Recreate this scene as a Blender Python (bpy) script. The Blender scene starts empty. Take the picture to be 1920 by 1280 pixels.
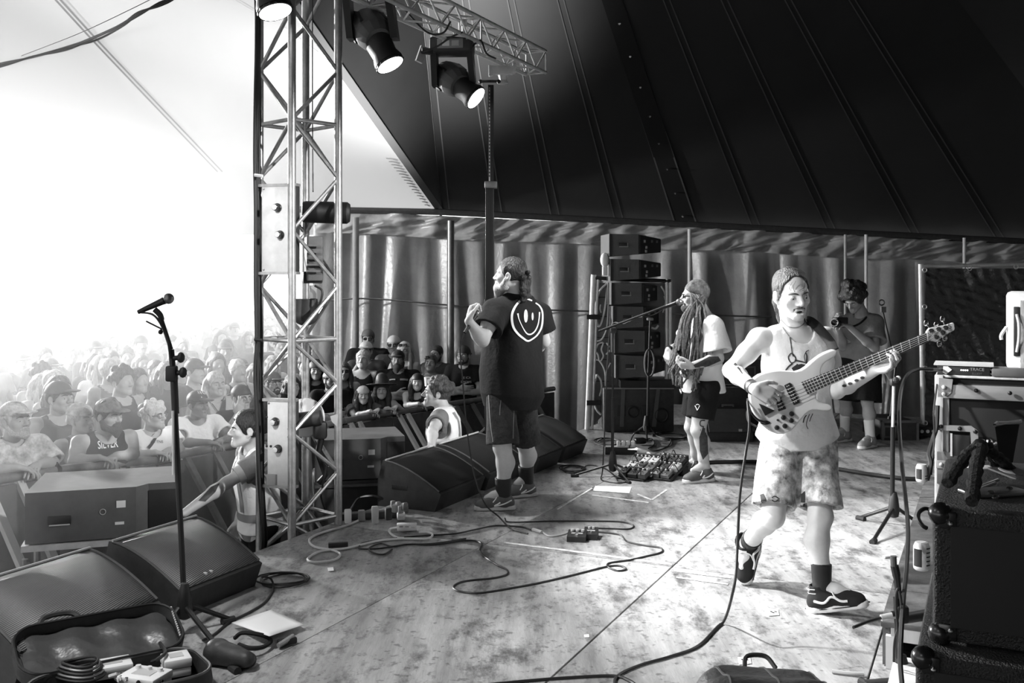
import bpy, bmesh, math, random
import numpy as np
from mathutils import Vector, Matrix
from mathutils.bvhtree import BVHTree
random.seed(7); RNG = np.random.default_rng(7)
C = bpy.context.scene.collection
SC = bpy.context.scene
# ------------------------------------------------------------------ camera
F = 1900.0; CAMH = 1.67; HZ = 520.0
cam = bpy.data.cameras.new('camera'); cam.sensor_width = 36; cam.lens = 36*F/1920
cam.shift_y = -(640-HZ)/1920; cam.clip_end = 300; cam.clip_start = .05
co = bpy.data.objects.new('camera', cam); C.objects.link(co)
co.location = (0, 0, CAMH); co.rotation_euler = (math.pi/2, 0, 0); SC.camera = co
# ------------------------------------------------------------------ exposure, world
vs = SC.view_settings; vs.view_transform = 'Standard'; vs.look = 'None'; vs.gamma = 1; vs.use_curve_mapping = False
vs.exposure = 0.0
W = bpy.data.worlds.new('overcast_sky'); SC.world = W; W.use_nodes = True
bg = W.node_tree.nodes['Background']; bg.inputs[0].default_value = (1, 1, 1, 1); bg.inputs[1].default_value = 3.4
SC.cycles.max_bounces = 6; SC.cycles.diffuse_bounces = 3; SC.cycles.glossy_bounces = 3
SC.cycles.transmission_bounces = 4; SC.cycles.transparent_max_bounces = 6; SC.cycles.volume_bounces = 2
SC.cycles.caustics_reflective = False; SC.cycles.caustics_refractive = False
# ------------------------------------------------------------------ frames
def V3(*a): return np.array(a, float)
U = V3(.425, .905, 0); VV = V3(.905, -.425, 0); P0 = V3(-1.57, 6.126, 0)
def S(u, v, z=0): return P0 + u*U + v*VV + V3(0, 0, z)          # stage frame: u along the front edge, v upstage
def P(px, py, Y): return V3((px-960)/F*Y, Y, CAMH-(py-HZ)/F*Y)   # point on a sight line at distance Y
def G(px, py, z=0):
    Y = (CAMH-z)*F/(py-HZ); return V3((px-960)/F*Y, Y, z)
def nrm(a): a = np.asarray(a, float); return a/(np.linalg.norm(a)+1e-12)
def spot(name, loc, to, power, size=60, blend=.4, radius=.09):
    l = bpy.data.lights.new(name, 'SPOT'); l.energy = power; l.spot_size = math.radians(size); l.spot_blend = blend; l.shadow_soft_size = radius
    o = bpy.data.objects.new(name, l); C.objects.link(o); o.location = loc
    o.rotation_euler = Vector(np.asarray(to)-np.asarray(loc)).to_track_quat('-Z', 'Y').to_euler(); return o
def area(name, loc, to, power, sx, sy):
    l = bpy.data.lights.new(name, 'AREA'); l.shape = 'RECTANGLE'; l.size = sx; l.size_y = sy; l.energy = power
    o = bpy.data.objects.new(name, l); C.objects.link(o); o.location = loc
    o.rotation_euler = Vector(np.asarray(to)-np.asarray(loc)).to_track_quat('-Z', 'Y').to_euler(); return o
# lamps: three moving heads seen on the front truss, more of the rig beyond the frame, and added fills
LENS = [P(515, 18, 6.3), P(730, 118, 7.5), P(890, 182, 8.73)]
AIM = [S(.8, 3.0, .9), S(1.9, 2.2, .6), S(3.3, 2.2, .6)]
spot('head_light_1', LENS[0]+.12*nrm(AIM[0]-LENS[0]), AIM[0], 1900, 54, .7, .1)
spot('head_light_2', LENS[1]+.12*nrm(AIM[1]-LENS[1]), AIM[1], 400, 58, .7, .1)
spot('head_light_3', LENS[2]+.12*nrm(AIM[2]-LENS[2]), AIM[2], 620, 62, .7, .1)
spot('rig_light_near', S(-3.4, .2, 3.6), S(.6, 3.3, 1.0), 950, 50, .7, .15)
spot('bag_fill', S(-3.0, .6, 3.6), S(-1.75, 1.35, 0), 420, 50, .8, .15)  # added fill, unseen: brightens the bag and floor at front left
spot('tower_box_fill', S(-3.6, .7, 3.6), S(.4, -.3, 1.5), 800, 24, .6, .1)  # no such lamp seen; added to whiten the tower's panel boxes
spot('back_rig_1', S(2.6, 6.4, 3.7), S(2.5, -.6, 1.25), 2200, 26, .6, .12)
spot('back_rig_2', S(.2, 6.0, 3.7), S(.25, -.4, 1.45), 1800, 24, .6, .12)
spot('back_rig_3', S(4.5, 6.2, 3.7), S(1.6, 3.0, .8), 200, 60, .8, .12)
spot('haze_backlight', V3(-10, 24, 3.3), S(2.5, 2.0, 1.2), 2500, 60, .5, .25)  # unseen lamp added to brighten the haze and rim the crowd
spot('front_of_house_2', V3(-14.5, 17.5, 3.9), S(1.6, 2.6, .9), 28000, 36, .5, .2)
spot('side_wall_fill', V3(-12, 11, 3.2), V3(1.0, 16, .7), 7000, 46, .7, .25)  # added fill standing in for daylight and haze glow on the side wall
spot('haze_fill_1', V3(-17, 30, 3.2), V3(-4.5, 10, .3), 3000, 70, .6, .3)  # added behind the crowd, like the next one, to whiten the haze
spot('haze_fill_2', V3(-8, 30, 3.0), V3(-3, 10, .3), 1600, 60, .6, .3)  # second unseen lamp added for the bright haze
spot('roof_fill', V3(-1.0, 11.3, 1.0), P(735, 200, 12.3), 2000, 80, 1., .3)  # made-up uplight: gives the dark roof its grey glow near the pale canvas
area('rig_wash', S(-5.5, 2.2, 3.4), S(1.2, 2.4, .9), 15, 1.2, .6)
# ------------------------------------------------------------------ materials (all grey: the place is shown in black and white)
MATS = {}
def mat(name, v, rough=.6, metal=0., spec=.5, noise=0., nscale=8., bump=0., bscale=40., emit=0., trans=0., dark=None, alpha=None, coords='Object', stretch=None, sheen=0.):
    if name in MATS: return MATS[name]
    m = bpy.data.materials.new(name); m.use_nodes = True; nt = m.node_tree; N = nt.nodes; L = nt.links
    b = N['Principled BSDF']; b.inputs['Base Color'].default_value = (v, v, v, 1); b.inputs['Roughness'].default_value = rough
    b.inputs['Metallic'].default_value = metal; b.inputs['Specular IOR Level'].default_value = spec
    tc = None
    def vec():
        t = N.new('ShaderNodeTexCoord'); o = t.outputs[coords]
        if stretch:
            mp = N.new('ShaderNodeMapping'); mp.inputs['Scale'].default_value = stretch; L.new(o, mp.inputs[0]); o = mp.outputs[0]
        return o
    if noise or bump: tc = vec()
    if noise:
        n = N.new('ShaderNodeTexNoise'); n.inputs['Scale'].default_value = nscale; n.inputs['Detail'].default_value = 6; n.inputs['Roughness'].default_value = .65
        L.new(tc, n.inputs['Vector']); r = N.new('ShaderNodeMapRange'); r.inputs['From Min'].default_value = .3; r.inputs['From Max'].default_value = .7
        lo = max(v*(1-noise), 0) if dark is None else dark
        r.inputs['To Min'].default_value = lo; r.inputs['To Max'].default_value = min(v*(1+noise), 1)
        L.new(n.outputs[0], r.inputs[0]); L.new(r.outputs[0], b.inputs['Base Color'])
    if bump:
        n2 = N.new('ShaderNodeTexNoise'); n2.inputs['Scale'].default_value = bscale; n2.inputs['Detail'].default_value = 4
        L.new(tc, n2.inputs['Vector']); bp = N.new('ShaderNodeBump'); bp.inputs['Strength'].default_value = bump; bp.inputs['Distance'].default_value = .02
        L.new(n2.outputs[0], bp.inputs['Height']); L.new(bp.outputs[0], b.inputs['Normal'])
    if emit: b.inputs['Emission Color'].default_value = (1, 1, 1, 1); b.inputs['Emission Strength'].default_value = emit
    if sheen: b.inputs['Sheen Weight'].default_value = sheen
    if trans:
        out = N['Material Output']; t = N.new('ShaderNodeBsdfTranslucent'); t.inputs[0].default_value = (trans, trans, trans, 1)
        mx = N.new('ShaderNodeMixShader'); mx.inputs[0].default_value = .5; L.new(b.outputs[0], mx.inputs[1]); L.new(t.outputs[0], mx.inputs[2]); L.new(mx.outputs[0], out.inputs[0])
    MATS[name] = m; return m
mat('black', .012, .55, noise=.3); mat('black_gloss', .01, .25); mat('black_matte', .01, .9); mat('dark_metal', .03, .4, .6)
mat('dark', .035, .6, noise=.3, nscale=20); mat('grey_dark', .09, .6, noise=.2); mat('grey', .25, .6, noise=.15); mat('light_grey', .5, .6, noise=.1)
mat('white', .8, .5); mat('off_white', .7, .55, noise=.06); mat('alu', .68, .35, .35, noise=.15, nscale=15); mat('chrome', .8, .15, 1.)
mat('steel_dark', .22, .4, .8, noise=.2); mat('rubber', .02, .75)
mat('skin', .50, .5, spec=.4, noise=.06, nscale=30, bump=.03, bscale=220); mat('skin_mid', .36, .5, noise=.08, nscale=30, bump=.03, bscale=220)
mat('skin_pale', .66, .5, noise=.05, nscale=30, bump=.03, bscale=220); mat('skin_deep', .17, .45, noise=.08, nscale=30)
mat('lip', .2, .45); mat('eye_white', .7, .2); mat('iris', .02, .15); mat('brow', .03, .8)
mat('tee_black', .012, .9, spec=.2, noise=.2, bump=.25, bscale=35); mat('tee_white', .82, .8, noise=.04, bump=.3, bscale=30); mat('tee_grey', .2, .85, noise=.15, bump=.3, bscale=30)
mat('tee_mid', .45, .85, noise=.1, bump=.3, bscale=30); mat('denim', .035, .85, spec=.2, noise=.4, nscale=25, bump=.3, bscale=60); mat('short_black', .01, .9, spec=.2, bump=.2)
mat('tie_dye', .66, .8, noise=.3, nscale=19, dark=.04, bump=.25, bscale=30); mat('camo', .55, .85, noise=.4, nscale=14, dark=.18)
mat('wrap', .10, .75, noise=.9, nscale=22, dark=.01); mat('plaid', .2, .85, noise=.5, nscale=20); mat('hair_dark', .018, .45, noise=.6, nscale=60, bump=.8, bscale=120, stretch=(1, 1, .25)); mat('hair_mid', .07, .5, noise=.6, nscale=60, bump=.8, bscale=120, stretch=(1, 1, .25))
mat('hair_light', .5, .5, noise=.4, nscale=60, bump=.7, bscale=120, stretch=(1, 1, .25)); mat('dread', .16, .7, noise=.7, nscale=60, bump=.6, bscale=150)
mat('stubble', .10, .8, noise=.5, nscale=150); mat('beard', .06, .8, noise=.6, nscale=150, bump=.6, bscale=200); mat('beard_light', .45, .8, noise=.4, nscale=150, bump=.6, bscale=200)
mat('ink', .035, .6, noise=.6, nscale=40); mat('print_white', .85, .7); mat('print_dark', .03, .7)
mat('hi_vis', .9, .7, noise=.05, bump=.2); mat('reflective', .3, .4); mat('paper', .9, .8); mat('cable_black', .015, .5); mat('cable_white', .8, .45)
mat('lens_glow', 1, .3, emit=9.); mat('led', 1, .3, emit=5.)
mat('bass_white', .6, .22, spec=.6); mat('fretboard', .03, .5, noise=.4, nscale=60, stretch=(1, 1, 6)); mat('gold', .35, .3, .8)
mat('tolex', .014, .5, noise=.4, nscale=90, bump=.8, bscale=160); mat('wood_light', .5, .6, noise=.25, nscale=12, stretch=(1, 1, .15), bump=.1); mat('wood_dark', .12, .6, noise=.5, nscale=9, stretch=(.4, 3, 3))
mat('panel_white', .72, .5, noise=.12, nscale=10)
# ------------------------------------------------------------------ mesh builder
class M:
    def __init__(s): s.v = []; s.f = []; s.mi = []
    def add(s, v, f, mi=0):
        o = len(s.v); s.v += [tuple(map(float, p)) for p in v]; s.f += [tuple(i+o for i in q) for q in f]; s.mi += [mi]*len(f); return s
    def box(s, c, d, R=None, bev=0., mi=0):
        bm = bmesh.new(); bmesh.ops.create_cube(bm, size=1)
        for q in bm.verts: q.co = Vector((q.co.x*d[0], q.co.y*d[1], q.co.z*d[2]))
        if bev: bmesh.ops.bevel(bm, geom=bm.edges[:], offset=min(bev, .45*min(d)), segments=2, affect='EDGES', profile=.5)
        bm.verts.index_update()
        vs_ = np.array([q.co[:] for q in bm.verts]); R = np.eye(3) if R is None else np.asarray(R)
        s.add(vs_ @ R.T + np.asarray(c), [[q.index for q in f.verts] for f in bm.faces], mi); bm.free(); return s
    def hexa(s, b4, t4, mi=0):       # 4 bottom + 4 top points
        return s.add(list(b4)+list(t4), [(3, 2, 1, 0), (4, 5, 6, 7), (0, 1, 5, 4), (1, 2, 6, 5), (2, 3, 7, 6), (3, 0, 4, 7)], mi)
    def cyl(s, a, b, r, r2=None, n=12, mi=0):
        a = np.asarray(a, float); b = np.asarray(b, float); r2 = r if r2 is None else r2
        d = nrm(b-a); x = nrm(np.cross(d, [0, 0, 1] if abs(d[2]) < .9 else [1, 0, 0])); y = np.cross(d, x)
        ang = np.linspace(0, 2*math.pi, n, endpoint=False); ring = np.cos(ang)[:, None]*x+np.sin(ang)[:, None]*y
        v = np.vstack([a+ring*r, b+ring*r2]); f = [(i, (i+1) % n, n+(i+1) % n, n+i) for i in range(n)]
        f += [tuple(range(n))[::-1], tuple(range(n, 2*n))]; return s.add(v, f, mi)
    def tube(s, pts, r, n=8, closed=False, mi=0):
        pts = np.asarray(pts, float); m = len(pts); rr = np.broadcast_to(np.asarray(r, float), (m,))
        T = np.gradient(pts, axis=0) if not closed else np.roll(pts, -1, 0)-np.roll(pts, 1, 0)
        T = np.array([nrm(t) for t in T]); x = nrm(np.cross(T[0], [0, 0, 1] if abs(T[0][2]) < .9 else [1, 0, 0])); v = []
        ang = np.linspace(0, 2*math.pi, n, endpoint=False)
        for i in range(m):
            x = nrm(x-np.dot(x, T[i])*T[i]); y = np.cross(T[i], x)
            v.append(pts[i]+rr[i]*(np.cos(ang)[:, None]*x+np.sin(ang)[:, None]*y))
        v = np.vstack(v); f = []
        for i in range(m if closed else m-1):
            j = (i+1) % m
            for k in range(n): f.append((i*n+k, i*n+(k+1) % n, j*n+(k+1) % n, j*n+k))
        if not closed: f += [tuple(range(n))[::-1], tuple(range((m-1)*n, m*n))]
        return s.add(v, f, mi)
    def lathe(s, prof, c, ax=(0, 0, 1), n=20, mi=0):   # prof: (radius, height)
        d = nrm(ax); x = nrm(np.cross(d, [0, 0, 1] if abs(d[2]) < .9 else [1, 0, 0])); y = np.cross(d, x); c = np.asarray(c, float)
        ang = np.linspace(0, 2*math.pi, n, endpoint=False); ring = np.cos(ang)[:, None]*x+np.sin(ang)[:, None]*y
        v = np.vstack([c+d*h+ring*r for r, h in prof]); f = []
        for i in range(len(prof)-1):
            for k in range(n): f.append((i*n+k, i*n+(k+1) % n, (i+1)*n+(k+1) % n, (i+1)*n+k))
        if prof[0][0] > 1e-5: f.append(tuple(range(n))[::-1])
        if prof[-1][0] > 1e-5: f.append(tuple(range((len(prof)-1)*n, len(prof)*n)))
        return s.add(v, f, mi)
    def ball(s, c, r, R=None, n=12, mi=0):
        r = np.broadcast_to(np.asarray(r, float), (3,)); R = np.eye(3) if R is None else np.asarray(R); v = []; m = n//2
        for i in range(m+1):
            t = math.pi*i/m
            for k in range(n): p = 2*math.pi*k/n; v.append((math.sin(t)*math.cos(p), math.sin(t)*math.sin(p), math.cos(t)))
        f = [(i*n+k, (i+1)*n+k, (i+1)*n+(k+1) % n, i*n+(k+1) % n) for i in range(m) for k in range(n)]
        return s.add((np.array(v)*r) @ R.T+np.asarray(c), f, mi)
    def prism(s, poly, off, mi=0):     # planar outline (3d points) extruded by vector off
        poly = [np.asarray(p, float) for p in poly]; n = len(poly); off = np.asarray(off, float)
        f = [tuple(range(n))[::-1], tuple(range(n, 2*n))]+[(i, (i+1) % n, n+(i+1) % n, n+i) for i in range(n)]
        return s.add(poly+[p+off for p in poly], f, mi)
    def build(s, name, mats, parent=None, sharp=.6):
        return link_mesh(name, np.array(s.v, float), s.f, mats, parent, sharp, s.mi)
WLOC = {}
def link_mesh(name, v, f, mats, parent=None, sharp=.6, mi=None):
    off = WLOC.get(parent.as_pointer(), V3(0, 0, 0)) if parent is not None else V3(0, 0, 0)
    v = np.asarray(v, float)
    if parent is None: off = V3(v[:, 0].mean(), v[:, 1].mean(), v[:, 2].min())
    me = bpy.data.meshes.new(name); me.from_pydata((v-off).tolist(), [], [list(q) for q in f])
    if not isinstance(mats, (list, tuple)): mats = [mats]
    for m in mats: me.materials.append(MATS[m] if isinstance(m, str) else m)
    if mi is not None and len(mats) > 1: me.polygons.foreach_set('material_index', mi)
    me.validate(); bm = bmesh.new(); bm.from_mesh(me); bmesh.ops.recalc_face_normals(bm, faces=bm.faces); bm.to_mesh(me); bm.free()
    me.shade_smooth()
    if sharp: me.set_sharp_from_angle(angle=sharp)
    o = bpy.data.objects.new(name, me); C.objects.link(o)
    if parent is not None: o.parent = parent
    else: o.location = off
    WLOC[o.as_pointer()] = off
    return o
KEEP = []
def tag(o, label, cat, group=None, kind=None):
    if label: o['label'] = label
    if cat: o['category'] = cat
    if group: o['group'] = group
    if kind: o['kind'] = kind
    return o
def thing(name, label, cat, loc, group=None):
    o = bpy.data.objects.new(name, None); C.objects.link(o); o.location = tuple(map(float, loc)); o.empty_display_size = .1
    WLOC[o.as_pointer()] = np.asarray(loc, float); KEEP.append(o); return tag(o, label, cat, group)
def struct(o): o['kind'] = 'structure'; return o
def bez(pts, n=8):           # Catmull-Rom through points
    p = np.asarray(pts, float); p = np.vstack([2*p[0]-p[1], p, 2*p[-1]-p[-2]]); out = []
    for i in range(1, len(p)-2):
        for k in range(n):
            t = k/n; a, b, c, d = p[i-1], p[i], p[i+1], p[i+2]
            out.append(.5*((2*b)+(c-a)*t+(2*a-5*b+4*c-d)*t*t+(3*b-a-3*c+d)*t**3))
    out.append(p[-2]); return np.array(out)
def rotz(a): c, s = math.cos(a), math.sin(a); return np.array([[c, -s, 0], [s, c, 0], [0, 0, 1]])
def frame(f, u=(0, 0, 1)):   # columns right, forward, up
    f = nrm(f); r = nrm(np.cross(f, u)); return np.column_stack([r, f, np.cross(r, f)])
RS = np.column_stack([VV, U, [0, 0, 1]])      # stage-aligned axes: x=v (upstage), y=u
def text_mesh(txt, size, bold=0):   # (verts 2d, faces) of a word, centred
    cu = bpy.data.curves.new('w', 'FONT'); cu.body = txt; cu.size = size; cu.align_x = 'CENTER'; cu.align_y = 'CENTER'; cu.offset = bold; cu.resolution_u = 3
    o = bpy.data.objects.new('w', cu); me = bpy.data.meshes.new_from_object(o)
    v = np.array([p.co[:2] for p in me.vertices]); f = [tuple(p.vertices) for p in me.polygons]
    bpy.data.objects.remove(o); bpy.data.curves.remove(cu); bpy.data.meshes.remove(me); return v, f
def word(name, txt, size, c, R, m, parent, bold=0, sx=1., thick=.001):   # flat lettering at c, R columns: right, up, normal
    v, f = text_mesh(txt, size, bold); R = np.asarray(R, float); c = np.asarray(c, float)
    p = c+np.outer(v[:, 0]*sx, R[:, 0])+np.outer(v[:, 1], R[:, 1])+R[:, 2]*thick
    return link_mesh(name, p, f, m, parent, sharp=0)
# ------------------------------------------------------------------ figures: one continuous surface from blended tapered volumes
class SDF:
    def __init__(s): s.p = []
    def cap(s, a, b, ra, rb=None, k=.02, sub=False): s.p.append(('c', np.asarray(a, float), np.asarray(b, float), ra, ra if rb is None else rb, k, sub)); return s
    def fru(s, a, b, ra, rb, k=.02, sub=False): s.p.append(('f', np.asarray(a, float), np.asarray(b, float), ra, rb, k, sub)); return s   # flat end at b
    def chain(s, pts, rs, k=.02):
        for i in range(len(pts)-1): s.cap(pts[i], pts[i+1], rs[i], rs[i+1], k)
        return s
    def ell(s, c, r, R=None, k=.02, sub=False): s.p.append(('e', np.asarray(c, float), np.asarray(r, float), np.eye(3) if R is None else np.asarray(R), None, k, sub)); return s
    def tor(s, T, prof, off=0., k=.02, zr=(0, 1), sub=False): s.p.append(('t', T, [(z, w+off, d+off, y) for z, w, d, y in prof], zr, None, k, sub)); return s
    def plane(s, p, n): s.p.append(('p', np.asarray(p, float), nrm(n), None, None, 0, None)); return s       # keep the side opposite n
    def bounds(s):
        lo = []; hi = []
        for q in s.p:
            if q[6] or q[0] == 'p': continue
            a, b = s.bb(q); lo.append(a); hi.append(b)
        return np.min(lo, 0), np.max(hi, 0)
    def bb(s, q):
        if q[0] in 'cf':
            r = max(q[3], q[4]); return np.minimum(q[1], q[2])-r, np.maximum(q[1], q[2])+r
        if q[0] == 'e': m = np.abs(q[3]) @ q[2]; return q[1]-m, q[1]+m
        T, pr = q[1], q[2]; r = max(max(w, d) for _, w, d, _ in pr)+max(abs(y) for *_, y in pr); a, b = T['o'], T['o']+T['up']*T['L']
        return np.minimum(a, b)-r, np.maximum(a, b)+r
    def mesh(s, h, wr=0., wf=28., seed=0):
        lo, hi = s.bounds(); lo = lo-3*h-wr; hi = hi+3*h+wr
        n = np.ceil((hi-lo)/h).astype(int)+1
        ax = [(lo[i]+np.arange(n[i])*h).astype(np.float32) for i in range(3)]
        D = np.full(n, .5, np.float32)
        for q in s.p:
            if q[0] == 'p':
                a = [ax[i]*q[2][i] for i in range(3)]; d = a[0][:, None, None]+a[1][None, :, None]+a[2][None, None, :]-np.float32(q[1] @ q[2]); np.maximum(D, d, out=D); continue
            k = q[5]; a, b = s.bb(q); mg = k+2.5*h
            i0 = np.maximum(np.floor((a-mg-lo)/h).astype(int), 0); i1 = np.minimum(np.ceil((b+mg-lo)/h).astype(int)+1, n)
            if np.any(i1 <= i0): continue
            sl = tuple(slice(i0[i], i1[i]) for i in range(3)); X, Y, Z = ax[0][sl[0]][:, None, None], ax[1][sl[1]][None, :, None], ax[2][sl[2]][None, None, :]
            if q[0] == 'c':
                A, B = q[1], q[2]; d_ = B-A; l2 = float(d_ @ d_)+1e-9; x, y, z = X-A[0], Y-A[1], Z-A[2]
                t = np.clip((x*d_[0]+y*d_[1]+z*d_[2])/l2, 0, 1); x = x-t*d_[0]; y = y-t*d_[1]; z = z-t*d_[2]
                d = np.sqrt(x*x+y*y+z*z)-(q[3]+(q[4]-q[3])*t)
            elif q[0] == 'f':
                A, B = q[1], q[2]; d_ = B-A; L = np.linalg.norm(d_); x, y, z = X-A[0], Y-A[1], Z-A[2]
                t = (x*d_[0]+y*d_[1]+z*d_[2])/(L*L); tc = np.maximum(t, 0); x = x-tc*d_[0]; y = y-tc*d_[1]; z = z-tc*d_[2]
                d = np.maximum(np.sqrt(x*x+y*y+z*z)-(q[3]+(q[4]-q[3])*np.minimum(tc, 1.2)), (t-1)*L)
            elif q[0] == 'e':
                Rm = q[3]; x, y, z = X-q[1][0], Y-q[1][1], Z-q[1][2]; k0 = 0; k1 = 0
                for i in range(3):
                    w = (x*Rm[0, i]+y*Rm[1, i]+z*Rm[2, i])/q[2][i]; k0 = k0+w*w; k1 = k1+(w/q[2][i])**2
                k0 = np.sqrt(k0); d = k0*(k0-1)/np.sqrt(k1+1e-9)
            else:
                T, pr, zr = q[1], q[2], q[3]; x, y, z = X-T['o'][0], Y-T['o'][1], Z-T['o'][2]; u = T['up']; t = (x*u[0]+y*u[1]+z*u[2])/T['L']
                tc = np.clip(t, 0, 1); zs = [p[0] for p in pr]
                w = np.interp(tc, zs, [p[1] for p in pr]).astype(np.float32); dp = np.interp(tc, zs, [p[2] for p in pr]).astype(np.float32); sh = np.interp(tc, zs, [p[3] for p in pr]).astype(np.float32)
                l0, l1 = T['lat0'], T['lat1']; lx = l0[0]+(l1[0]-l0[0])*tc; ly = l0[1]+(l1[1]-l0[1])*tc; lz = l0[2]+(l1[2]-l0[2])*tc; il = 1/np.sqrt(lx*lx+ly*ly+lz*lz); lx, ly, lz = lx*il, ly*il, lz*il
                fx, fy, fz = u[1]*lz-u[2]*ly, u[2]*lx-u[0]*lz, u[0]*ly-u[1]*lx
                a_ = x*lx+y*ly+z*lz; b_ = x*fx+y*fy+z*fz-sh
                e = np.sqrt(np.sqrt((a_/w)**4+(b_/dp)**4)*.6+.4*((a_/w)**2+(b_/dp)**2)); d = (e-1)*np.minimum(w, dp)
                d = np.maximum(d, np.maximum((zr[0]-t), (t-zr[1]))*T['L'])
            d = d.astype(np.float32); o = D[sl]
            if q[6]:
                d = -d
                if k > 0: m = np.clip(.5+.5*(d-o)/k, 0, 1); D[sl] = o*(1-m)+d*m+k*m*(1-m)
                else: D[sl] = np.maximum(o, d)
            else:
                m = np.clip(.5+.5*(o-d)/k, 0, 1); D[sl] = o*(1-m)+d*m-k*m*(1-m)
        if wr:
            rg = np.random.default_rng(seed)
            for f_ in (1, 1.7, .6):
                ph = rg.uniform(0, 6, 3); fr = wf*f_*rg.uniform(.6, 1.3, 3)
                D += np.float32(wr/f_)*np.sin(ax[0]*fr[0]+ph[0])[:, None, None]*np.sin(ax[1]*fr[1]+ph[1])[None, :, None]*np.sin(ax[2]*fr[2]*.55+ph[2])[None, None, :]
        return surfnet(D, lo, h)
CORN = np.array([[0, 0, 0], [1, 0, 0], [0, 1, 0], [1, 1, 0], [0, 0, 1], [1, 0, 1], [0, 1, 1], [1, 1, 1]])
EDG = [(0, 1), (2, 3), (4, 5), (6, 7), (0, 2), (1, 3), (4, 6), (5, 7), (0, 4), (1, 5), (2, 6), (3, 7)]
def surfnet(D, lo, h):
    Sg = D < 0; n = np.array(D.shape)
    vw = [Sg[c[0]:n[0]-1+c[0], c[1]:n[1]-1+c[1], c[2]:n[2]-1+c[2]] for c in CORN]
    an = vw[0].copy(); al = vw[0].copy()
    for w in vw[1:]: an |= w; al &= w
    idx = np.argwhere(an & ~al); vals = np.stack([D[idx[:, 0]+c[0], idx[:, 1]+c[1], idx[:, 2]+c[2]] for c in CORN], 1)
    acc = np.zeros((len(idx), 3)); cnt = np.zeros(len(idx))
    for a, b in EDG:
        cr = (vals[:, a] < 0) != (vals[:, b] < 0); dv = vals[:, a]-vals[:, b]; t = np.where(cr, vals[:, a]/np.where(dv == 0, 1, dv), 0)
        acc += np.where(cr[:, None], CORN[a]+t[:, None]*(CORN[b]-CORN[a]), 0); cnt += cr
    v = lo+(idx+acc/cnt[:, None])*h; mp = np.full(n-1, -1, np.int32); mp[tuple(idx.T)] = np.arange(len(idx)); quads = []
    for A in range(3):
        B, Cc = (A+1) % 3, (A+2) % 3; s0 = [slice(None)]*3; s1 = [slice(None)]*3; s0[A] = slice(0, -1); s1[A] = slice(1, None)
        a = Sg[tuple(s0)]; b = Sg[tuple(s1)]; e = np.argwhere(a != b); ok = (e[:, B] > 0) & (e[:, Cc] > 0) & (e[:, B] < n[B]-1) & (e[:, Cc] < n[Cc]-1); e = e[ok]; ins = a[tuple(e.T)]
        def cell(db, dc): q = e.copy(); q[:, B] -= db; q[:, Cc] -= dc; return mp[tuple(q.T)]
        q = np.stack([cell(1, 1), cell(0, 1), cell(0, 0), cell(1, 0)], 1); q[~ins] = q[~ins][:, ::-1]; quads.append(q)
    return v, np.vstack(quads)
def fast_mesh(name, v, q, mats, parent, mi=None, off=None):
    off = WLOC[parent.as_pointer()] if off is None else off; me = bpy.data.meshes.new(name); nq = len(q)
    me.vertices.add(len(v)); me.vertices.foreach_set('co', (v-off).astype(np.float32).ravel()); me.loops.add(nq*4); me.loops.foreach_set('vertex_index', q.astype(np.int32).ravel())
    me.polygons.add(nq); me.polygons.foreach_set('loop_start', np.arange(0, nq*4, 4, dtype=np.int32)); me.polygons.foreach_set('loop_total', np.full(nq, 4, np.int32))
    for m in (mats if isinstance(mats, (list, tuple)) else [mats]): me.materials.append(MATS[m])
    if mi is not None: me.polygons.foreach_set('material_index', mi.astype(np.int32))
    me.update(calc_edges=True); me.validate(); me.shade_smooth()
    o = bpy.data.objects.new(name, me); C.objects.link(o); o.parent = parent; WLOC[o.as_pointer()] = off; return o
PROF = [(0, .10, .085, 0), (.12, .168, .115, -.005), (.30, .148, .105, 0), (.5, .150, .112, .008), (.72, .168, .122, .012), (.86, .160, .105, .0), (.95, .10, .075, -.005), (1, .06, .058, -.005)]
def torso_frame(J):
    o = (J['hl']+J['hr'])/2-nrm(J['neck']-(J['hl']+J['hr'])/2)*.085; up = J['neck']-o; L = np.linalg.norm(up); up = up/L
    def orth(v): v = v-up*(v @ up); return nrm(v)
    return dict(o=o, up=up, L=L, lat0=orth(J['hr']-J['hl']), lat1=orth(J['sr']-J['sl']))
def head_frame(J): return frame(J['hf'], J.get('hu', (0, 0, 1)))
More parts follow.
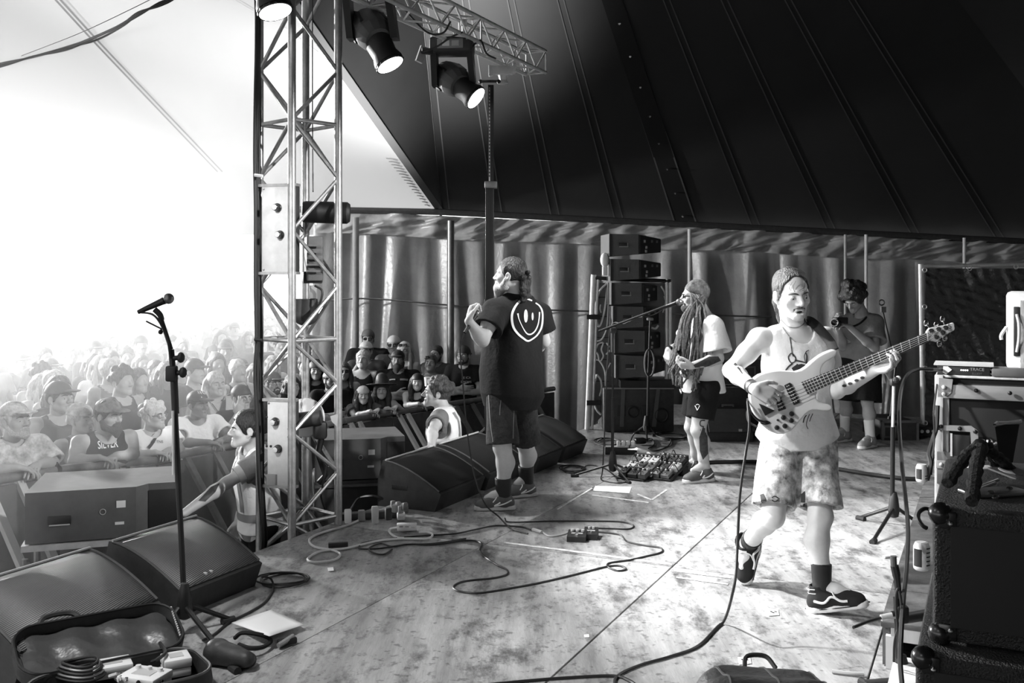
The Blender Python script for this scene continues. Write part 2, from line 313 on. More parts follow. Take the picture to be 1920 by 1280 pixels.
def add_head(B, J, s=1., fem=0., mouth=.0, nose=1., jaw=1.):
    c = J['head']; R = head_frame(J); w = lambda x, y, z: c+R @ (np.array([x, y, z])*s)
    B.cap(J['neck']-nrm(J['head']-J['neck'])*.01, w(0, -.025, -.045), .062*s*(1-.12*fem), .055*s*(1-.12*fem), .03)
    B.ell(w(0, -.014, .032), np.array([.076, .097, .089])*s, R, .02); B.ell(w(0, .03, -.025), np.array([.062, .062, .085])*s, R, .03)
    for q in (-1, 1):
        B.cap(w(q*.05*jaw, .0, -.058), w(q*.016, .07, -.097), .021*s, .019*s, .025); B.cap(w(q*.012, .084, .02), w(q*.044, .066, .018), .013*s, .012*s, .014)
        B.ell(w(q*.043, .058, -.026), np.array([.022, .022, .02])*s, R, .02)
        B.ell(w(q*.033, .098, -.002), np.array([.018, .015, .0125])*s, R, .010, sub=True)
        B.ell(w(q*.034, .079, -.003), np.array([.016, .012, .0115])*s, R, .004)
        B.ell(w(q*.079, -.012, -.008), np.array([.010, .021, .031])*s, R, .006); B.ell(w(q*.089, -.006, -.004), np.array([.008, .012, .019])*s, R, .004, sub=True)
        B.cap(w(q*.077, -.002, -.034), w(q*.076, .004, -.042), .008*s, .006*s, .006)
        B.ell(w(q*.013, .097, -.036), np.array([.010, .012, .009])*s, R, .006)
    B.cap(w(0, .088, .012), w(0, .113*nose, -.030), .008*s, .0125*s, .012)
    B.cap(w(0, .07, -.098), w(0, .078, -.098), .02*s, .017*s, .02)
    z0 = -.064; z1 = -.076-mouth*.022
    B.cap(w(-.017, .087, z0), w(.017, .087, z0), .0075*s, .0075*s, .008); B.cap(w(-.014, .086, z1), w(.014, .086, z1), .008*s, .008*s, .008)
    zm = (z0+z1)/2; B.ell(w(0, .1, zm), np.array([.021+.0*mouth, .022, .0028+mouth*.009])*s, R, .003, sub=True)
def add_hand(B, w, d, nrm_palm, side, curl=(.5, .5, .55, .6), thumb=.5, s=1., spread=.12):
    """palm and five fingers from wrist w along d; nrm_palm points out of the palm; side +1 right hand, -1 left"""
    d = nrm(d); pn = nrm(np.asarray(nrm_palm)-d*(np.asarray(nrm_palm) @ d)); t = np.cross(d, pn)*side   # towards the thumb
    kn = [w+(d*(.088-.004*i*i*.6)+t*(.031-.0205*i))*s for i in range(4)]
    for i in range(4): B.cap(w+(d*.012+t*(.016-.011*i))*s, kn[i], .0155*s, .0118*s, .012*s)
    B.cap(w+(d*.03+t*.018)*s, kn[0]-d*.02*s, .016*s, .012*s, .012)
    LN = [(.044, .026, .021), (.048, .030, .022), (.045, .028, .021), (.035, .021, .018)]
    for i in range(4):
        p = kn[i]; a = 0.; c = curl[i]; lat = spread*(1.2-.85*i)
        for j in range(3):
            a += c*(.85, 1.05, .7)[j]*1.15; dr = nrm(d*math.cos(a)+pn*math.sin(a)+t*lat*.35*math.cos(a)); e = p+dr*LN[i][j]*s
            B.cap(p, e, (.0095-.0008*j)*s, (.0088-.0009*j)*s, .0035*s); p = e
    b = w+(d*.022+t*.026)*s; a = nrm(d*.62+t*.75+pn*(.15+.45*thumb)); e1 = b+a*.042*s; a2 = nrm(d*.85+t*(.45-.5*thumb)+pn*(.2+.5*thumb)); e2 = e1+a2*.032*s; a3 = nrm(d*.9+t*(.2-.5*thumb)+pn*(.2+.55*thumb)); e3 = e2+a3*.026*s
    B.cap(b-d*.01*s, e1, .0165*s, .0118*s, .012*s); B.cap(e1, e2, .0112*s, .010*s, .004*s); B.cap(e2, e3, .010*s, .0082*s, .004*s)
def body_sdf(J, o, head=True, hands=True):
    B = SDF(); T = torso_frame(J); k = o.get('bulk', 1.); lim = o.get('limb', 1.); B.tor(T, o.get('prof', PROF), k=.03)
    for q in 'lr':
        n = J['neck']-T['up']*.035; B.cap(n, J['s'+q], .052*k, .056*lim, .05)
        m = (J['s'+q]*.55+J['e'+q]*.45); B.chain([J['s'+q], m, J['e'+q]], [.056*lim, .049*lim, .040*lim], .03)
        m = J['e'+q]*.7+J['w'+q]*.3; B.chain([J['e'+q], m, J['w'+q]], [.040*lim, .043*lim, .0275*lim], .025)
        m = J['h'+q]*.7+J['k'+q]*.3; B.chain([J['h'+q], m, J['k'+q]], [o.get('hipb', .098)*lim, .086*lim, .056*lim], .04)
        fw = nrm(J['t'+q]-J['a'+q]); ax = nrm(J['a'+q]-J['k'+q]); bk = -(fw-ax*(fw @ ax)); c = J['k'+q]*.66+J['a'+q]*.34+bk*.02
        B.chain([J['k'+q], c, J['k'+q]*.25+J['a'+q]*.75, J['a'+q]], [.054*lim, .058*lim, .040*lim, .036*lim], .03); B.ell(J['k'+q]-bk*.02, (.04*lim,)*3, None, .02)
        td = J['t'+q]-J['a'+q]; tp = J['a'+q]+nrm(td)*min(np.linalg.norm(td), o.get('foot', .125)); B.cap(J['a'+q], J['a'+q]*.45+tp*.55, .036, .03, .03); B.cap(J['a'+q]*.45+tp*.55, tp, .03, .02, .03)
    if head: add_head(B, J, o.get('hs', 1.), o.get('fem', 0.), o.get('mouth', 0.), o.get('nose', 1.), o.get('jaw', 1.))
    for q, sd in (('l', -1), ('r', 1)):
        if hands and 'hd'+q in J: add_hand(B, J['w'+q], J['hd'+q], J['hn'+q], sd, o.get('curl'+q, (.35, .4, .45, .5)), o.get('thumb'+q, .3), o.get('hsz', 1.), o.get('spread', .12))
    return B, T
def shirt_sdf(J, o, T, off=.016, sleeve=.55, hem=.06, flare=.02, neck=.075, sl_r=.022, tank=False, nf=.03):
    B = SDF(); pr = [(z, w+off+flare*max(0, .5-z)*2, d+off+flare*max(0, .5-z)*2, y) for z, w, d, y in o.get('prof', PROF)]; k = o.get('bulk', 1.); lim = o.get('limb', 1.)
    B.tor(T, pr, k=.03, zr=(hem, 1))
    for q in 'lr':
        n = J['neck']-T['up']*.035
        if tank:
            B.cap(n, n*.45+J['s'+q]*.55, .052*k+off, .05*lim+off, .04)
        else:
            B.cap(n, J['s'+q], .052*k+off, .058*lim+off, .05)
            e = J['s'+q]+(J['e'+q]-J['s'+q])*sleeve
            B.fru(J['s'+q], e, .060*lim+off, .052*lim+off+sl_r, .03)
            B.fru(J['s'+q]*.3+e*.7, e+(e-J['s'+q])*.2, .045*lim, .050*lim+off+sl_r-.006, .002, sub=True)
    if tank:
        fw = np.cross(T['up'], T['lat1'])
        for q in 'lr': B.ell(J['s'+q]-T['up']*.075+nrm(J['s'+q]-J['neck'])*.03, (.075, .12, .12), np.column_stack([T['lat1'], fw, T['up']]), .006, sub=True)
    fw = np.cross(T['up'], T['lat1']); B.ell(J['neck']+fw*nf+T['up']*.02, (neck, neck*1.05, neck*(1.0 if not tank else 1.55)), np.column_stack([T['lat1'], fw, T['up']]), .008, sub=True)
    return B
def pants_sdf(J, o, T, off=.018, length=.8, flare=.035, top=.24, full=False):
    B = SDF(); lim = o.get('limb', 1.); B.tor(T, [(z, w+off*.8, d+off*.8, y) for z, w, d, y in o.get('prof', PROF)], k=.03, zr=(0, top))
    for q in 'lr':
        h, kn = J['h'+q], J['k'+q]
        if full:
            B.cap(h, kn, .1*lim+off, .062*lim+off, .04); B.fru(kn, J['a'+q], .062*lim+off, .05*lim+off, .03)
        else:
            e = h+(kn-h)*length; B.fru(h, e, o.get('hipr', .102)*lim+off, .06*lim+off+flare, .035); B.fru(h*.25+e*.75, e+(e-h)*.2, .06*lim, .056*lim+off+flare-.004, .002, sub=True)
    B.plane(T['o']+T['up']*T['L']*top, T['up']); return B
def hair_sdf(J, o, style, s=1., seed=1):
    c = J['head']; R = head_frame(J); w = lambda x, y, z: c+R @ (np.array([x, y, z])*s); B = SDF(); rg = np.random.default_rng(seed); t = o.get('hair_t', .012)
    B.ell(w(0, -.016, .036), (np.array([.076, .097, .089])+t)*s, R, .02)
    if style in ('curly', 'fluffy'):
        for i in range(46):
            v = rg.normal(size=3); v[2] = abs(v[2])*.9-.15; v = nrm(v)
            if v[1] > .75: continue
            B.ell(w(*(np.array([0, -.016, .036])+v*np.array([.085, .104, .1]))), np.full(3, rg.uniform(.018, .034)*s**2), None, .008)
    if style in ('long', 'wavy', 'mullet'):
        L = o.get('hair_len', .26)
        for q in (-1, 0, 1):
            B.chain([w(q*.06, -.055, .02), w(q*.075, -.07, -.08), w(q*.085, -.06, -.08-L*.6), w(q*.08, -.05, -.08-L)], [.05, .05, .045, .022], .03)
        if style != 'mullet':
            for q in (-1, 1): B.chain([w(q*.072, .01, .03), w(q*.085, .01, -.06), w(q*.09, .015, -.06-L*.7), w(q*.085, .02, -.06-L)], [.026, .03, .03, .015], .02)
    if style in ('tied', 'bun'):
        B.cap(w(0, -.1, .01), w(0, -.12, -.005), .03, .03, .02)
        if style == 'tied': B.chain([w(0, -.11, 0), w(.01, -.13, -.06), w(.0, -.115, -.14), w(0, -.1, -.2)], [.025, .028, .024, .012], .015)
        if style == 'bun': B.ell(w(0, -.09, .095), (.042,)*3, None, .01)
    fz = o.get('hairline', .055)
    B.ell(w(0, .085, fz-.115), np.array([.083, .085, .112])*s, R, .012, sub=True)    # face opening
    if style in ('short', 'tied', 'bun', 'curly', 'fluffy'): B.ell(w(0, -.0, -.125), np.array([.13, .13, .085])*s, R, .01, sub=True)
    for q in (-1, 1): B.ell(w(q*.088, -.004, -.012), np.array([.02, .024, .036])*s, R, .006, sub=True)
    return B
def cap_sdf(J, s=1., back=False, tilt=0., bucket=False):
    c = J['head']; R = head_frame(J); w = lambda x, y, z: c+R @ (np.array([x, y, z])*s); B = SDF()
    B.ell(w(0, -.012, .04), np.array([.09, .111, .097])*s, R, .02); B.plane(w(0, .03, .036), R @ np.array([0, -.12, -1])); V = SDF(); V.p = B.p
    D = SDF(); f = -1 if back else 1
    if bucket: D.ell(w(0, 0, .035), np.array([.15, .165, .014])*s, R, .01)
    else: D.ell(w(0, f*.125, .047 if not back else .035), np.array([.072, .068, .0085])*s, R @ np.array([[1, 0, 0], [0, math.cos(-.16*f), -math.sin(-.16*f)], [0, math.sin(-.16*f), math.cos(-.16*f)]]), .006)
    return V, D
def beard_sdf(J, s=1., full=True, t=.007):
    c = J['head']; R = head_frame(J); w = lambda x, y, z: c+R @ (np.array([x, y, z])*s); B = SDF()
    for q in (-1, 1):
        if full: B.cap(w(q*.068, .002, -.035), w(q*.05, .012, -.072), (.008+t)*s, (.018+t)*s, .02)
        if full: B.cap(w(q*.046, .02, -.075), w(q*.014, .072, -.100), (.016+t)*s, (.018+t)*s, .02)
        tm = .0055+t*.4 if full else .0042; B.cap(w(q*.005, .0945, -.052), w(q*.026, .083, -.060), tm, tm*.9, .006)
        if full: B.cap(w(q*.03, .078, -.062), w(q*.03, .07, -.09), .006+t*.3, .008, .006)
        else: B.cap(w(q*.026, .083, -.060), w(q*.030, .076, -.074), .0036, .0026, .006)
    B.cap(w(0, .075, -.1), w(0, .083, -.095), .017+t, .013+t, .02)
    if t > .012: B.cap(w(0, .07, -.105), w(0, .075, -.105-t*3), .03, .018, .03)
    return B
def face_details(J, root, s=1., brow='brow', skin='skin', lid=.25):
    c = J['head']; R = head_frame(J); w = lambda x, y, z: c+R @ (np.array([x, y, z])*s)
    for q in (-1, 1):
        e = M(); ec = np.array([q*.034, .0785, -.003]); e.ball(w(*ec), .0117*s, R, 14, 0); e.ball(w(ec[0], ec[1]+.0088, ec[2]-.002), np.array([.0064, .0037, .0064])*s, R, 12, 1); eo = e.build('eye', ['eye_white', 'iris'], root, sharp=0)
        l = M(); n = 14; rows = []          # upper lid: a shell over the top of the eyeball
        for a in np.linspace(-lid, 1.7, 7):
            for b in np.linspace(-1.35, 1.35, n): rows.append(w(*(ec+.0129*np.array([math.sin(b)*math.cos(a*.6), math.cos(b)*math.cos(a), math.sin(a)*(.55+.45*math.cos(b))]))))
        l.add(rows, [(k*n+m, k*n+m+1, (k+1)*n+m+1, (k+1)*n+m) for k in range(6) for m in range(n-1)]); l.build('eyelid', skin, eo, sharp=0)
        b = M(); b.tube(bez([w(q*.013, .0985, .0150), w(q*.028, .0965, .0195), w(q*.040, .0885, .0190), w(q*.052, .076, .0135)], 4), np.interp(np.linspace(0, 1, 13), [0, .4, 1], [.0028, .0038, .0012])*s, 6); b.build('eyebrow', brow, root)
def shoe_sdf(a, t, hi=0., s=1., flat=None):
    """shoe around ankle a with toe point t (both at the height of the foot bones); returns upper, sole"""
    t = np.array(t, float); a = np.array(a, float)
    if flat is not None: a[2] = .077+flat*.02; t[2] = a[2]+flat*.14
    d = nrm(t-a); lat = nrm(np.cross(d, [0, 0, 1])); up = np.cross(lat, d); base = a-up*(.075)
    p = lambda f, l, z: base+d*f*s+lat*l*s+up*z*s
    B = SDF(); B.cap(p(-.035, 0, .045), p(.02, 0, .05), .046, .05, .03); B.chain([p(.02, 0, .055), p(.10, .0, .045), p(.165, .004, .032)], [.05, .044, .036], .03); B.cap(p(.15, -.012, .03), p(.15, .018, .03), .03, .03, .03)
    B.fru(p(-.008, 0, .05), p(-.004, 0, .1+hi), .047, .047, .03); B.fru(p(-.008, 0, .08), p(-.004, 0, .13+hi), .036, .04, .004, sub=True)
    B.plane(p(0, 0, .018), -up)
    So = SDF()
    So.cap(p(-.04, 0, .012), p(.03, 0, .012), .050, .046, .03); So.cap(p(.03, 0, .012), p(.165, .003, .012), .046, .046, .03); So.plane(p(0, 0, .030), up); So.plane(p(0, 0, .0), -up)
    return B, So, p, (d, lat, up)
def bvh_of(o):
    me = o.data; off = V3(*WLOC[o.as_pointer()]); v = [Vector(np.array(p.co)+off) for p in me.vertices]
    return BVHTree.FromPolygons(v, [tuple(p.vertices) for p in me.polygons])
EYE = V3(0, 0, CAMH)
def drop(bv, p, d=None, lift=.003):      # lay a point on a surface along the sight line through p (or along d)
    p = np.asarray(p, float)
    if d is None: o = EYE; d = nrm(p-EYE)
    else: d = nrm(d); o = p-d*.6
    h = bv.ray_cast(Vector(o), Vector(d), 20)
    if h[0] is None:
        n = bv.find_nearest(Vector(p)); return np.array(n[0])-d*lift
    return np.array(h[0])-d*lift
def stroke(name, bv, pts, wd, m, parent, closed=False, n=6, Y=5., d=None, is3=False, lift=.003):
    """drawn line laid on a surface: pts in picture coordinates or 3d, width in the same units"""
    pts = np.asarray(pts, float)
    if closed: pts = np.vstack([pts, pts[:1]])
    c = bez(pts, n) if len(pts) > 2 else np.linspace(pts[0], pts[-1], n); w = np.interp(np.linspace(0, 1, len(c)), np.linspace(0, 1, len(np.atleast_1d(wd))), np.atleast_1d(wd))
    T = np.gradient(c, axis=0); T = T/(np.linalg.norm(T, axis=1)[:, None]+1e-9); N_ = np.column_stack([-T[:, 1], T[:, 0]]); v = []
    for i in range(len(c)):
        for sg in (-1, 1):
            q = c[i]+sg*.5*w[i]*N_[i]; v.append(drop(bv, P(q[0], q[1], Y), d, lift))
    f = [(2*i, 2*i+1, 2*i+3, 2*i+2) for i in range(len(c)-1)]; return link_mesh(name, v, f, m, parent, sharp=0)
def fill2d(name, bv, poly, m, parent, Y=5., lift=.003, d=None, step=4.):
    """filled flat mark laid on a surface, outline in picture coordinates"""
    poly = np.asarray(poly, float); lo = poly.min(0); hi = poly.max(0); nx = max(2, int((hi[0]-lo[0])/step)+1); ny = max(2, int((hi[1]-lo[1])/step)+1)
    gx = np.linspace(lo[0], hi[0], nx); gy = np.linspace(lo[1], hi[1], ny); bm = bmesh.new(); vs_ = [bm.verts.new((a[0], a[1], 0)) for a in poly]; fc = bm.faces.new(vs_)
    for g in gx[1:-1]: bmesh.ops.bisect_plane(bm, geom=bm.verts[:]+bm.edges[:]+bm.faces[:], plane_co=(g, 0, 0), plane_no=(1, 0, 0))
    for g in gy[1:-1]: bmesh.ops.bisect_plane(bm, geom=bm.verts[:]+bm.edges[:]+bm.faces[:], plane_co=(0, g, 0), plane_no=(0, 1, 0))
    bmesh.ops.triangulate(bm, faces=bm.faces[:]); bm.verts.index_update()
    v = [drop(bv, P(q.co.x, q.co.y, Y), d, lift) for q in bm.verts]; f = [[q.index for q in p.verts] for p in bm.faces]; bm.free(); return link_mesh(name, v, f, m, parent, sharp=0)
def word2d(name, bv, txt, size, cx, cy, m, parent, Y=5., ang=0., sx=1., bold=0, lift=.004, shear=0.):
    v, f = text_mesh(txt, size, bold); c, s = math.cos(ang), math.sin(ang); bm = bmesh.new(); vs_ = [bm.verts.new((a[0]*sx, a[1], 0)) for a in v]
    for q in f:
        try: bm.faces.new([vs_[i] for i in q])
        except ValueError: pass
    for ax, rng_ in ((0, max(abs(v[:, 0]))*sx), (1, max(abs(v[:, 1])))):
        for g in np.arange(-rng_, rng_, max(size*.16, .8)): no = (1, 0, 0) if ax == 0 else (0, 1, 0); bmesh.ops.bisect_plane(bm, geom=bm.verts[:]+bm.edges[:]+bm.faces[:], plane_co=(g if ax == 0 else 0, g if ax else 0, 0), plane_no=no)
    bm.verts.index_update(); w = [drop(bv, P(cx+a.co.x*c+a.co.y*s, cy+a.co.x*s-a.co.y*c, Y), None, lift) for a in bm.verts]; f = [[q.index for q in p.verts] for p in bm.faces]; bm.free()
    return link_mesh(name, w, f, m, parent, sharp=0)
# ------------------------------------------------------------------ the setting
def floor_mat():
    m = bpy.data.materials.new('stage_plywood'); m.use_nodes = True; N = m.node_tree.nodes; L = m.node_tree.links; b = N['Principled BSDF']
    tc = N.new('ShaderNodeTexCoord'); oi = N.new('ShaderNodeObjectInfo')
    def noise(sc, det, st=(1, 1, 1), rot=0., ro=.6):
        mp = N.new('ShaderNodeMapping'); mp.inputs['Scale'].default_value = st; mp.inputs['Rotation'].default_value = (0, 0, rot); L.new(tc.outputs['Object'], mp.inputs[0])
        n = N.new('ShaderNodeTexNoise'); n.inputs['Scale'].default_value = sc; n.inputs['Detail'].default_value = det; n.inputs['Roughness'].default_value = ro; L.new(mp.outputs[0], n.inputs['Vector']); return n.outputs[0]
    def rng(x, a, b_, c, d):
        r = N.new('ShaderNodeMapRange'); r.inputs[1].default_value = a; r.inputs[2].default_value = b_; r.inputs[3].default_value = c; r.inputs[4].default_value = d; L.new(x, r.inputs[0]); return r.outputs[0]
    def mul(x, y):
        q = N.new('ShaderNodeMath'); q.operation = 'MULTIPLY'; L.new(x, q.inputs[0]); L.new(y, q.inputs[1]); return q.outputs[0]
    base = rng(noise(1.1, 5, rot=.4), .3, .72, .27, .47); grain = rng(noise(9, 6, (1, .12, 1), ro=.7), .3, .7, .58, 1.3)
    scuff = rng(noise(5, 8, (1, .5, 1), .9, .75), .50, .64, 1, .30); spots = rng(noise(26, 3, ro=.5), .6, .7, 1, .5); scr = rng(noise(14, 4, (.06, 1.6, 1), .7), .66, .72, 1, 1.5)
    v = mul(mul(mul(mul(base, grain), scuff), spots), scr); v = mul(v, rng(oi.outputs['Random'], 0, 1, .9, 1.1))
    L.new(v, b.inputs['Base Color']); b.inputs['Roughness'].default_value = .5; b.inputs['Specular IOR Level'].default_value = .35
    bp = N.new('ShaderNodeBump'); bp.inputs['Strength'].default_value = .25; bp.inputs['Distance'].default_value = .01; L.new(noise(30, 6, (1, .2, 1)), bp.inputs['Height']); L.new(bp.outputs[0], b.inputs['Normal'])
    MATS['stage_plywood'] = m
floor_mat()
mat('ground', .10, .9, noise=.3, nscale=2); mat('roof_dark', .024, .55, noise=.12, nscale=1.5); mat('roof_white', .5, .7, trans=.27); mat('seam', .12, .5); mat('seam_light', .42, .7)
mat('tarp', .30, .36, spec=.6, bump=.35, bscale=14, noise=.15, nscale=3); mat('foil_tarp', .4, .28, spec=.7, bump=.7, bscale=9, noise=.2, nscale=4); mat('fence_tarp', .04, .3, spec=.7, bump=.9, bscale=16); mat('skirt', .012, .9)
slab = M(); a, b, c_, d = S(-9, 0), S(-9, 8.2), S(6.9, 8.2), S(6.9, 0); dz = V3(0, 0, -.03)
slab.hexa([a+V3(0, 0, -.16), b+V3(0, 0, -.16), c_+V3(0, 0, -.16), d+V3(0, 0, -.16)], [a+dz, b+dz, c_+dz, d+dz]); FLOOR = struct(slab.build('floor', 'skirt'))
base_panel = None
for i in range(7):
    for j in range(-3, 3):
        u0, v0 = .81+2.44*j, -.02+1.198*i
        if base_panel is None:
            q = M(); q.box((0, 0, 0), (1.19, 2.432, .03), RS, .002); base_panel = q.build('panel', 'stage_plywood', FLOOR, sharp=.3)
            base_panel.data.transform(Matrix.Translation(V3(*WLOC[FLOOR.as_pointer()]))); o = base_panel
        else: o = base_panel.copy(); C.objects.link(o); o.parent = FLOOR
        c0 = S(u0+1.22, v0+.599, -.0148+.0012*((i*5+j*3) % 3-1)); o.location = tuple(c0-WLOC[FLOOR.as_pointer()])
sk = M(); sk.hexa([S(-9, .02, -1), S(-9, .07, -1), S(6.85, .07, -1), S(6.85, .02, -1)], [S(-9, .02, -.16), S(-9, .07, -.16), S(6.85, .07, -.16), S(6.85, .02, -.16)]); struct(sk.build('trim_1', 'skirt'))
g = M(); g.add([(-70, -25, -.9), (40, -25, -.9), (40, 60, -1.12), (-70, 60, -1.12)], [(0, 1, 2, 3)]); struct(g.build('floor.001', 'ground'))
def ground_z(x, y): return -.9-.22*(y+25)/85
# tent: dark big top over the stage, pale canvas over the audience, open to daylight at the far left
E0 = P(830, 402, 16); K1 = P(641, -1540, 7); B2 = P(420, -180, 9); B3 = B2+.9*(B2-E0)
R1, R2, R3 = V3(10, 16, 2.10), V3(10, -8, 2.3), V3(-4, -8, 2.6); L1, L2, L3, L4, L5 = V3(-3.6, 18.5, 2.82), V3(-12, 27, 3.25), V3(-27, 24, 3.3), V3(-27, 0, 3.2), V3(-12, -8, 3)
rd = M()
for t in ((K1, E0, R1), (K1, R1, R2), (K1, R2, R3), (K1, R3, B3), (K1, B3, B2), (K1, B2, E0)): rd.add(t, [(0, 1, 2)])
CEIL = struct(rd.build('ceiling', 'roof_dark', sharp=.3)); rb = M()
for t in ((B3, B2, E0), (B3, E0, L1), (B3, L1, L2), (B3, L2, L3), (B3, L3, L4), (B3, L4, L5), (B3, L5, R3)): rb.add(t, [(0, 1, 2)])
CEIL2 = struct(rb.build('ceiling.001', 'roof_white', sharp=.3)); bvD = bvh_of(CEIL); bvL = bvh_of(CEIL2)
def wall_x(px, Y=16.): return (px-960)/F*Y
for px, wide in ((835, 0), (934, 0), (1042, 0), (1162, 0), (1420, 0), (1562, 0), (1720, 0), (1880, 0)):
    e = E0+(R1-E0)*((wall_x(px)-E0[0])/(R1[0]-E0[0]))
    for sft in (-.06, .07):
        q = M(); a = e+V3(sft, 0, 0); b = a+(K1-a)*.93; lat = nrm(np.cross(K1-a, [0, 1, .3]))*.009; dn = V3(0, -.012, -.012); q.hexa([a-lat+dn, a+lat+dn, b+lat*.6+dn, b-lat*.6+dn], [a-lat, a+lat, b+lat*.6, b-lat*.6]); q.build('seam', 'seam', CEIL)
e = E0+(R1-E0)*((wall_x(1288)-E0[0])/(R1[0]-E0[0])); q = M(); lat = V3(.16, 0, 0); dn = V3(0, -.03, -.03); b = e+(K1-e)*.93
q.hexa([e-lat+dn, e+lat+dn, b+lat*.5+dn, b-lat*.5+dn], [e-lat, e+lat, b+lat*.5, b-lat*.5]); WEB = q.build('strap', 'black_matte', CEIL)
for s_ in (-.17, .17):
    q = M(); a = e+V3(s_, -.035, -.035); b = a+(K1-a)*.8; l_ = V3(.012, 0, 0); q.hexa([a-l_, a+l_, b+l_*.6, b-l_*.6], [a-l_+V3(0, .01, .01), a+l_+V3(0, .01, .01), b+l_*.6+V3(0, .01, .01), b-l_*.6+V3(0, .01, .01)]); q.build('strap_edge', 'seam', WEB)
for k in range(14):
    p = e+(K1-e)*(.03+.047*k)+V3(0, -.05, -.05); q = M(); q.ball(p, .022, n=8); q.build('eyelet', 'chrome', WEB)
q = M(); a, b = E0, B3
for wd, m_ in ((.05, 'seam'),):
    lat = nrm(np.cross(b-a, EYE-a))*wd; fr = nrm(EYE-(a+b)/2)*.03; q.hexa([a-lat, a+lat, b+lat, b-lat], [a-lat+fr, a+lat+fr, b+lat+fr, b-lat+fr])
q.build('edge_seam', 'seam', CEIL2)
for k in range(16):
    t = k/15; p0 = np.array([806-60*t, 386-85*t]); p1 = p0+np.array([-10-12*t, -2-2*t]); stroke('lacing', bvL, [p0, (p0+p1)/2+[0, -1], p1], [3.0, 1.6], 'grey', CEIL2, Y=14, lift=.03, n=3)
for sft in (-4, 5): stroke('strap', bvL, [(-90+sft, -220), (10+sft, -108), (103+sft, -6), (180+sft, 78), (250+sft, 152), (330+sft, 236), (412+sft, 322)], [5, 4, 3.4, 3, 2.4], 'grey_dark', CEIL2, Y=14, lift=.06, n=4)
for p0, p1 in (((430, -5), (475, 22)), ((530, 50), (598, 100))): stroke('seam', bvL, [p0, p1], [2.], 'seam_light', CEIL2, Y=14, lift=.03)
def cloth_wall(name, x0, x1, y, ztop, zbot, m, amp, nx, nz, seed, crinkle=0., p0=None, p1=None):
    rg = np.random.default_rng(seed); xs = np.linspace(0, 1, nx); v = []; ln = np.hypot(*(np.subtract(p1, p0))) if p0 is not None else x1-x0
    fr = [(rg.uniform(4, 15), rg.uniform(0, 6), rg.uniform(.3, 1)) for _ in range(6)]; cr = [(rg.uniform(3, 34), rg.uniform(6, 44), rg.uniform(0, 6)) for _ in range(14)]
    for j in range(nz):
        t = j/(nz-1)
        for i in range(nx):
            s = xs[i]*ln; f = 0
            for w, ph, a in fr: f += a*abs(math.sin(.5*(w*(s+.18*t*math.sin(s*1.3+ph)))+ph))**1.6
            f = f/3*amp*(.55+.6*t)
            for w, h, ph in cr: f += crinkle*math.sin(w*s*(.5 if w > 18 else 1)+h*t*.35+ph+2.6*math.sin(h*.12*t+s*(1.1+.05*h)))/6
            if p0 is None: x = x0+(x1-x0)*xs[i]; zt = ztop(x); v.append((x, y-f, zt+(zbot(x)-zt)*t))
            else: d = (np.array(p1)-np.array(p0))/ln; n_ = np.array([-d[1], d[0]]); q = np.array(p0)+d*s+n_*f; v.append((q[0], q[1], ztop(s)+(zbot(s)-ztop(s))*t))
    f = [(j*nx+i, j*nx+i+1, (j+1)*nx+i+1, (j+1)*nx+i) for j in range(nz-1) for i in range(nx-1)]
    return struct(link_mesh(name, v, f, m, sharp=0))
eave = lambda x: 2.68-.0466*(x+2.7)
WB = cloth_wall('wall_back', wall_x(592), 10, 16.05, lambda x: eave(x)-.2, lambda x: -1.1, 'tarp', .42, 760, 26, 3)
VAL = cloth_wall('trim_2', wall_x(600), 10, 15.72, lambda x: eave(x)+.02, lambda x: eave(x)-.33+.015*math.sin(x*2.2), 'foil_tarp', .06, 900, 22, 5, .075)
cloth_wall('wall_right', 0, 0, 0, lambda s: 2.4, lambda s: -1.0, 'tarp', .2, 120, 6, 8, 0, (10, 16), (10, -8)); cloth_wall('wall_near', 0, 0, 0, lambda s: 2.5, lambda s: -1.0, 'tarp', .2, 90, 6, 9, 0, (10, -8), (-4, -8))
q = M(); n = 90
q.tube(bez([(wall_x(596), 15.6, eave(-3)-1.41), (-2.2, 15.55, 1.345), (-.5, 15.6, 1.21), (1.5, 15.6, 1.14), (4, 15.6, 1.06)], 10), .014, 6); q.build('wall_lacing', 'steel_dark', WB)
q = M(); q.tube([E0+V3(-2.2, -.3, .06), E0+V3(0, -.3, .02), R1+V3(0, -.3, .02)], .05, 8); q.build('eave_tube', 'dark', VAL)
q = M(); q.add([L1, L2, L2-V3(0, 0, .42), L1-V3(0, 0, .38)], [(0, 1, 2, 3)]); q.add([L2, L3, L3-V3(0, 0, .42), L2-V3(0, 0, .42)], [(0, 1, 2, 3)]); struct(q.build('trim_3', 'roof_white'))
# poles of the side wall
for k, (px, r, m_, y0, y1) in enumerate(((667, .05, 'grey', 442, 880), (845, .055, 'steel_dark', 448, 880), (1293, .03, 'off_white', 464, 790), (1585, .022, 'light_grey', 474, 790), (1624, .026, 'off_white', 474, 790), (1808, .024, 'off_white', 480, 790))):
    Y = 15.45; z1 = P(px, y0, Y)[2]; x = wall_x(px, Y)
    q = M(); q.cyl((x, Y, -1.0), (x, Y, z1+.28), r, n=12); q.box((x, Y, -.99), (.2, .2, .02)); o = q.build('tent_pole', m_)
    tag(o, ['slim grey tent pole rising behind the raised crowd beside the lattice tower', 'dark tent pole rising behind the singer\'s outstretched arm', 'white tent pole behind the long-haired guitarist\'s head wrap',
            'thin pale pole on the dark wall left of the bowed man\'s hair', 'white pole end above the bowed man\'s dark hair', 'white pole end above the tarp-covered fence panel'][k], 'pole', 'poles along the tent side wall')
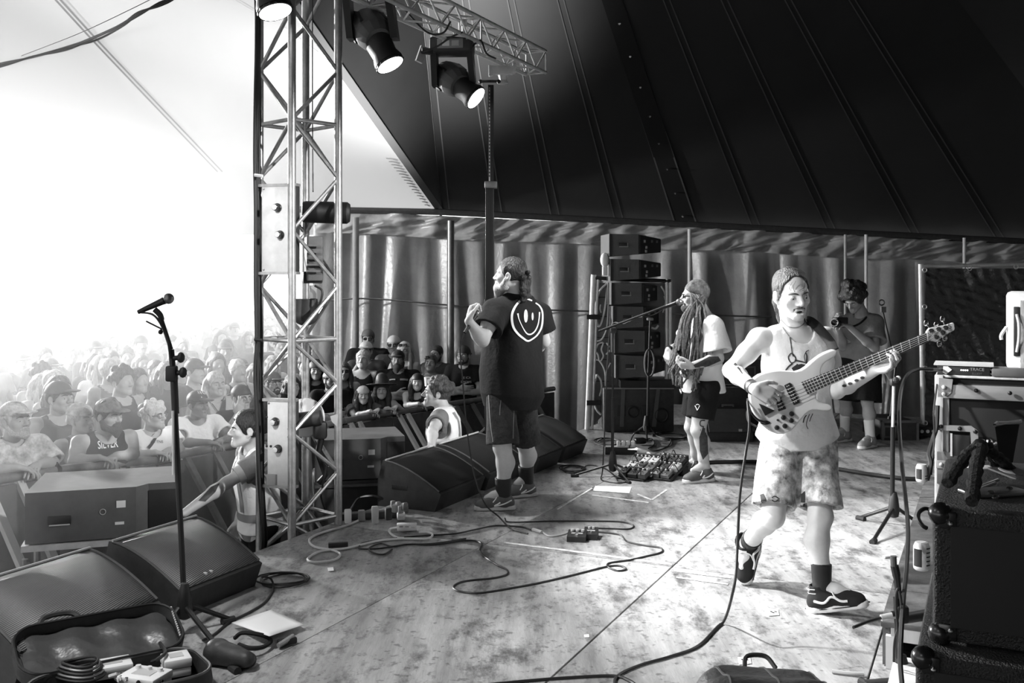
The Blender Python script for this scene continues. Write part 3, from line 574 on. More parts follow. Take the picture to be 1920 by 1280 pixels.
# haze
hz = M(); hb = [S(-2.4, -.15, -1.2), V3(-1.98, 6.6, -1.2), V3(-3.05, 17.2, -1.2), V3(-12, 44, -1.2), V3(-34, 40, -1.2), V3(-30, 4, -1.2)]
hz.prism(hb, V3(0, 0, 4.5))
hm = bpy.data.materials.new('haze'); hm.use_nodes = True; N = hm.node_tree.nodes; N.remove(N['Principled BSDF']); vsn = N.new('ShaderNodeVolumeScatter'); vsn.inputs['Density'].default_value = .055; vsn.inputs['Anisotropy'].default_value = .45
hm.node_tree.links.new(vsn.outputs[0], N['Material Output'].inputs['Volume']); MATS['haze'] = hm
HAZE = hz.build('haze', 'haze', sharp=0); tag(HAZE, 'bright stage haze hanging over the crowd at left', 'haze', kind='stuff')
# ------------------------------------------------------------------ lattice tower, front truss, moving heads, stand, barrier, wedges
def lattice(root, corners_at, levels, rc, rb, m, zig=4, ends=True, skip=()):
    """four chords and zigzag braces; corners_at(t)->4 points, levels = ring positions along t"""
    names = 'chord'
    for k in range(4):
        q = M(); q.cyl(corners_at(levels[0])[k], corners_at(levels[-1])[k], rc, n=12); q.build('chord', m, root)
    for i in range(len(levels)):
        c = corners_at(levels[i])
        for k in range(4):
            q = M(); q.cyl(c[k], c[(k+1) % 4], rb, n=8); q.build('ring_bar', m, root)
    for i in range(len(levels)-1):
        t0, t1 = levels[i], levels[i+1]
        for k in range(4):
            if k in skip: continue
            for j in range(zig):
                a = corners_at(t0+(t1-t0)*j/zig)[k if (j+k) % 2 == 0 else (k+1) % 4]; b = corners_at(t0+(t1-t0)*(j+1)/zig)[(k+1) % 4 if (j+k) % 2 == 0 else k]
                q = M(); q.cyl(a, b, rb, n=8); q.build('brace', m, root)
mat('tower_steel', .42, .38, .7, noise=.25, nscale=18)
TC = V3(-1.44, 6.85, 0)
r_ = .264; th = math.radians(-88)
def tw(z): return [TC+V3(r_*math.cos(th+k*math.pi/2), r_*math.sin(th+k*math.pi/2), z) for k in range(4)]    # near, right, back, left
tower = thing('truss_tower', 'tall square lattice steel tower standing at the stage edge left of centre', 'truss tower', TC+V3(0, 0, -.93))
lattice(tower, tw, [-.90, .06, 1.255, 2.70, 4.15, 5.4], .027, .0135, 'tower_steel')
q = M(); q.box(TC+V3(0, 0, -.92), (.7, .7, .03), rotz(th+math.pi/4)); q.build('base_plate', 'steel_dark', tower)
# black cable bundle taped down the left chord
def ztop(px, py, Y=6.7): return P(px, py, Y)
cb = thing('cable_bundle', 'bundle of black cables taped down the left leg of the lattice tower', 'cables', ztop(480, 1030))
for k in range(5):
    rg = random.Random(k); pts = [ztop(479+k*2.2+rg.uniform(-3, 3)+(2 if y > 700 else 0)*(y-700)/60, y, 6.62+.02*k) for y in (-10, 90, 190, 300, 400, 520, 640, 700, 800, 900, 1000, 1034)]
    q = M(); q.tube(bez(pts, 5), .011, 6); q.build('cable', 'cable_black', cb)
for y in (330, 638): q = M(); q.tube([ztop(478, y-2, 6.6), ztop(492, y, 6.58)], .012, 6); q.build('tape', 'white' if y == 330 else 'black', cb)
q = M(); q.tube(bez([ztop(586, -10, 6.9), ztop(586, 200, 6.9), ztop(587, 360, 6.9)], 4), .004, 5); tag(q.build('hanging_cord', 'cable_black'), 'thin dark cord hanging inside the lattice tower', 'cord')
fx = M(); 
# white panel boxes on the tower, each with two round knobs
def panel_box(name, label, x0, x1, y0, y1, knobs, Y, lean=0):
    a = P(x0, y0, Y); b = P(x1, y1, Y); ct = (a+b)/2; w = (b[0]-a[0])*1.04; h = a[2]-b[2]; R = rotz(-.26)
    t = thing(name, label, 'control box', V3(ct[0], ct[1], b[2]))
    q = M(); q.box(ct+R @ V3(0, .055, 0), (w, .09, h), R, .006); q.build('housing', 'dark', t)
    q = M(); q.box(ct, (w*.97, .012, h*.985), R, .003); pl = q.build('front_panel', 'panel_white', t)
    for kx, ky in knobs:
        p0_ = P(kx, ky, Y); e_ = nrm(p0_-EYE); n_p = R @ V3(0, -1, 0); p = EYE+e_*(((ct+n_p*.006-EYE) @ n_p)/(e_ @ n_p)); q = M(); q.lathe([(.028, 0), (.028, .012), (.022, .02), (.021, .045), (.017, .05), (0, .05)], p, R @ V3(0, -1, 0), 18); kn = q.build('knob', 'black_gloss', t)
        q = M(); q.lathe([(.018, .0505), (.0, .0515)], p, R @ V3(0, -1, 0), 14); q.build('knob_cap', 'alu', kn)
    for sx in (-.42, .42):
        for sz in (-.46, .46): q = M(); q.ball(ct+R @ V3(sx*w, -.008, sz*h), (.007, .004, .007), n=8); q.build('screw', 'steel_dark', t)
    for sz in (-.5, .5): q = M(); q.box(ct+V3(0, .02, sz*h), (w*1.3, .06, .018), R); q.build('mounting_rail', 'tower_steel', t)
    return t, ct, w, h, R
panel_box('control_box', 'upper white-faced box with two round knobs on the lattice tower', 489, 551, 347, 512, [(521, 389), (526, 440)], 6.62)
t, ct, w, h, R = panel_box('control_box', 'lower white-faced box with two round knobs on the lattice tower', 500, 549, 750, 912, [(517, 790), (522, 841)], 6.62)
q = M(); q.box(ct+R @ V3(-.05, -.012, -h*.42), (.07, .01, .07)); q.build('socket_cover', 'grey', t)
for dx_, dz_ in ((-.09, .17), (-.09, -.02), (-.06, -.02)): q = M(); q.ball(ct+R @ V3(dx_, -.008, dz_), (.009, .006, .009), n=8); q.build('hole_plug', 'black', t)
# chain hoist gear behind the upper box
mt = thing('chain_hoist', 'dark chain hoist with rounded motor hanging inside the lattice tower', 'hoist', P(575, 600, 6.85))
q = M(); q.box(P(588, 485, 6.85), (.11, .16, .30), rotz(.3), .01); q.build('gearbox', 'grey_dark', mt)
for k in range(5): q = M(); q.box(P(588, 460+k*12, 6.74), (.09, .01, .012), rotz(.3)); q.build('cooling_fin', 'steel_dark', mt)
q = M(); q.box(P(585, 520, 6.85), (.13, .12, .08), rotz(.3), .01); q.build('bracket', 'black', mt)
q = M(); q.box(P(587, 547, 6.83), (.05, .1, .09), rotz(.2), .006); q.build('terminal_box', 'grey', mt)
q = M(); q.ball(P(573, 590, 6.86), (.09, .09, .075), n=18); q.cyl(P(573, 590, 6.86), P(573, 560, 6.86), .088, .08, 18); q.build('motor', 'dark', mt)
q = M(); q.tube(bez([P(590, 535, 6.75), P(604, 545, 6.75), P(601, 565, 6.75), P(592, 580, 6.78)], 6), .008, 6); q.build('power_lead', 'cable_black', mt)
for k in range(30):
    z = 606+k*5.2; q = M(); a = P(551+.0*k, z, 6.86); ang = (k % 2)*math.pi/2; n8 = [a+V3(.007*math.cos(t_)*math.cos(ang), .007*math.cos(t_)*math.sin(ang), .013*math.sin(t_)) for t_ in np.linspace(0, 2*math.pi, 8, endpoint=False)]; q.tube(n8, .0028, 5, True); q.build('chain_link', 'steel_dark', mt)
q = M(); q.lathe([(0, 0), (.07, 0), (.075, .02), (.075, .30), (.06, .32), (0, .32)], P(568, 397, 6.95), (1, .1, -.02), 20); o = q.build('drape_roll', 'black'); tag(o, 'rolled black drape lashed across the lattice tower', 'drape roll')
# round pale reflector disc and black arm behind the lower box
dl = thing('followspot', 'round lamp with pale disc face clamped in the lower lattice tower', 'lamp', P(572, 850, 6.95))
q = M(); q.lathe([(0, .012), (.125, .010), (.135, 0), (.135, -.02), (.12, -.06), (0, -.06)], P(572, 783, 6.98), V3(-.1, -1, .05), 32); q.build('disc', 'white', dl)
q = M(); q.cyl(P(556, 789, 6.86), P(602, 782, 6.86), .055, .05, 18); q.build('barrel', 'dark', dl)
q = M(); q.box(P(600, 806, 6.9), (.09, .08, .12), rotz(.4), .02); q.build('yoke', 'black', dl)
q = M(); q.tube([P(604, 815, 6.9), P(596, 850, 6.92), P(610, 890, 6.95), P(598, 905, 6.95)], .022, 8); q.build('arm', 'black', dl)
q = M(); q.tube(bez([P(612, 872, 6.75), P(606, 905, 6.75), P(602, 930, 6.8), P(610, 955, 6.85)], 6), .007, 6); q.build('lead', 'cable_black', dl)
tpz = M(); tpz.prism([P(619, 780, 6.72), P(634, 776, 6.7), P(632, 800, 6.7), P(622, 790, 6.72)], V3(0, .004, 0)); tag(tpz.build('tape_flag', 'light_grey'), 'loose strip of pale tape on the right leg of the tower', 'tape')
# ------------------------------------------------------------------ front truss on its winch stand
hw = .105
def ft(t):
    c = S(t, 0, 3.78); l = VV*hw; h = V3(0, 0, hw); return [c-l-h, c+l-h, c+l+h, c-l+h]
truss = thing('overhead_truss', 'box truss with zigzag braces carrying the moving heads above the stage front', 'truss', S(4.25, 0, 3.67))
lattice(truss, ft, [-1.35, .05, 1.45, 2.85, 4.25], .017, .0085, 'alu', zig=6)
stand = thing('winch_stand', 'tall telescopic winch stand holding the far end of the box truss', 'lighting stand', S(3.25, 0, 0))
X_, Y_ = S(3.25, 0)[:2]
zz = lambda py: P(943, py, Y_)[2]
q = M(); q.box((X_, Y_, (zz(160)+zz(350))/2), (.05, .05, zz(160)-zz(350))); q.build('inner_mast', 'dark_metal', stand)
q = M(); q.box((X_-.012, Y_-.027, (zz(160)+zz(345))/2), (.012, .004, zz(160)-zz(345)-.05)); q.build('mast_scale', 'light_grey', stand)
for k in range(26):
    q = M(); q.box((X_-.012, Y_-.030, zz(168)-k*.031), (.008, .003, .014)); q.build('mast_hole', 'black', stand)
q = M(); q.box((X_-.01, Y_, (zz(345)+zz(560))/2), (.075, .075, zz(345)-zz(560)), None, .005); q.build('outer_mast', 'dark_metal', stand)
q = M(); q.box((X_-.01, Y_, (zz(560)+.03)/2), (.09, .09, zz(560)-.03), None, .005); q.build('lower_mast', 'dark_metal', stand)
for sx, sy in ((-1, 0), (1, 0), (0, 1), (0, -1)):
    q = M(); q.cyl((X_-.01, Y_, .35), (X_-.01+.5*sx*.7, Y_+.5*sy*.7, .03), .018, n=8); q.build('outrigger', 'dark_metal', stand)
q = M(); q.box((X_, Y_, zz(347)), (.11, .1, .06), None, .006); q.build('lock_collar', 'steel_dark', stand)
q = M(); q.box(P(940, 132, Y_-.05), (.20, .06, .075), rotz(math.atan2(U[1], U[0])-1.15), .005); q.box(P(920, 133, Y_-.05), (.035, .08, .09), rotz(.0), .004); q.box(P(964, 128, Y_-.05), (.03, .07, .09), None, .004); q.build('truss_adapter', 'panel_white', stand)
q = M(); q.lathe([(.045, 0), (.03, -.05), (.05, -.065), (.05, -.08), (.03, -.085)], P(943, 140, Y_), n=16); q.build('spigot', 'alu', stand)
for dx in (-.09, .07): q = M(); q.cyl((X_, Y_-.02, zz(153)), (X_+dx, Y_-.06, zz(153)-.01), .012, n=8); q.ball((X_+dx, Y_-.06, zz(153)-.01), .02, n=8); q.build('clamp_knob', 'black', stand)
# ------------------------------------------------------------------ moving heads
def moving_head(label, base, head, lens, aim, s=1.):
    t = thing('moving_head', label, 'stage light', base-V3(0, 0, .3), 'moving heads on the front truss')
    R = frame(V3(*(U*.8-VV*.3)) if True else U)
    q = M(); q.box(base, np.array([.36, .27, .13])*s, R, .025); bs = q.build('base', 'dark', t)
    q = M(); q.box(base+R @ V3(0, -.137*s, 0), np.array([.22, .012, .08])*s, R, .004); dp = q.build('display_panel', 'grey', bs)
    q = M(); q.box(base+R @ V3(-.035, -.145*s, 0), np.array([.06, .006, .045])*s, R); q.build('display', 'off_white', bs)
    q = M(); q.box(base+R @ V3(.045, -.145*s, 0), np.array([.06, .006, .045])*s, R); q.build('button_pad', 'light_grey', bs)
    for sx in (-1, 1): q = M(); q.cyl(base+R @ V3(.1*sx*s, 0, .06*s), base+R @ V3(.1*sx*s, 0, .2*s), .02*s, n=10); q.box(base+R @ V3(.1*sx*s, 0, .2*s), np.array([.05, .07, .06])*s, R, .01); q.build('truss_clamp', 'alu', t)
    for sx in (-1, 1):
        p0 = base+R @ V3(.155*sx*s, 0, -.06*s); p1 = head+R @ V3(.165*sx*s, 0, .02*s); q = M(); o_ = R @ V3(.025*s, 0, 0); w_ = R @ V3(0, .075*s, 0)
        q.hexa([p1-o_-w_*.8+V3(0, 0, -.07*s), p1+o_-w_*.8+V3(0, 0, -.07*s), p1+o_+w_*.8+V3(0, 0, -.07*s), p1-o_+w_*.8+V3(0, 0, -.07*s)], [p0-o_-w_, p0+o_-w_, p0+o_+w_, p0-o_+w_]); q.build('yoke_arm', 'black', t)
    a = nrm(aim-lens); Rh = frame(a, (0, 0, 1)); q = M()
    q.lathe([(0, -.20*s), (.07*s, -.20*s), (.115*s, -.17*s), (.135*s, -.10*s), (.14*s, .02*s), (.12*s, .07*s), (.1*s, .10*s)], head, a, 14); hd = q.build('lamp_head', 'grey_dark', t, sharp=.3)
    for k in range(4):
        an = .6+k*math.pi/2; c_ = head+Rh @ V3(.13*math.cos(an), -.08, .13*math.sin(an))*s; q = M(); q.box(c_, np.array([.06, .13, .02])*s, Rh @ np.array([[math.cos(an+1.57), 0, math.sin(an+1.57)], [0, 1, 0], [-math.sin(an+1.57)*-1, 0, math.cos(an+1.57)]]) if False else Rh, .006); q.build('vent_panel', 'black', hd)
    q = M(); mid = head+(lens-head)*.45; q.lathe([(.10*s, 0), (.095*s, np.linalg.norm(lens-mid)*.5), (.112*s, np.linalg.norm(lens-mid)*.85), (.112*s, np.linalg.norm(lens-mid))], mid, nrm(lens-mid), 24); q.cyl(head, mid, .11*s, .1*s, 20); q.build('snout', 'black', t)
    q = M(); n = 36; prof = []; d = nrm(lens-head); x = nrm(np.cross(d, [0, 0, 1])); y = np.cross(d, x)
    ring = [lens+d*.004+(x*math.cos(i*2*math.pi/n)+y*math.sin(i*2*math.pi/n))*(.108+.005*(i % 2))*s for i in range(n)]; ring2 = [p+d*.012 for p in ring]; q.prism(ring, d*.014); q.build('lens_ring', 'black', t)
    q = M(); q.lathe([(.101*s, .019), (.08*s, .024), (0, .028)], lens, d, 36); q.build('lens', 'lens_glow', t)
moving_head('large dark moving head with a bright lens hung nearest the lattice tower', P(690, -25, 7.45), P(700, 62, 7.55), LENS[1], LENS[1]+(LENS[1]-P(690, 62, 7.75)))
moving_head('second dark moving head with lit lens and pale display panel beside the winch stand', P(848, 88, 8.65), P(852, 152, 8.8), LENS[2], LENS[2]+(LENS[2]-P(850, 150, 8.95)))
moving_head('bright round lens of a moving head seen through the top of the lattice tower', P(500, -150, 6.25), P(494, -55, 6.35), LENS[0], LENS[0]+(LENS[0]-P(490, -60, 6.5)))
for k, pts in enumerate(([(760, 20), (800, 60), (830, 62), (845, 40)], [(790, 98), (818, 88), (845, 70), (868, 60)], [(878, 98), (900, 75), (912, 100), (930, 110)])):
    q = M(); q.tube(bez([P(x, y, 8.0+.3*k) for x, y in pts], 6), .008, 6); o = q.build('lamp_cable', 'cable_black'); tag(o, ['black cable looping under the truss beside the large moving head', 'black cable draped into the second moving head', 'black cable looping beside the truss adapter'][k], 'cable')
pb = thing('clear_bracket', 'small clear-edged bracket clamped beside the second moving head', 'bracket', P(792, 115, 8.5)); q = M(); q.box(P(790, 102, 8.5), (.06, .03, .14), rotz(.5) @ np.array([[.94, 0, .34], [0, 1, 0], [-.34, 0, .94]])); q.build('plate', 'grey', pb); q = M(); q.box(P(800, 96, 8.5), (.1, .06, .05), rotz(.4), .01); q.build('clamp', 'black', pb)
# overhead cables at top left
oc = thing('overhead_cables', 'sagging bundle of dark cables strung under the pale canvas at top left', 'cables', P(165, 70, 7))
for k in range(4):
    rg = random.Random(k+20); pts = [(-700, 300), (-350, 210), (-60, 138), (0, 122), (62, 108), (125, 90), (180, 72), (230, 45), (262, 26), (300, 8), (340, -14), (480, -110), (640, -240)]; q = M(); q.tube(bez([P(x+rg.uniform(-3, 3), y+rg.uniform(-3.5, 3.5), 7+.05*k) for x, y in pts], 5), .0075, 6); q.build('cable', 'cable_black', oc)
q = M(); q.tube(bez([P(40, 105, 7.1), P(150, 62, 7.1), P(240, 20, 7.1), P(300, -10, 7.1)], 6), .003, 5); q.build('thin_wire', 'steel_dark', oc)
# ------------------------------------------------------------------ crowd barrier
mat('barrier', .22, .5, .6, noise=.25, nscale=10); mat('barrier_panel', .10, .55, .4, noise=.3, nscale=5)
RP = [P(*q) for q in ((-90, 912, 6.5), (106, 881, 7.3), (292, 861, 8.3), (462, 828, 9.4), (555, 808, 10.2), (643, 789, 11), (735, 774, 11.8), (824, 760, 12.6), (920, 746, 13.5), (1040, 728, 14.6))]
BL = ['barrier section at the left edge below the camouflage jacket', 'barrier section under the man in the lettered vest', 'barrier section under the boy with the crossbody strap', 'barrier section hidden behind the lattice tower', 'barrier section right behind the tower\'s pale disc lamp',
      'barrier section under the woman in the hair band', 'barrier section with paired braces under the hat', 'barrier section directly behind the curly-haired steward', 'barrier section behind the singer\'s legs']
for i in range(len(RP)-1):
    a, b = RP[i], RP[i+1]; d = nrm(b-a); n_ = nrm(np.cross(d, [0, 0, 1])); a = a+d*.02; b = b-d*.02
    za, zb = ground_z(*a[:2]), ground_z(*b[:2]); t = thing('crowd_barrier', BL[i], 'barrier', V3(*((a+b)/2)[:2], min(za, zb)), 'crowd barrier sections')
    q = M(); q.cyl(a, b, .034, n=14); q.build('rail', 'barrier', t)
    a1, b1 = a-V3(0, 0, .05), b-V3(0, 0, .05); A0, B0 = V3(a[0], a[1], za+.03), V3(b[0], b[1], zb+.03); k_ = n_*.012
    q = M(); q.hexa([A0-k_, B0-k_, B0+k_, A0+k_], [a1-k_, b1-k_, b1+k_, a1+k_]); q.build('front_panel', 'barrier_panel', t)
    for s_ in ((.12, .30) if i in (5, 6) else (.3, .62)):
        p = a+(b-a)*s_-V3(0, 0, .03); f_ = p+n_*.75; f_[2] = ground_z(*f_[:2])+.03; 
        q = M(); w = d*.03; q.hexa([f_-w-n_*.02, f_+w-n_*.02, f_+w+n_*.02, f_-w+n_*.02], [p-w-n_*.02, p+w-n_*.02, p+w+n_*.02, p-w+n_*.02]); q.build('brace', 'light_grey' if i in (0, 5, 6) else 'barrier', t)
    p = (a+b)/2+n_*.45; q = M(); q.box(V3(p[0], p[1], (za+zb)/2+.02), (np.linalg.norm(b-a)*.98, .9, .02), rotz(math.atan2(d[1], d[0]))); q.build('foot_plate', 'barrier', t)
p = RP[1]; q = M(); q.tube([p+V3(.0, 0, .045), p+V3(0, -.045, 0), p+V3(0, 0, -.045), p+V3(0, .045, 0)], .016, 8, True); tag(q.build('rail_strap', 'black'), 'black strap wrapped round the barrier rail at far left', 'strap')
# ------------------------------------------------------------------ floor wedges
def grille_mat(name, v, sc):
    m = bpy.data.materials.new(name); m.use_nodes = True; N = m.node_tree.nodes; L = m.node_tree.links; b = N['Principled BSDF']; tc = N.new('ShaderNodeTexCoord'); mp = N.new('ShaderNodeMapping'); mp.inputs['Rotation'].default_value = (0, 0, math.atan2(U[1], U[0])); mp.inputs['Scale'].default_value = (1, 1, 1)
    L.new(tc.outputs['Object'], mp.inputs[0]); w = N.new('ShaderNodeTexWave'); w.inputs['Scale'].default_value = sc; w.bands_direction = 'DIAGONAL'; L.new(mp.outputs[0], w.inputs[0]); r = N.new('ShaderNodeMapRange'); r.inputs[3].default_value = v*.25; r.inputs[4].default_value = v*1.5; L.new(w.outputs[1], r.inputs[0]); L.new(r.outputs[0], b.inputs['Base Color']); b.inputs['Roughness'].default_value = .42; b.inputs['Metallic'].default_value = .3
    bp = N.new('ShaderNodeBump'); bp.inputs['Strength'].default_value = .5; bp.inputs['Distance'].default_value = .003; L.new(w.outputs[1], bp.inputs['Height']); L.new(bp.outputs[0], b.inputs['Normal']); MATS[name] = m
grille_mat('grille', .17, 95)
def wedge(label, u0, u1, v0=-.05, depth=.53, h=.335, logo=False, m='grille'):
    t = thing('floor_wedge', label, 'stage monitor', S((u0+u1)/2, v0+depth/2, 0), 'floor wedges along the stage front')
    # profile in (v,z): upright back, short top, curved sloping grille, low front lip
    arc = [(.06+.02*0, h)]; n = 10
    for i in range(n+1):
        s = i/n; arc.append((.07+(depth-.09)*s, h-.01-(h-.15)*(s**1.55)))
    prof = [(.0, 0.), (-.0, h*.55), (.045, h), *arc, (depth, .13), (depth-.05, .0)]
    q = M(); q.prism([S(u0, v0+a, b) for a, b in prof], U*(u1-u0)); q.build('cabinet', 'dark', t, sharp=.5)
    g_ = M(); vv = []; e = .012
    for a, b in arc[1:]: vv += [S(u0+e, v0+a+.004, b+.006), S(u1-e, v0+a+.004, b+.006)]
    g_.add(vv, [(2*i, 2*i+1, 2*i+3, 2*i+2) for i in range(len(arc)-2)]); o = g_.build('grille', m, t, sharp=0); sm = o.modifiers.new('t', 'SOLIDIFY'); sm.thickness = .006
    for u_ in (u0+.006, u1-.006):
        q = M(); q.tube([S(u_, v0+a+.002, b+.006) for a, b in arc[1:]], .007, 6); q.build('grille_edge', 'grey_dark', t)
    q = M(); q.tube([S(u0, v0+.07, h+.004), S(u1, v0+.07, h+.004)], .007, 6); q.build('top_edge', 'light_grey', t)
    for sd, u_ in ((-1, u0), (1, u1)):
        q = M(); q.box(S(u_+sd*.002, v0+.19, .15), (.13, .006, .035), RS, .002); q.build('side_handle', 'black', t)
    if logo:
        q = M()
        for k in (0, 1): q.box(S(u0+(u1-u0)*(.36+.07*k), v0+depth-.055, .168), (.03, .012, .012), RS, .002)
        q.build('badge', 'alu', t)
    return t
wedge('large floor wedge in the bottom left corner behind the gig bag', -2.0, -1.24); wedge('large floor wedge with small badge just left of the near microphone stand', -1.1, -.5, logo=True)
wedge('black floor wedge the steward leans on, left of the singer\'s feet', 1.42, 2.12, -.02, m='black_matte'); wedge('black floor wedge half hidden behind the singer\'s near leg', 2.22, 2.9, -.02, m='black_matte')
wedge('floor wedge just right of the singer\'s legs, nearer of that pair', 3.02, 3.52, .05); wedge('floor wedge farthest along the stage front beside the scaffold post', 3.6, 4.15, .05)
# front fill speakers in the pit
def fill_box(label, c, w, d, h, yaw, labels=True):
    R = rotz(yaw); t = thing('fill_speaker', label, 'speaker', c-V3(0, 0, h/2)); q = M(); bev = .012
    poly = [(-w/2, -d/2), (w*.22, -d/2), (w*.30, -d*.38), (w/2, -d*.38), (w*.46, d/2), (-w*.46, d/2)]
    q.prism([c+R @ V3(x, y, -h/2) for x, y in poly], V3(0, 0, h)); q.build('cabinet', 'grey_dark', t)
    q = M(); q.box(c+R @ V3(w*.40, -d*.385, -.01), (w*.2, .01, h*.8), R, .003); q.build('connector_panel', 'black', t)
    q = M(); q.box(c+R @ V3(-w*.28, -d/2-.002, -.02), (.12, .012, .05), R, .004); hd = q.build('handle_recess', 'black', t)
    q = M(); q.box(c+R @ V3(-w*.28, -d/2-.008, -.046), (.11, .01, .008), R, .003); q.build('handle_lip', 'light_grey', hd)
    if labels:
        for a, b, s_ in ((.12, .05, (.05, .04)), (.11, -.06, (.05, .016))): q = M(); q.box(c+R @ V3(w*a, -d/2-.003, b), (s_[0], .004, s_[1]), R); q.build('sticker', 'off_white', t)
        q = M(); q.tube([c+R @ V3(w*-.0+.016*math.cos(a), -d/2-.004, .012+.016*math.sin(a)) for a in np.linspace(0, 6.28, 12, endpoint=False)], .002, 5, True); q.build('badge', 'light_grey', t)
    return t
sub = M(); c = V3(-2.38, 6.22, 0); yaw = math.radians(18)
fill_box('grey fill speaker with handle slot in the pit at left beside the rail', V3(-2.46, 6.15, .305), .82, .62, .29, yaw)
fs = thing('speaker_stand', 'low metal frame carrying the left fill speaker in the pit', 'stand', V3(-2.50, 6.15, -.9)); R = rotz(yaw)
for sx in (-.38, .38):
    for sy in (-.25, .25): q = M(); q.cyl(V3(-2.50, 6.15, -.9)+R @ V3(sx, sy, 0), V3(-2.50, 6.15, .06)+R @ V3(sx, sy, 0), .02, n=8); q.build('leg', 'barrier', fs)
q = M(); q.box(V3(-2.46, 6.15, .135), (.86, .64, .035), R); q.build('top_frame', 'alu', fs)
for sx in (-.38, .38): q = M(); q.cyl(V3(-2.50, 6.15, .04)+R @ V3(sx, -.25, 0), V3(-2.50, 6.15, -.5)+R @ V3(-sx*.2, -.25, 0), .016, n=8); q.build('cross_brace', 'barrier', fs)
c2 = P(672, 848, 8.15); fill_box('dark fill speaker in the pit behind the right leg of the lattice tower', c2, .70, .6, .31, math.radians(12))
q = M(); q.box(V3(c2[0], c2[1], (c2[2]-.155-.95)/2), (.72, .6, c2[2]-.155+.95-.01), rotz(math.radians(12)), .02); sb = thing('subwoofer', 'black subwoofer under the second fill speaker in the pit', 'speaker', V3(c2[0], c2[1], -.95)); q.build('cabinet', 'dark', sb)
q = M(); q.box(V3(c2[0], c2[1], c2[2]-.2)+rotz(math.radians(12)) @ V3(0, -.31, 0), (.7, .02, .02), rotz(math.radians(12))); q.build('edge_strip', 'steel_dark', sb)
# ------------------------------------------------------------------ performers
def put_shoe(root, a, t, kind, upper, sole, hi=0., s=1., flat=None):
    B, So, p, ax = shoe_sdf(np.asarray(a, float), np.asarray(t, float), hi, s, flat)
    v, q = B.mesh(.0055); o = fast_mesh('shoe', v, q, upper, root); v, q = So.mesh(.0055); fast_mesh('sole', v, q, sole, o)
    d, lat, up = ax; lc = M()
    for k in range(6):
        f = .045+.017*k; z = .100-.0085*k+hi*(.4-.08*k)
        lc.tube([p(f, -.026, z-.006), p(f+.004, 0, z+.008), p(f, .026, z-.006)], .0042, 5); lc.tube([p(f, -.026, z-.004), p(f+.012, .0, z+.006), p(f+.017, .026, z-.013)], .0036, 5)
    lc.tube(bez([p(.05, 0, .108+hi*.4), p(.055, -.04, .09), p(.08, -.05, .06)], 4), .0038, 5); lc.tube(bez([p(.05, 0, .108+hi*.4), p(.06, .045, .085), p(.075, .05, .06)], 4), .0038, 5)
    lc.build('laces', 'white', o); return o, p, ax
def sock(root, a, k, top, m, r=.042, name='sock'):
    B = SDF(); d = nrm(k-a); B.fru(a-d*.02, a+d*top, r, r+.006, .01); v, q = B.mesh(.006); return fast_mesh(name, v, q, m, root)
# ---- bass player
J = dict(head=P(1484, 551, 5.22), hf=nrm(V3(.19, -.96, -.15)), hu=nrm(V3(-.06, -.1, 1)), neck=P(1490, 617, 5.30), sl=P(1548, 634, 5.36), sr=P(1424, 636, 5.26), el=P(1568, 732, 5.24), wl=P(1640, 694, 4.905), er=P(1371, 694, 5.22), wr=P(1416, 730, 4.92),
         hl=P(1530, 812, 5.30), hr=P(1464, 812, 5.28), kl=P(1538, 968, 5.10), kr=P(1449, 968, 5.12), al=P(1541, 1100, 5.06), ar=P(1401, 1019, 5.52), tl=P(1625, 1120, 4.98), tr=P(1388, 1082, 5.47),
         hdr=nrm(V3(.90, .02, -.36)), hnr=nrm(V3(-.1, .95, -.3)), hdl=nrm(V3(.75, -.25, .38)), hnl=nrm(V3(-.2, -.75, .75)))
J['hnl'] = nrm(V3(-.30, -.15, .95)); J['hdl'] = nrm(V3(.72, -.60, .20))
OB = dict(hs=1.05, hipr=.080, hipb=.08, curlr=(.45, .5, .55, .6), thumbr=.1, curll=(.72, .78, .82, .55), thumbl=.2, mouth=.55, limb=1.0, spread=.2, prof=[(z, w*.99, d*.96, y) for z, w, d, y in PROF])
bass_man = thing('person', 'bass player in a pale vest and tie-dye shorts striding across the stage', 'person', V3(1.42, 5.2, 0))
B, T = body_sdf(J, OB); v, q = B.mesh(.0048); body = fast_mesh('body', v, q, 'skin_pale', bass_man)
Bs = shirt_sdf(J, OB, T, .016, hem=.02, flare=.040, neck=.082, tank=True); v, q = Bs.mesh(.0065, .0035, 26, 2); vest = fast_mesh('vest', v, q, 'tee_white', bass_man)
Bp = pants_sdf(J, OB, T, .016, .89, .032, top=.10); v, q = Bp.mesh(.0075, .005, 22, 4); shorts = fast_mesh('shorts', v, q, 'tie_dye', bass_man)
OB['hairline'] = .104; OB['hair_t'] = .009; OB['hair_len'] = .18
v, q = hair_sdf(J, OB, 'tied', 1.05).mesh(.005, .0022, 90, 3); hair = fast_mesh('hair', v, q, 'hair_mid', bass_man)
v, q = beard_sdf(J, 1.05, False, .002).mesh(.004); fast_mesh('beard', v, q, 'stubble', bass_man); face_details(J, bass_man, 1.05, skin='skin_pale', lid=.05)
Rh = head_frame(J); w_ = lambda x, y, z: J['head']+Rh @ V3(x, y, z)
lp = M(); lp.ball(w_(0, .0885, -.0765), (.0155, .006, .0065), Rh, 12); lp.build('mouth', 'black', bass_man)
q = M(); q.tube([w_(-.083+.004*0, -.004+.012*math.cos(a), -.048+.012*math.sin(a)) for a in np.linspace(0, 6.28, 14, endpoint=False)], .0042, 6, True); q.build('ear_ring', 'white', bass_man)
st = M()
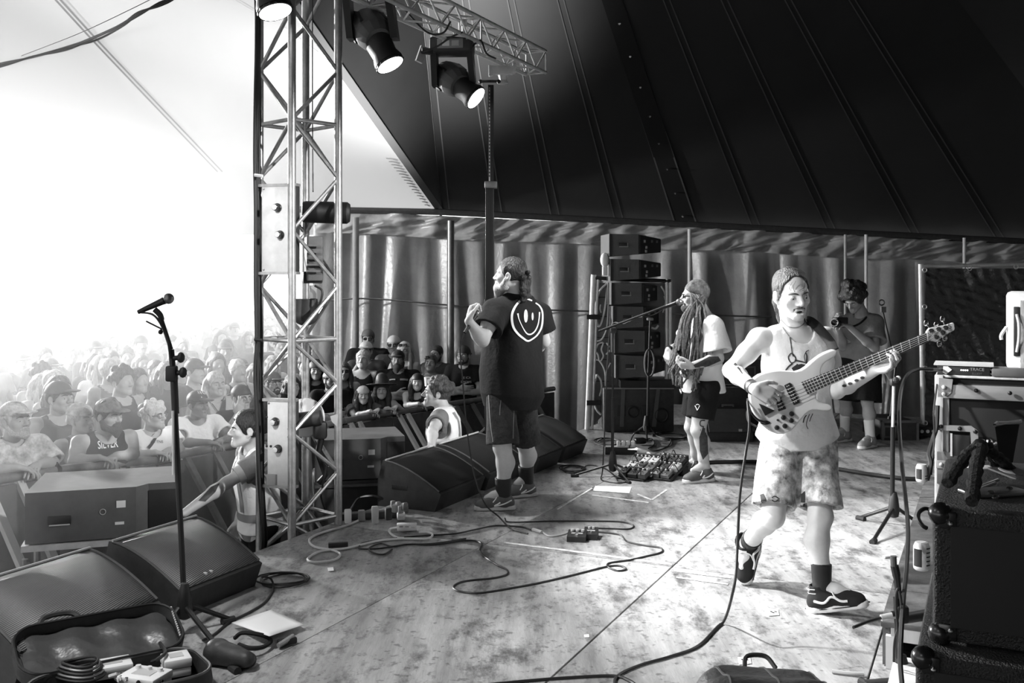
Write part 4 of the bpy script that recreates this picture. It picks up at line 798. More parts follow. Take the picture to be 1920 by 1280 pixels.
for a, b, c_ in (((-.03, .09, .085), (-.02, .1, .05), (.008, .1, .035)), ((-.035, .088, .08), (-.04, .095, .05), (-.03, .098, .03)), ((.02, .09, .085), (.035, .092, .055), (.03, .094, .03)), ((.035, .08, .08), (.05, .08, .05), (.045, .085, .035))): st.tube(bez([w_(*a), w_(*b), w_(*c_)], 5), .0011, 5)
st.build('hair_strand', 'hair_dark', hair)
bvV = bvh_of(vest); bvB = bvh_of(body); bvS = bvh_of(shorts)
stroke('necklace', bvB, [(1458, 592), (1478, 612), (1500, 612), (1516, 596)], [1.2], 'steel_dark', bass_man, lift=.004)
for pts, wd in (([(1481, 632), (1483, 645), (1485, 660), (1487, 668)], [1.6]), ([(1478, 668), (1484, 662), (1490, 668), (1492, 676), (1484, 680), (1479, 674), (1478, 668)], [1.8]), ([(1490, 675), (1500, 677), (1512, 680)], [3, 2]), ([(1512, 682), (1513, 668), (1511, 660), (1517, 656)], [3.5, 2, 1.2]), ([(1511, 660), (1508, 668), (1510, 678)], [1.4]), ([(1486, 681), (1478, 688), (1472, 696)], [3.4, 2.6]), ([(1495, 682), (1490, 694), (1488, 702)], [2.2]), ([(1502, 682), (1503, 694)], [2.]), ([(1512, 770+8), (1508, 784), (1506, 792)], [2.]), ([(1518, 776), (1514, 786), (1512, 796), (1515, 804)], [1.4]), ([(1524, 775), (1520, 784), (1518, 790)], [1.4])): stroke('print_line', bvV, pts, wd, 'print_dark', vest, lift=.004)
fill2d('vest_print', bvV, [(1484, 690), (1492, 684), (1503, 682), (1513, 684), (1505, 697), (1490, 699)], 'ink', vest, step=3)
for pts, wd in (([(1377, 681), (1384, 689), (1392, 700)], [5, 3, 2]), ([(1381, 687), (1388, 692)], [4, 2])): stroke('tattoo', bvB, pts, wd, 'ink', body, lift=.002)
fill2d('tattoo', bvB, [(1552+11*math.cos(a), 690+15*math.sin(a)) for a in np.linspace(0, 6.28, 18, endpoint=False)], 'ink', body, step=3, lift=.002)
for x, y in ((1583, 723), (1594, 719), (1606, 713), (1617, 708)): fill2d('tattoo', bvB, [(x+4.5*math.cos(a), y+2.8*math.sin(a)) for a in np.linspace(0, 6.28, 9, endpoint=False)], 'ink', body, step=3, lift=.002)
stroke('logo', bvS, [(1447, 933), (1453, 930), (1460, 934)], [2.2], 'print_dark', shorts, lift=.005); stroke('logo', bvS, [(1447, 937), (1453, 940), (1460, 936)], [2.2], 'print_dark', shorts, lift=.005)
stroke('side_panel', bvS, [(1428, 926), (1432, 940), (1434, 950)], [7, 10, 8], 'print_dark', shorts, lift=.004); fill2d('inner_panel', bvS, [(1502, 926), (1509, 920), (1510, 950), (1501, 950)], 'print_dark', shorts, lift=.004)
for f in (.0, .025): a = J['wr']-(J['wr']-J['er'])*(.10+f*2.4); d = nrm(J['wr']-J['er']); q = M(); q.lathe([(.033, -.013), (.035, -.008), (.035, .008), (.033, .013)], a, d, 18); q.build('wrist_band', 'black' if f else 'steel_dark', bass_man)
d = nrm(J['kl']-J['al']); sock(bass_man, J['al'], J['kl'], .115, 'black', .045); sk_ = sock(bass_man, J['ar'], J['kr'], .075, 'off_white', .042); sock(bass_man, J['ar']+nrm(J['kr']-J['ar'])*.065, J['kr'], .035, 'black', .048, 'sock_band')
for sd in 'lr':
    o, p, ax = put_shoe(bass_man, J['a'+sd], J['t'+sd], 'hi', 'black_matte', 'off_white', .03, 1.02, .35 if sd == 'l' else None); bv = bvh_of(o)
    for s2 in (-1, 1):
        pts = [p(-.035, s2*.045, .062), p(.01, s2*.05, .052), p(.05, s2*.05, .075), p(.085, s2*.045, .052), p(.12, s2*.04, .045)]; q = M(); q.tube([np.array(bv.find_nearest(Vector(x_))[0])+ax[1]*s2*.002 for x_ in bez(pts, 5)], .0065, 6); q.build('side_stripe', 'white', o)
    q = M(); B_, S_, p2, _ = shoe_sdf(J['a'+sd], J['t'+sd], .03, 1.02, .35 if sd == 'l' else None)
    q.tube([p(-.092, 0, .018), p(-.07, .036, .018), p(.0, .05, .018), p(.1, .049, .018), p(.17, .045, .018), p(.215, 0, .018), p(.17, -.045, .018), p(.1, -.049, .018), p(0, -.05, .018), p(-.07, -.036, .018)], .0025, 5, True); q.build('sole_line', 'black', o)
    for z in (.075, .095, .115): q = M(); q.tube([p(-.02, .047, z), p(-.055, .025, z), p(-.062, 0, z), p(-.055, -.025, z), p(-.02, -.047, z)], .0022, 5); q.build('stitch_line', 'light_grey', o)
# ---- his five string bass: a plane a little in front of him
BY = lambda px: 5.0-(px-1470)*.00045
bp_ = lambda px, py, out=0.: P(px, py, BY(px)-out)
bass = thing('bass_guitar', 'white five-string bass guitar slung across the striding player', 'bass guitar', P(1480, 780, 5.0))
OUT = [(330, 700), (375, 668), (430, 648), (500, 634), (560, 630), (630, 636), (700, 640), (748, 625), (790, 600), (835, 560), (880, 520), (920, 492), (960, 472), (1000, 455), (1030, 446), (1056, 450), (1070, 466), (1064, 486), (1040, 512), (1005, 535), (970, 555), (945, 580), (928, 612), (922, 650), (935, 690), (900, 800), (882, 845), (885, 880), (905, 905), (940, 918), (985, 926), (1015, 940), (1027, 958), (1018, 976), (990, 986), (935, 986), (890, 978), (850, 978), (820, 992), (790, 1018), (750, 1060), (705, 1118), (660, 1165), (600, 1190), (540, 1192), (475, 1170), (410, 1120), (360, 1060), (325, 1000), (303, 930), (293, 860), (302, 780), (312, 730)]
ol = [(1340+x/4.742, 560+y/4.742) for x, y in OUT]
def plate(px_pts, o0, o1, bev=0.):
    bm = bmesh.new(); vs_ = [bm.verts.new(bp_(x, y, o0)) for x, y in px_pts]; f = bm.faces.new(vs_); r = bmesh.ops.extrude_face_region(bm, geom=[f]); nv = [e for e in r['geom'] if isinstance(e, bmesh.types.BMVert)]
    for e in nv: e.co += Vector((0, -(o1-o0), 0))
    if bev: bmesh.ops.bevel(bm, geom=[e for e in bm.edges if all(abs(e.verts[k].co.y-e.verts[1-k].co.y) < .012 for k in (0, 1))], offset=bev, segments=3, affect='EDGES', profile=.5)
    bm.verts.index_update(); v = [x.co[:] for x in bm.verts]; f = [[x.index for x in p.verts] for p in bm.faces]; bm.free(); return v, f
v, f = plate(ol, -.022, .020, .009); link_mesh('body', v, f, 'bass_white', bass, .8)
z3 = lambda x, y: (1560+x/8, 590+y/8)
n0, n1, b0, b1 = (1738.7, 622.5), (1740.5, 639), (1502, 716.5), (1514, 739)
lerp = lambda a, b, t: (a[0]+(b[0]-a[0])*t, a[1]+(b[1]-a[1])*t)
e0, e1 = lerp(b0, n0, .16), lerp(b1, n1, .10)
v, f = plate([b0, n0, n1, b1], .018, .027, .002); nk = link_mesh('fretboard', v, f, 'fretboard', bass, .5)
v, f = plate([lerp(b0, n0, .05), n0, n1, lerp(b1, n1, .05)], -.002, .017, .006); link_mesh('neck', v, f, 'wood_light', bass, .8)
hp = [z3(*a) for a in ((1395, 262), (1425, 215), (1440, 198), (1500, 187), (1600, 168), (1700, 150), (1770, 122), (1795, 117), (1812, 132), (1822, 205), (1815, 228), (1790, 243), (1700, 290), (1620, 345), (1575, 385), (1545, 405), (1500, 392), (1435, 388))]
v, f = plate(hp, .006, .022, .003); hs_ = link_mesh('headstock', v, f, 'bass_white', bass, .6)
for i in range(1, 24):
    t = (1-2**(-i/12))/.75; a, b = lerp(n0, b0, t), lerp(n1, b1, t); q = M(); q.tube([bp_(*a, .0275), bp_(*b, .0275)], .0016, 6); q.build('fret', 'alu', nk)
q = M(); q.tube([bp_(*n0, .028), bp_(*n1, .028)], .003, 6); q.build('nut', 'off_white', nk)
br0, br1 = (1425, 758), (1438, 777); 
for k in range(5):
    t = .1+.2*k; a = lerp(n0, n1, t); b = lerp((1437, 742), (1455, 771), t); q = M(); q.cyl(bp_(*a, .034), bp_(*b, .038), .0013, n=6); q.build('string', 'alu', bass)
    tp = [z3(1490, 240), z3(1600, 215), z3(1705, 190), z3(1565, 330), z3(1662, 268)][k]; q = M(); q.cyl(bp_(*a, .034), bp_(*tp, .028), .0012, n=6); q.build('string_end', 'alu', bass)
    q = M(); q.cyl(bp_(*tp, .02), bp_(*tp, .036), .0075, n=14); q.cyl(bp_(*tp, .02), bp_(*tp, .0235), .011, n=14); q.build('tuning_post', 'dark_metal', hs_)
    kp = [z3(1410, 125), z3(1560, 150), z3(1655, 62), z3(1608, 435), z3(1690, 350)][k]; q = M(); q.cyl(bp_(*tp, -.0), bp_(*kp, -.006), .004, n=8); q.ball(bp_(*kp, -.006), (.012, .006, .016), n=10); q.build('tuning_peg', 'chrome', hs_)
zz2 = lambda x, y: (1340+x/4.742, 560+y/4.742)
for poly in (((615, 768), (668, 742), (755, 920), (702, 946)), ((520, 808), (545, 800), (630, 975), (565, 1000))):
    v, f = plate([zz2(*a) for a in poly], .020, .030, .003); pk = link_mesh('pickup', v, f, 'black', bass, .6)
    a, b, c_, d_ = [zz2(*x_) for x_ in poly]
    for k in range(6):
        for s_ in (.36, .64): m_ = lerp(lerp(a, b, s_), lerp(d_, c_, s_), (k+.7)/6.4); q = M(); q.cyl(bp_(*m_, .03), bp_(*m_, .0325), .0028, n=8); q.build('pole_piece', 'alu', pk)
v, f = plate([zz2(*a) for a in ((390, 930), (430, 945), (530, 992), (445, 1036))], .020, .034, .003); link_mesh('bridge', v, f, 'dark_metal', bass, .6)
for x, y in ((683, 1022), (610, 1055), (680, 1082), (623, 1130), (552, 1145)):
    p = bp_(*zz2(x, y), .02); q = M(); q.lathe([(.012, 0), (.012, .004), (.0095, .006), (.009, .016), (.007, .019), (0, .019)], p, (0, -1, 0), 16); q.build('control_knob', 'dark_metal', bass)
p = bp_(*zz2(560, 1078), .02); q = M(); q.lathe([(.006, 0), (.004, .012), (0, .014)], p, (0, -1, 0), 10); q.build('toggle', 'black', bass)
v, f = plate([zz2(450+45*math.cos(a), 1100+18*math.sin(a)) for a in np.linspace(0, 6.28, 18, endpoint=False)], .019, .0225); link_mesh('jack_plate', v, f, 'dark_metal', bass, .6)
word('headstock_logo', 'S', .03, bp_(*z3(1765, 172), .0232), np.column_stack([[1, 0, .4], [-.4, 0, 1], [0, -1, 0]]), 'dark_metal', hs_)
sp = bez([bp_(1564, 657, -.0), P(1556, 640, 5.1), P(1535, 615, 5.18), P(1521, 603, 5.24), P(1512, 602, 5.34), P(1508, 612, 5.46)], 8); bvA = bvh_of(vest)
q = M(); rows = []
for i, p in enumerate(sp):
    t_ = nrm(np.gradient(sp, axis=0)[i]); n_ = nrm(EYE-p); l_ = nrm(np.cross(t_, n_))*.024; rows += [p-l_, p+l_]
q.add(rows, [(2*i, 2*i+1, 2*i+3, 2*i+2) for i in range(len(sp)-1)]); o = q.build('strap', 'black_matte', bass, 0); sm = o.modifiers.new('t', 'SOLIDIFY'); sm.thickness = .004
q = M(); q.tube(bez([bp_(1435, 792, .03), bp_(1420, 786, .06), bp_(1408, 772, .06), bp_(1403, 758, .03), bp_(1402, 748, -.03)], 6), .006, 8); q.build('jack_lead', 'cable_black', bass)
# ---- singer with his back to us
J = dict(head=P(957, 516, 7.38), hf=nrm(V3(-.93, .33, .10)), neck=P(972, 556, 7.46), sl=P(927, 582, 7.28), sr=P(1011, 588, 7.66), el=P(905, 638, 7.12), wl=P(879, 602, 7.05), er=P(1020, 640, 7.70), wr=P(985, 668, 7.98),
         hl=P(938, 742, 7.34), hr=P(980, 742, 7.54), kl=P(942, 838, 7.26), kr=P(985, 832, 7.68), al=P(944, 925, 7.30), ar=P(987, 900, 7.74), tl=P(902, 935, 7.28), tr=P(968, 906, 7.70), hdl=nrm(V3(.05, .45, .8)), hnl=nrm(V3(.95, .2, -.2)))
OV = dict(hipr=.08, hipb=.075, prof=[(0, .11, .11, 0), (.12, .172, .145, -.01), (.30, .175, .18, .02), (.5, .178, .185, .03), (.72, .185, .155, .02), (.86, .18, .125, .0), (.95, .12, .09, 0), (1, .075, .07, 0)], bulk=1.2, limb=1.1, curll=(.95, .95, 1., 1.), thumbl=.5, hsz=1.1, hs=1.06, hairline=.075, hair_t=.008, hsc=1.0)
singer = thing('person', 'heavy-set singer in black tee and denim shorts, back to the camera', 'person', V3(.02, 7.5, 0))
B, T = body_sdf(J, OV); v, q = B.mesh(.0062); body = fast_mesh('body', v, q, 'skin', singer)
v, q = shirt_sdf(J, OV, T, .022, .62, .0, .05, .09, .03).mesh(.0075, .005, 17, 5); tee = fast_mesh('t_shirt', v, q, 'tee_black', singer)
v, q = pants_sdf(J, OV, T, .016, .95, .035, .2).mesh(.0085, .005, 22, 6); sho = fast_mesh('denim_shorts', v, q, 'denim', singer)
v, q = hair_sdf(J, OV, 'short', 1.05).mesh(.006, .002, 90, 5); hair = fast_mesh('hair', v, q, 'hair_dark', singer)
Rh = head_frame(J); w_ = lambda x, y, z: J['head']+Rh @ V3(x, y, z); rg = np.random.default_rng(3)
Bc = SDF()
for i in range(40): Bc.ell(w_(rg.normal(0, .03), -.10-.05*rg.random(), .05-.25*rg.random()), np.full(3, rg.uniform(.012, .024)), None, .006)
Bc.chain([w_(0, -.08, .04), w_(0, -.125, -.05), w_(0, -.12, -.17)], [.03, .032, .02], .02); v, q = Bc.mesh(.006); fast_mesh('curls', v, q, 'hair_dark', hair)
Bb = beard_sdf(J, 1.05, True, .013); Bb.chain([w_(0, .07, -.10), w_(0, .082, -.155)], [.035, .02], .03); v, q = Bb.mesh(.006, .002, 90); fast_mesh('beard', v, q, 'beard_light', singer); face_details(J, singer)  # pale beard colour stands in for light falling on the singer's beard
bvT = bvh_of(tee)
S4 = lambda x, y: (860+x/6.095, 470+y/6.095)
stroke('print_outline', bvT, [S4(*a) for a in ((840, 570), (770, 548), (700, 575), (645, 640), (612, 720), (610, 800), (630, 880), (680, 950), (740, 1000), (790, 1030), (840, 1010), (900, 960), (945, 880), (960, 780), (955, 690), (925, 630), (880, 595))], [2.4, 3.6, 4.2, 4.4, 4, 3.2, 2.6, 3.2, 3, 2.2], 'print_white', tee, Y=7.2, lift=.006)
stroke('print_smile', bvT, [S4(*a) for a in ((676, 715), (690, 780), (730, 870), (775, 940), (820, 955), (870, 920), (905, 850), (920, 770), (925, 700))], [3, 1.4, 1.4, 2.2, 2.6, 2.4, 2, 1.8, 2.4], 'print_white', tee, Y=7.2, lift=.006)
for c_, a, b in (((768, 745), 22, 75), ((845, 750), 11, 45)): fill2d('print_eye', bvT, [S4(c_[0]+a*math.cos(t_), c_[1]+b*math.sin(t_)) for t_ in np.linspace(0, 6.28, 14, endpoint=False)], 'print_white', tee, Y=7.2, step=2.5, lift=.006)
for sd in 'lr':
    sock(singer, J['a'+sd], J['k'+sd], .12, 'black', .054); o, p, ax = put_shoe(singer, J['a'+sd], J['t'+sd], 'low', 'grey_dark', 'light_grey', 0, 1.02, 0)
    bv = bvh_of(o); q = M(); q.tube([np.array(bv.find_nearest(Vector(x_))[0])-ax[1]*.002 for x_ in bez([p(.03, -.06, .06), p(.07, -.06, .03), p(.0, -.06, .05), p(-.06, -.05, .075)], 5)], .005, 6); q.build('side_mark', 'white', o)
bvP = bvh_of(sho)
for pts in ([(941, 738), (938, 760), (937, 778)], [(943, 737), (962, 738), (980, 737)], [(965, 740), (963, 790), (962, 822)], [(916, 740), (919, 790), (924, 828)]): stroke('seam', bvP, pts, [.9], 'grey', sho, Y=7.2, lift=.003)
mic = thing('microphone', 'black hand microphone with trailing cable held up by the singer', 'microphone', P(889, 600, 7.06)); R_ = nrm(P(871, 624, 7.0)-P(893, 588, 7.1))
q = M(); q.lathe([(.012, 0), (.013, .10), (.020, .17), (.02, .18)], P(871, 624, 7.0), -R_, 14); q.build('handle', 'black', mic); q = M(); q.ball(P(893, 588, 7.1), .025, n=14); q.build('grille', 'steel_dark', mic)
q = M(); q.tube(bez([P(871, 624, 7.0), P(865, 640, 7.0), P(863, 665, 7.02), P(868, 720, 7.05), P(874, 790, 7.05), P(882, 850, 7.05), P(892, 900, 7.0), P(910, 945, 6.95), G(935, 968, .01), G(958, 990, .01), G(990, 1000, .01)], 6), .0055, 6); q.build('cable', 'cable_black', mic)
# ---- long-haired guitarist in profile
J = dict(head=P(1302, 556, 8.38), hf=nrm(V3(-1, .10, .02)), neck=P(1322, 594, 8.40), sl=P(1338, 612, 8.20), sr=P(1316, 606, 8.62), el=P(1347, 672, 8.14), wl=P(1296, 686, 7.98), er=P(1284, 646, 8.76), wr=P(1254, 655, 8.62),
         hl=P(1322, 728, 8.30), hr=P(1312, 728, 8.55), kl=P(1309, 806, 8.26), kr=P(1297, 800, 8.60), al=P(1322, 876, 8.30), ar=P(1307, 866, 8.68), tl=P(1288, 884, 8.22), tr=P(1284, 874, 8.64),
         hdl=nrm(V3(-.95, -.1, .05)), hnl=nrm(V3(0, .6, .8)), hdr=nrm(V3(-.2, -.2, -.95)), hnr=nrm(V3(.6, .6, .1)))
OD = dict(curll=(.8, .85, .9, .9), curlr=(.5, .6, .7, .8), thumbr=.4, prof=[(0, .11, .1, 0), (.12, .175, .135, -.005), (.30, .16, .14, .02), (.5, .16, .145, .025), (.72, .175, .135, .015), (.86, .165, .115, 0), (.95, .10, .08, 0), (1, .065, .06, 0)], limb=1.02)
dread = thing('person', 'guitarist with waist-long dreadlocks, white tee and black shorts, in profile', 'person', V3(1.55, 8.4, 0))
B, T = body_sdf(J, OD); v, q = B.mesh(.0062); body = fast_mesh('body', v, q, 'skin', dread)
v, q = shirt_sdf(J, OD, T, .022, .78, .10, .03, .08, .045).mesh(.0075, .005, 17, 8); tee = fast_mesh('t_shirt', v, q, 'tee_white', dread)
v, q = pants_sdf(J, OD, T, .022, .72, .03, .26).mesh(.0085, .004, 22, 9); sho = fast_mesh('shorts', v, q, 'short_black', dread)
Rh = head_frame(J); w_ = lambda x, y, z: J['head']+Rh @ V3(x, y, z)
Bw = SDF(); Bw.ell(w_(0, -.02, .045), (.088, .108, .1), Rh, .02); Bw.plane(w_(0, .03, .04), Rh @ V3(0, .35, -1)); v, q = Bw.mesh(.006, .003, 50); hw_ = fast_mesh('head_wrap', v, q, 'wrap', dread)
hr_ = M(); rg = np.random.default_rng(11); root_h = None
for i in range(74):
    th_ = rg.uniform(-2.75, 2.75); side = math.sin(th_); back = -math.cos(th_)
    a0 = w_(.078*side, -.02+.085*(-math.cos(th_)) if abs(th_) < 1.7 else .03, .02)
    if abs(th_) > 1.7: a0 = w_(math.copysign(.074, side), .045*rg.uniform(.2, 1), .03)
    fy = rg.uniform(-.13, .10) if side < .2 else rg.uniform(-.1, .08)
    L_ = rg.uniform(.45, .66); out = nrm(V3(*(Rh @ V3(side, -math.cos(th_)*.7+.15, 0)))); xo = math.copysign(rg.uniform(.10, .19), side)
    a1 = w_(xo*.62, fy*.6, -.09); a2 = w_(xo*1.12, fy+.03, -.24); a3 = w_(xo*1.18, fy+.05+rg.normal(0, .03), -.24-L_*.45); a4 = w_(xo*1.12+rg.normal(0, .02), fy+.06+rg.normal(0, .05), -.12-L_)
    hr_.tube(bez([a0, a1, a2, a3, a4], 4), [.0085]*12+[.0075, .0068, .006, .005, .003] if False else .0078, 6)
hd = hr_.build('dreadlocks', 'dread', dread, sharp=0); hd['kind'] = 'stuff'
v, q = beard_sdf(J, 1., True, .01).mesh(.006); fast_mesh('beard', v, q, 'beard', dread); face_details(J, dread)
gl = M(); gl.box(w_(-.03, .094, 0), (.05, .006, .026), Rh, .003); gl.box(w_(.03, .094, 0), (.05, .006, .026), Rh, .003); gl.box(w_(-.074, .04, .004), (.005, .09, .008), Rh); gl.build('sunglasses', 'black_gloss', dread)
bvB = bvh_of(body); bvS = bvh_of(sho)
fill2d('tattoo', bvB, [(1347, 668), (1352, 676), (1330, 686), (1305, 692), (1300, 684), (1315, 676), (1330, 668)], 'ink', body, Y=8, step=3, lift=.003); fill2d('tattoo', bvB, [(1311, 820), (1318, 800), (1326, 806), (1328, 850), (1318, 862), (1312, 845)], 'ink', body, Y=8, step=3, lift=.003)
stroke('tattoo', bvB, [(1322, 788), (1314, 789), (1313, 797), (1320, 800)], [2.2], 'ink', body, Y=8, lift=.003); fill2d('tattoo', bvB, [(1252, 642), (1262, 648), (1280, 640), (1284, 632), (1270, 636)], 'ink', body, Y=8, step=3, lift=.003)
stroke('logo', bvS, [(1303, 760), (1306, 766), (1307, 769)], [1.4], 'print_white', sho, Y=8, lift=.005); stroke('logo', bvS, [(1312, 760), (1309, 766), (1307, 769)], [1.4], 'print_white', sho, Y=8, lift=.005); stroke('logo', bvS, [(1305, 759), (1308, 757.5), (1311, 759)], [1.3], 'print_white', sho, Y=8, lift=.005)
for sd in 'lr':
    o, p, ax = put_shoe(dread, J['a'+sd], J['t'+sd], 'low', 'grey_dark', 'off_white', 0, 1.05, 0); bv = bvh_of(o)
    for s2 in (-1, 1): q = M(); q.tube([np.array(bv.find_nearest(Vector(x_))[0])+ax[1]*s2*.002 for x_ in bez([p(.045, s2*.06, .06), p(.06, s2*.06, .036), p(.02, s2*.06, .042), p(-.06, s2*.055, .075)], 5)], [.003]+[.006]*7+[.005]*7+[.002], 6); q.build('side_mark', 'white', o)
q = M(); q.lathe([(.036, -.012), (.036, .012)], J['wr'], nrm(J['wr']-J['er']), 14); q.build('wrist_band', 'black', dread)
gt = thing('electric_guitar', 'dark electric guitar held end-on by the long-haired guitarist', 'guitar', P(1270, 700, 8.3))
g0, g1 = P(1276, 712, 8.0), P(1272, 690, 8.65); gd = nrm(g1-g0); gs = nrm(np.cross(gd, [0, 0, 1])); gu = np.cross(gs, gd)
q = M(); bo = [(0, -.16), (.10, -.17), (.16, -.11), (.2, -.1), (.30, -.15), (.36, -.08), (.36, .08), (.30, .15), (.2, .11), (.14, .12), (.06, .19), (-.04, .15), (.02, .07), (0, .0)]
q.prism([g1+gd*a+gu*b-gs*.02 for a, b in bo], gs*.04); q.build('body', 'black_gloss', gt); q = M(); q.hexa([g0-gu*.022, g1-gu*.026, g1-gu*.026+gs*.02, g0-gu*.022+gs*.02], [g0+gu*.022, g1+gu*.026, g1+gu*.026+gs*.02, g0+gu*.022+gs*.02]); q.build('neck', 'wood_dark', gt)
q = M(); h0 = g0-gd*.01; q.prism([h0+gu*.02, h0-gu*.02, h0-gd*.05-gu*.05, h0-gd*.19-gu*.035, h0-gd*.2+gu*.02, h0-gd*.05+gu*.035], gs*.014); q.build('headstock', 'black_gloss', gt)
for k in range(3):
    for s2 in (-1, 1): q = M(); a = h0-gd*(.06+.045*k)+gu*.03*s2; q.cyl(a, a+gu*.035*s2, .004, n=6); q.ball(a+gu*.042*s2, (.009, .009, .012), n=8); q.build('tuning_peg', 'chrome', gt)
q = M(); q.tube([P(1278, 700, 8.6), P(1300, 640, 8.7), P(1328, 600, 8.58), P(1345, 640, 8.62)], .014, 6); q.build('strap', 'black_matte', gt)
# ---- man at the back, head bowed over a hand-held camera
J = dict(head=P(1600, 560, 9.98), hf=nrm(V3(-.55, -.6, -.62)), hu=nrm(V3(-.4, -.45, .8)), neck=P(1618, 592, 10.10), sl=P(1640, 606, 10.0), sr=P(1594, 604, 10.22), el=P(1640, 652, 9.86), wl=P(1592, 612, 9.80), er=P(1582, 650, 10.14), wr=P(1570, 612, 9.92),
         hl=P(1630, 672, 10.06), hr=P(1594, 672, 10.2), kl=P(1626, 752, 10.0), kr=P(1585, 748, 10.22), al=P(1632, 823, 9.98), ar=P(1584, 808, 10.34), tl=P(1616, 826, 9.86), tr=P(1564, 812, 10.24),
         hdl=nrm(V3(-.85, -.2, .3)), hnl=nrm(V3(-.3, .2, -.8)), hdr=nrm(V3(-.2, -.3, .9)), hnr=nrm(V3(.9, 0, .2)))
OP = dict(curll=(.6, .6, .6, .6), curlr=(.7, .7, .7, .7), hairline=.06, hair_t=.02)
camman = thing('person', 'dark curly-haired man in open shirt bowed over a camera at the back', 'person', V3(3.4, 10.1, 0))
B, T = body_sdf(J, OP); v, q = B.mesh(.0072); body = fast_mesh('body', v, q, 'skin_mid', camman)
v, q = shirt_sdf(J, OP, T, .012, .3, .1, .01, .07).mesh(.009, .003); fast_mesh('t_shirt', v, q, 'tee_white', camman)
ov = shirt_sdf(J, OP, T, .026, .75, .16, .03, .075, .04); fw = np.cross(T['up'], T['lat1']); ov.cap(T['o']+T['up']*.05+fw*.2, J['neck']+fw*.16, .05, .035, .02, sub=True); v, q = ov.mesh(.009, .005, 20, 3); fast_mesh('open_shirt', v, q, 'tee_grey', camman)
v, q = pants_sdf(J, OP, T, .025, 1.0, .05, .24).mesh(.01, .004); fast_mesh('shorts', v, q, 'short_black', camman)
v, q = hair_sdf(J, OP, 'curly', 1.22).mesh(.008); fast_mesh('hair', v, q, 'hair_dark', camman); face_details(J, camman)
for sd in 'lr': sock(camman, J['a'+sd], J['k'+sd], .19, 'off_white', .045); put_shoe(camman, J['a'+sd], J['t'+sd], 'low', 'grey', 'off_white', 0, 1.0, 0)
pc = thing('camera', 'black hand-held camera held up by the bowed man at the back', 'camera', P(1574, 604, 9.8)); q = M(); q.box(P(1575, 604, 9.82), (.14, .08, .10), rotz(.4), .012); q.build('camera_body', 'black', pc); q = M(); q.lathe([(.036, 0), (.04, .02), (.04, .08), (.036, .09), (.03, .085), (0, .08)], P(1571, 606, 9.78), V3(-.6, -.8, .1), 18); q.build('lens', 'black_gloss', pc); q = M(); q.tube([P(1571, 606, 9.78)+V3(-.055, -.07, .01)+V3(.03*math.cos(a), -.02*math.cos(a), .033*math.sin(a)) for a in np.linspace(0, 6.28, 16, endpoint=False)], .004, 5, True); q.build('lens_rim', 'light_grey', pc)
q = M(); q.tube(bez([P(1582, 606, 9.84), P(1596, 612, 9.86), P(1612, 606, 9.9), P(1625, 594, 10.0), P(1630, 588, 10.12)], 6), .010, 6); q.build('neck_strap', 'black_matte', pc)
for k, pts in enumerate(([(1650, 690), (1656, 705), (1660, 718)], [(1650, 688), (1662, 702), (1668, 712)])): q = M(); q.tube([P(x, y, 9.98) for x, y in pts], .009, 5); q.build('tassel', 'off_white', camman)
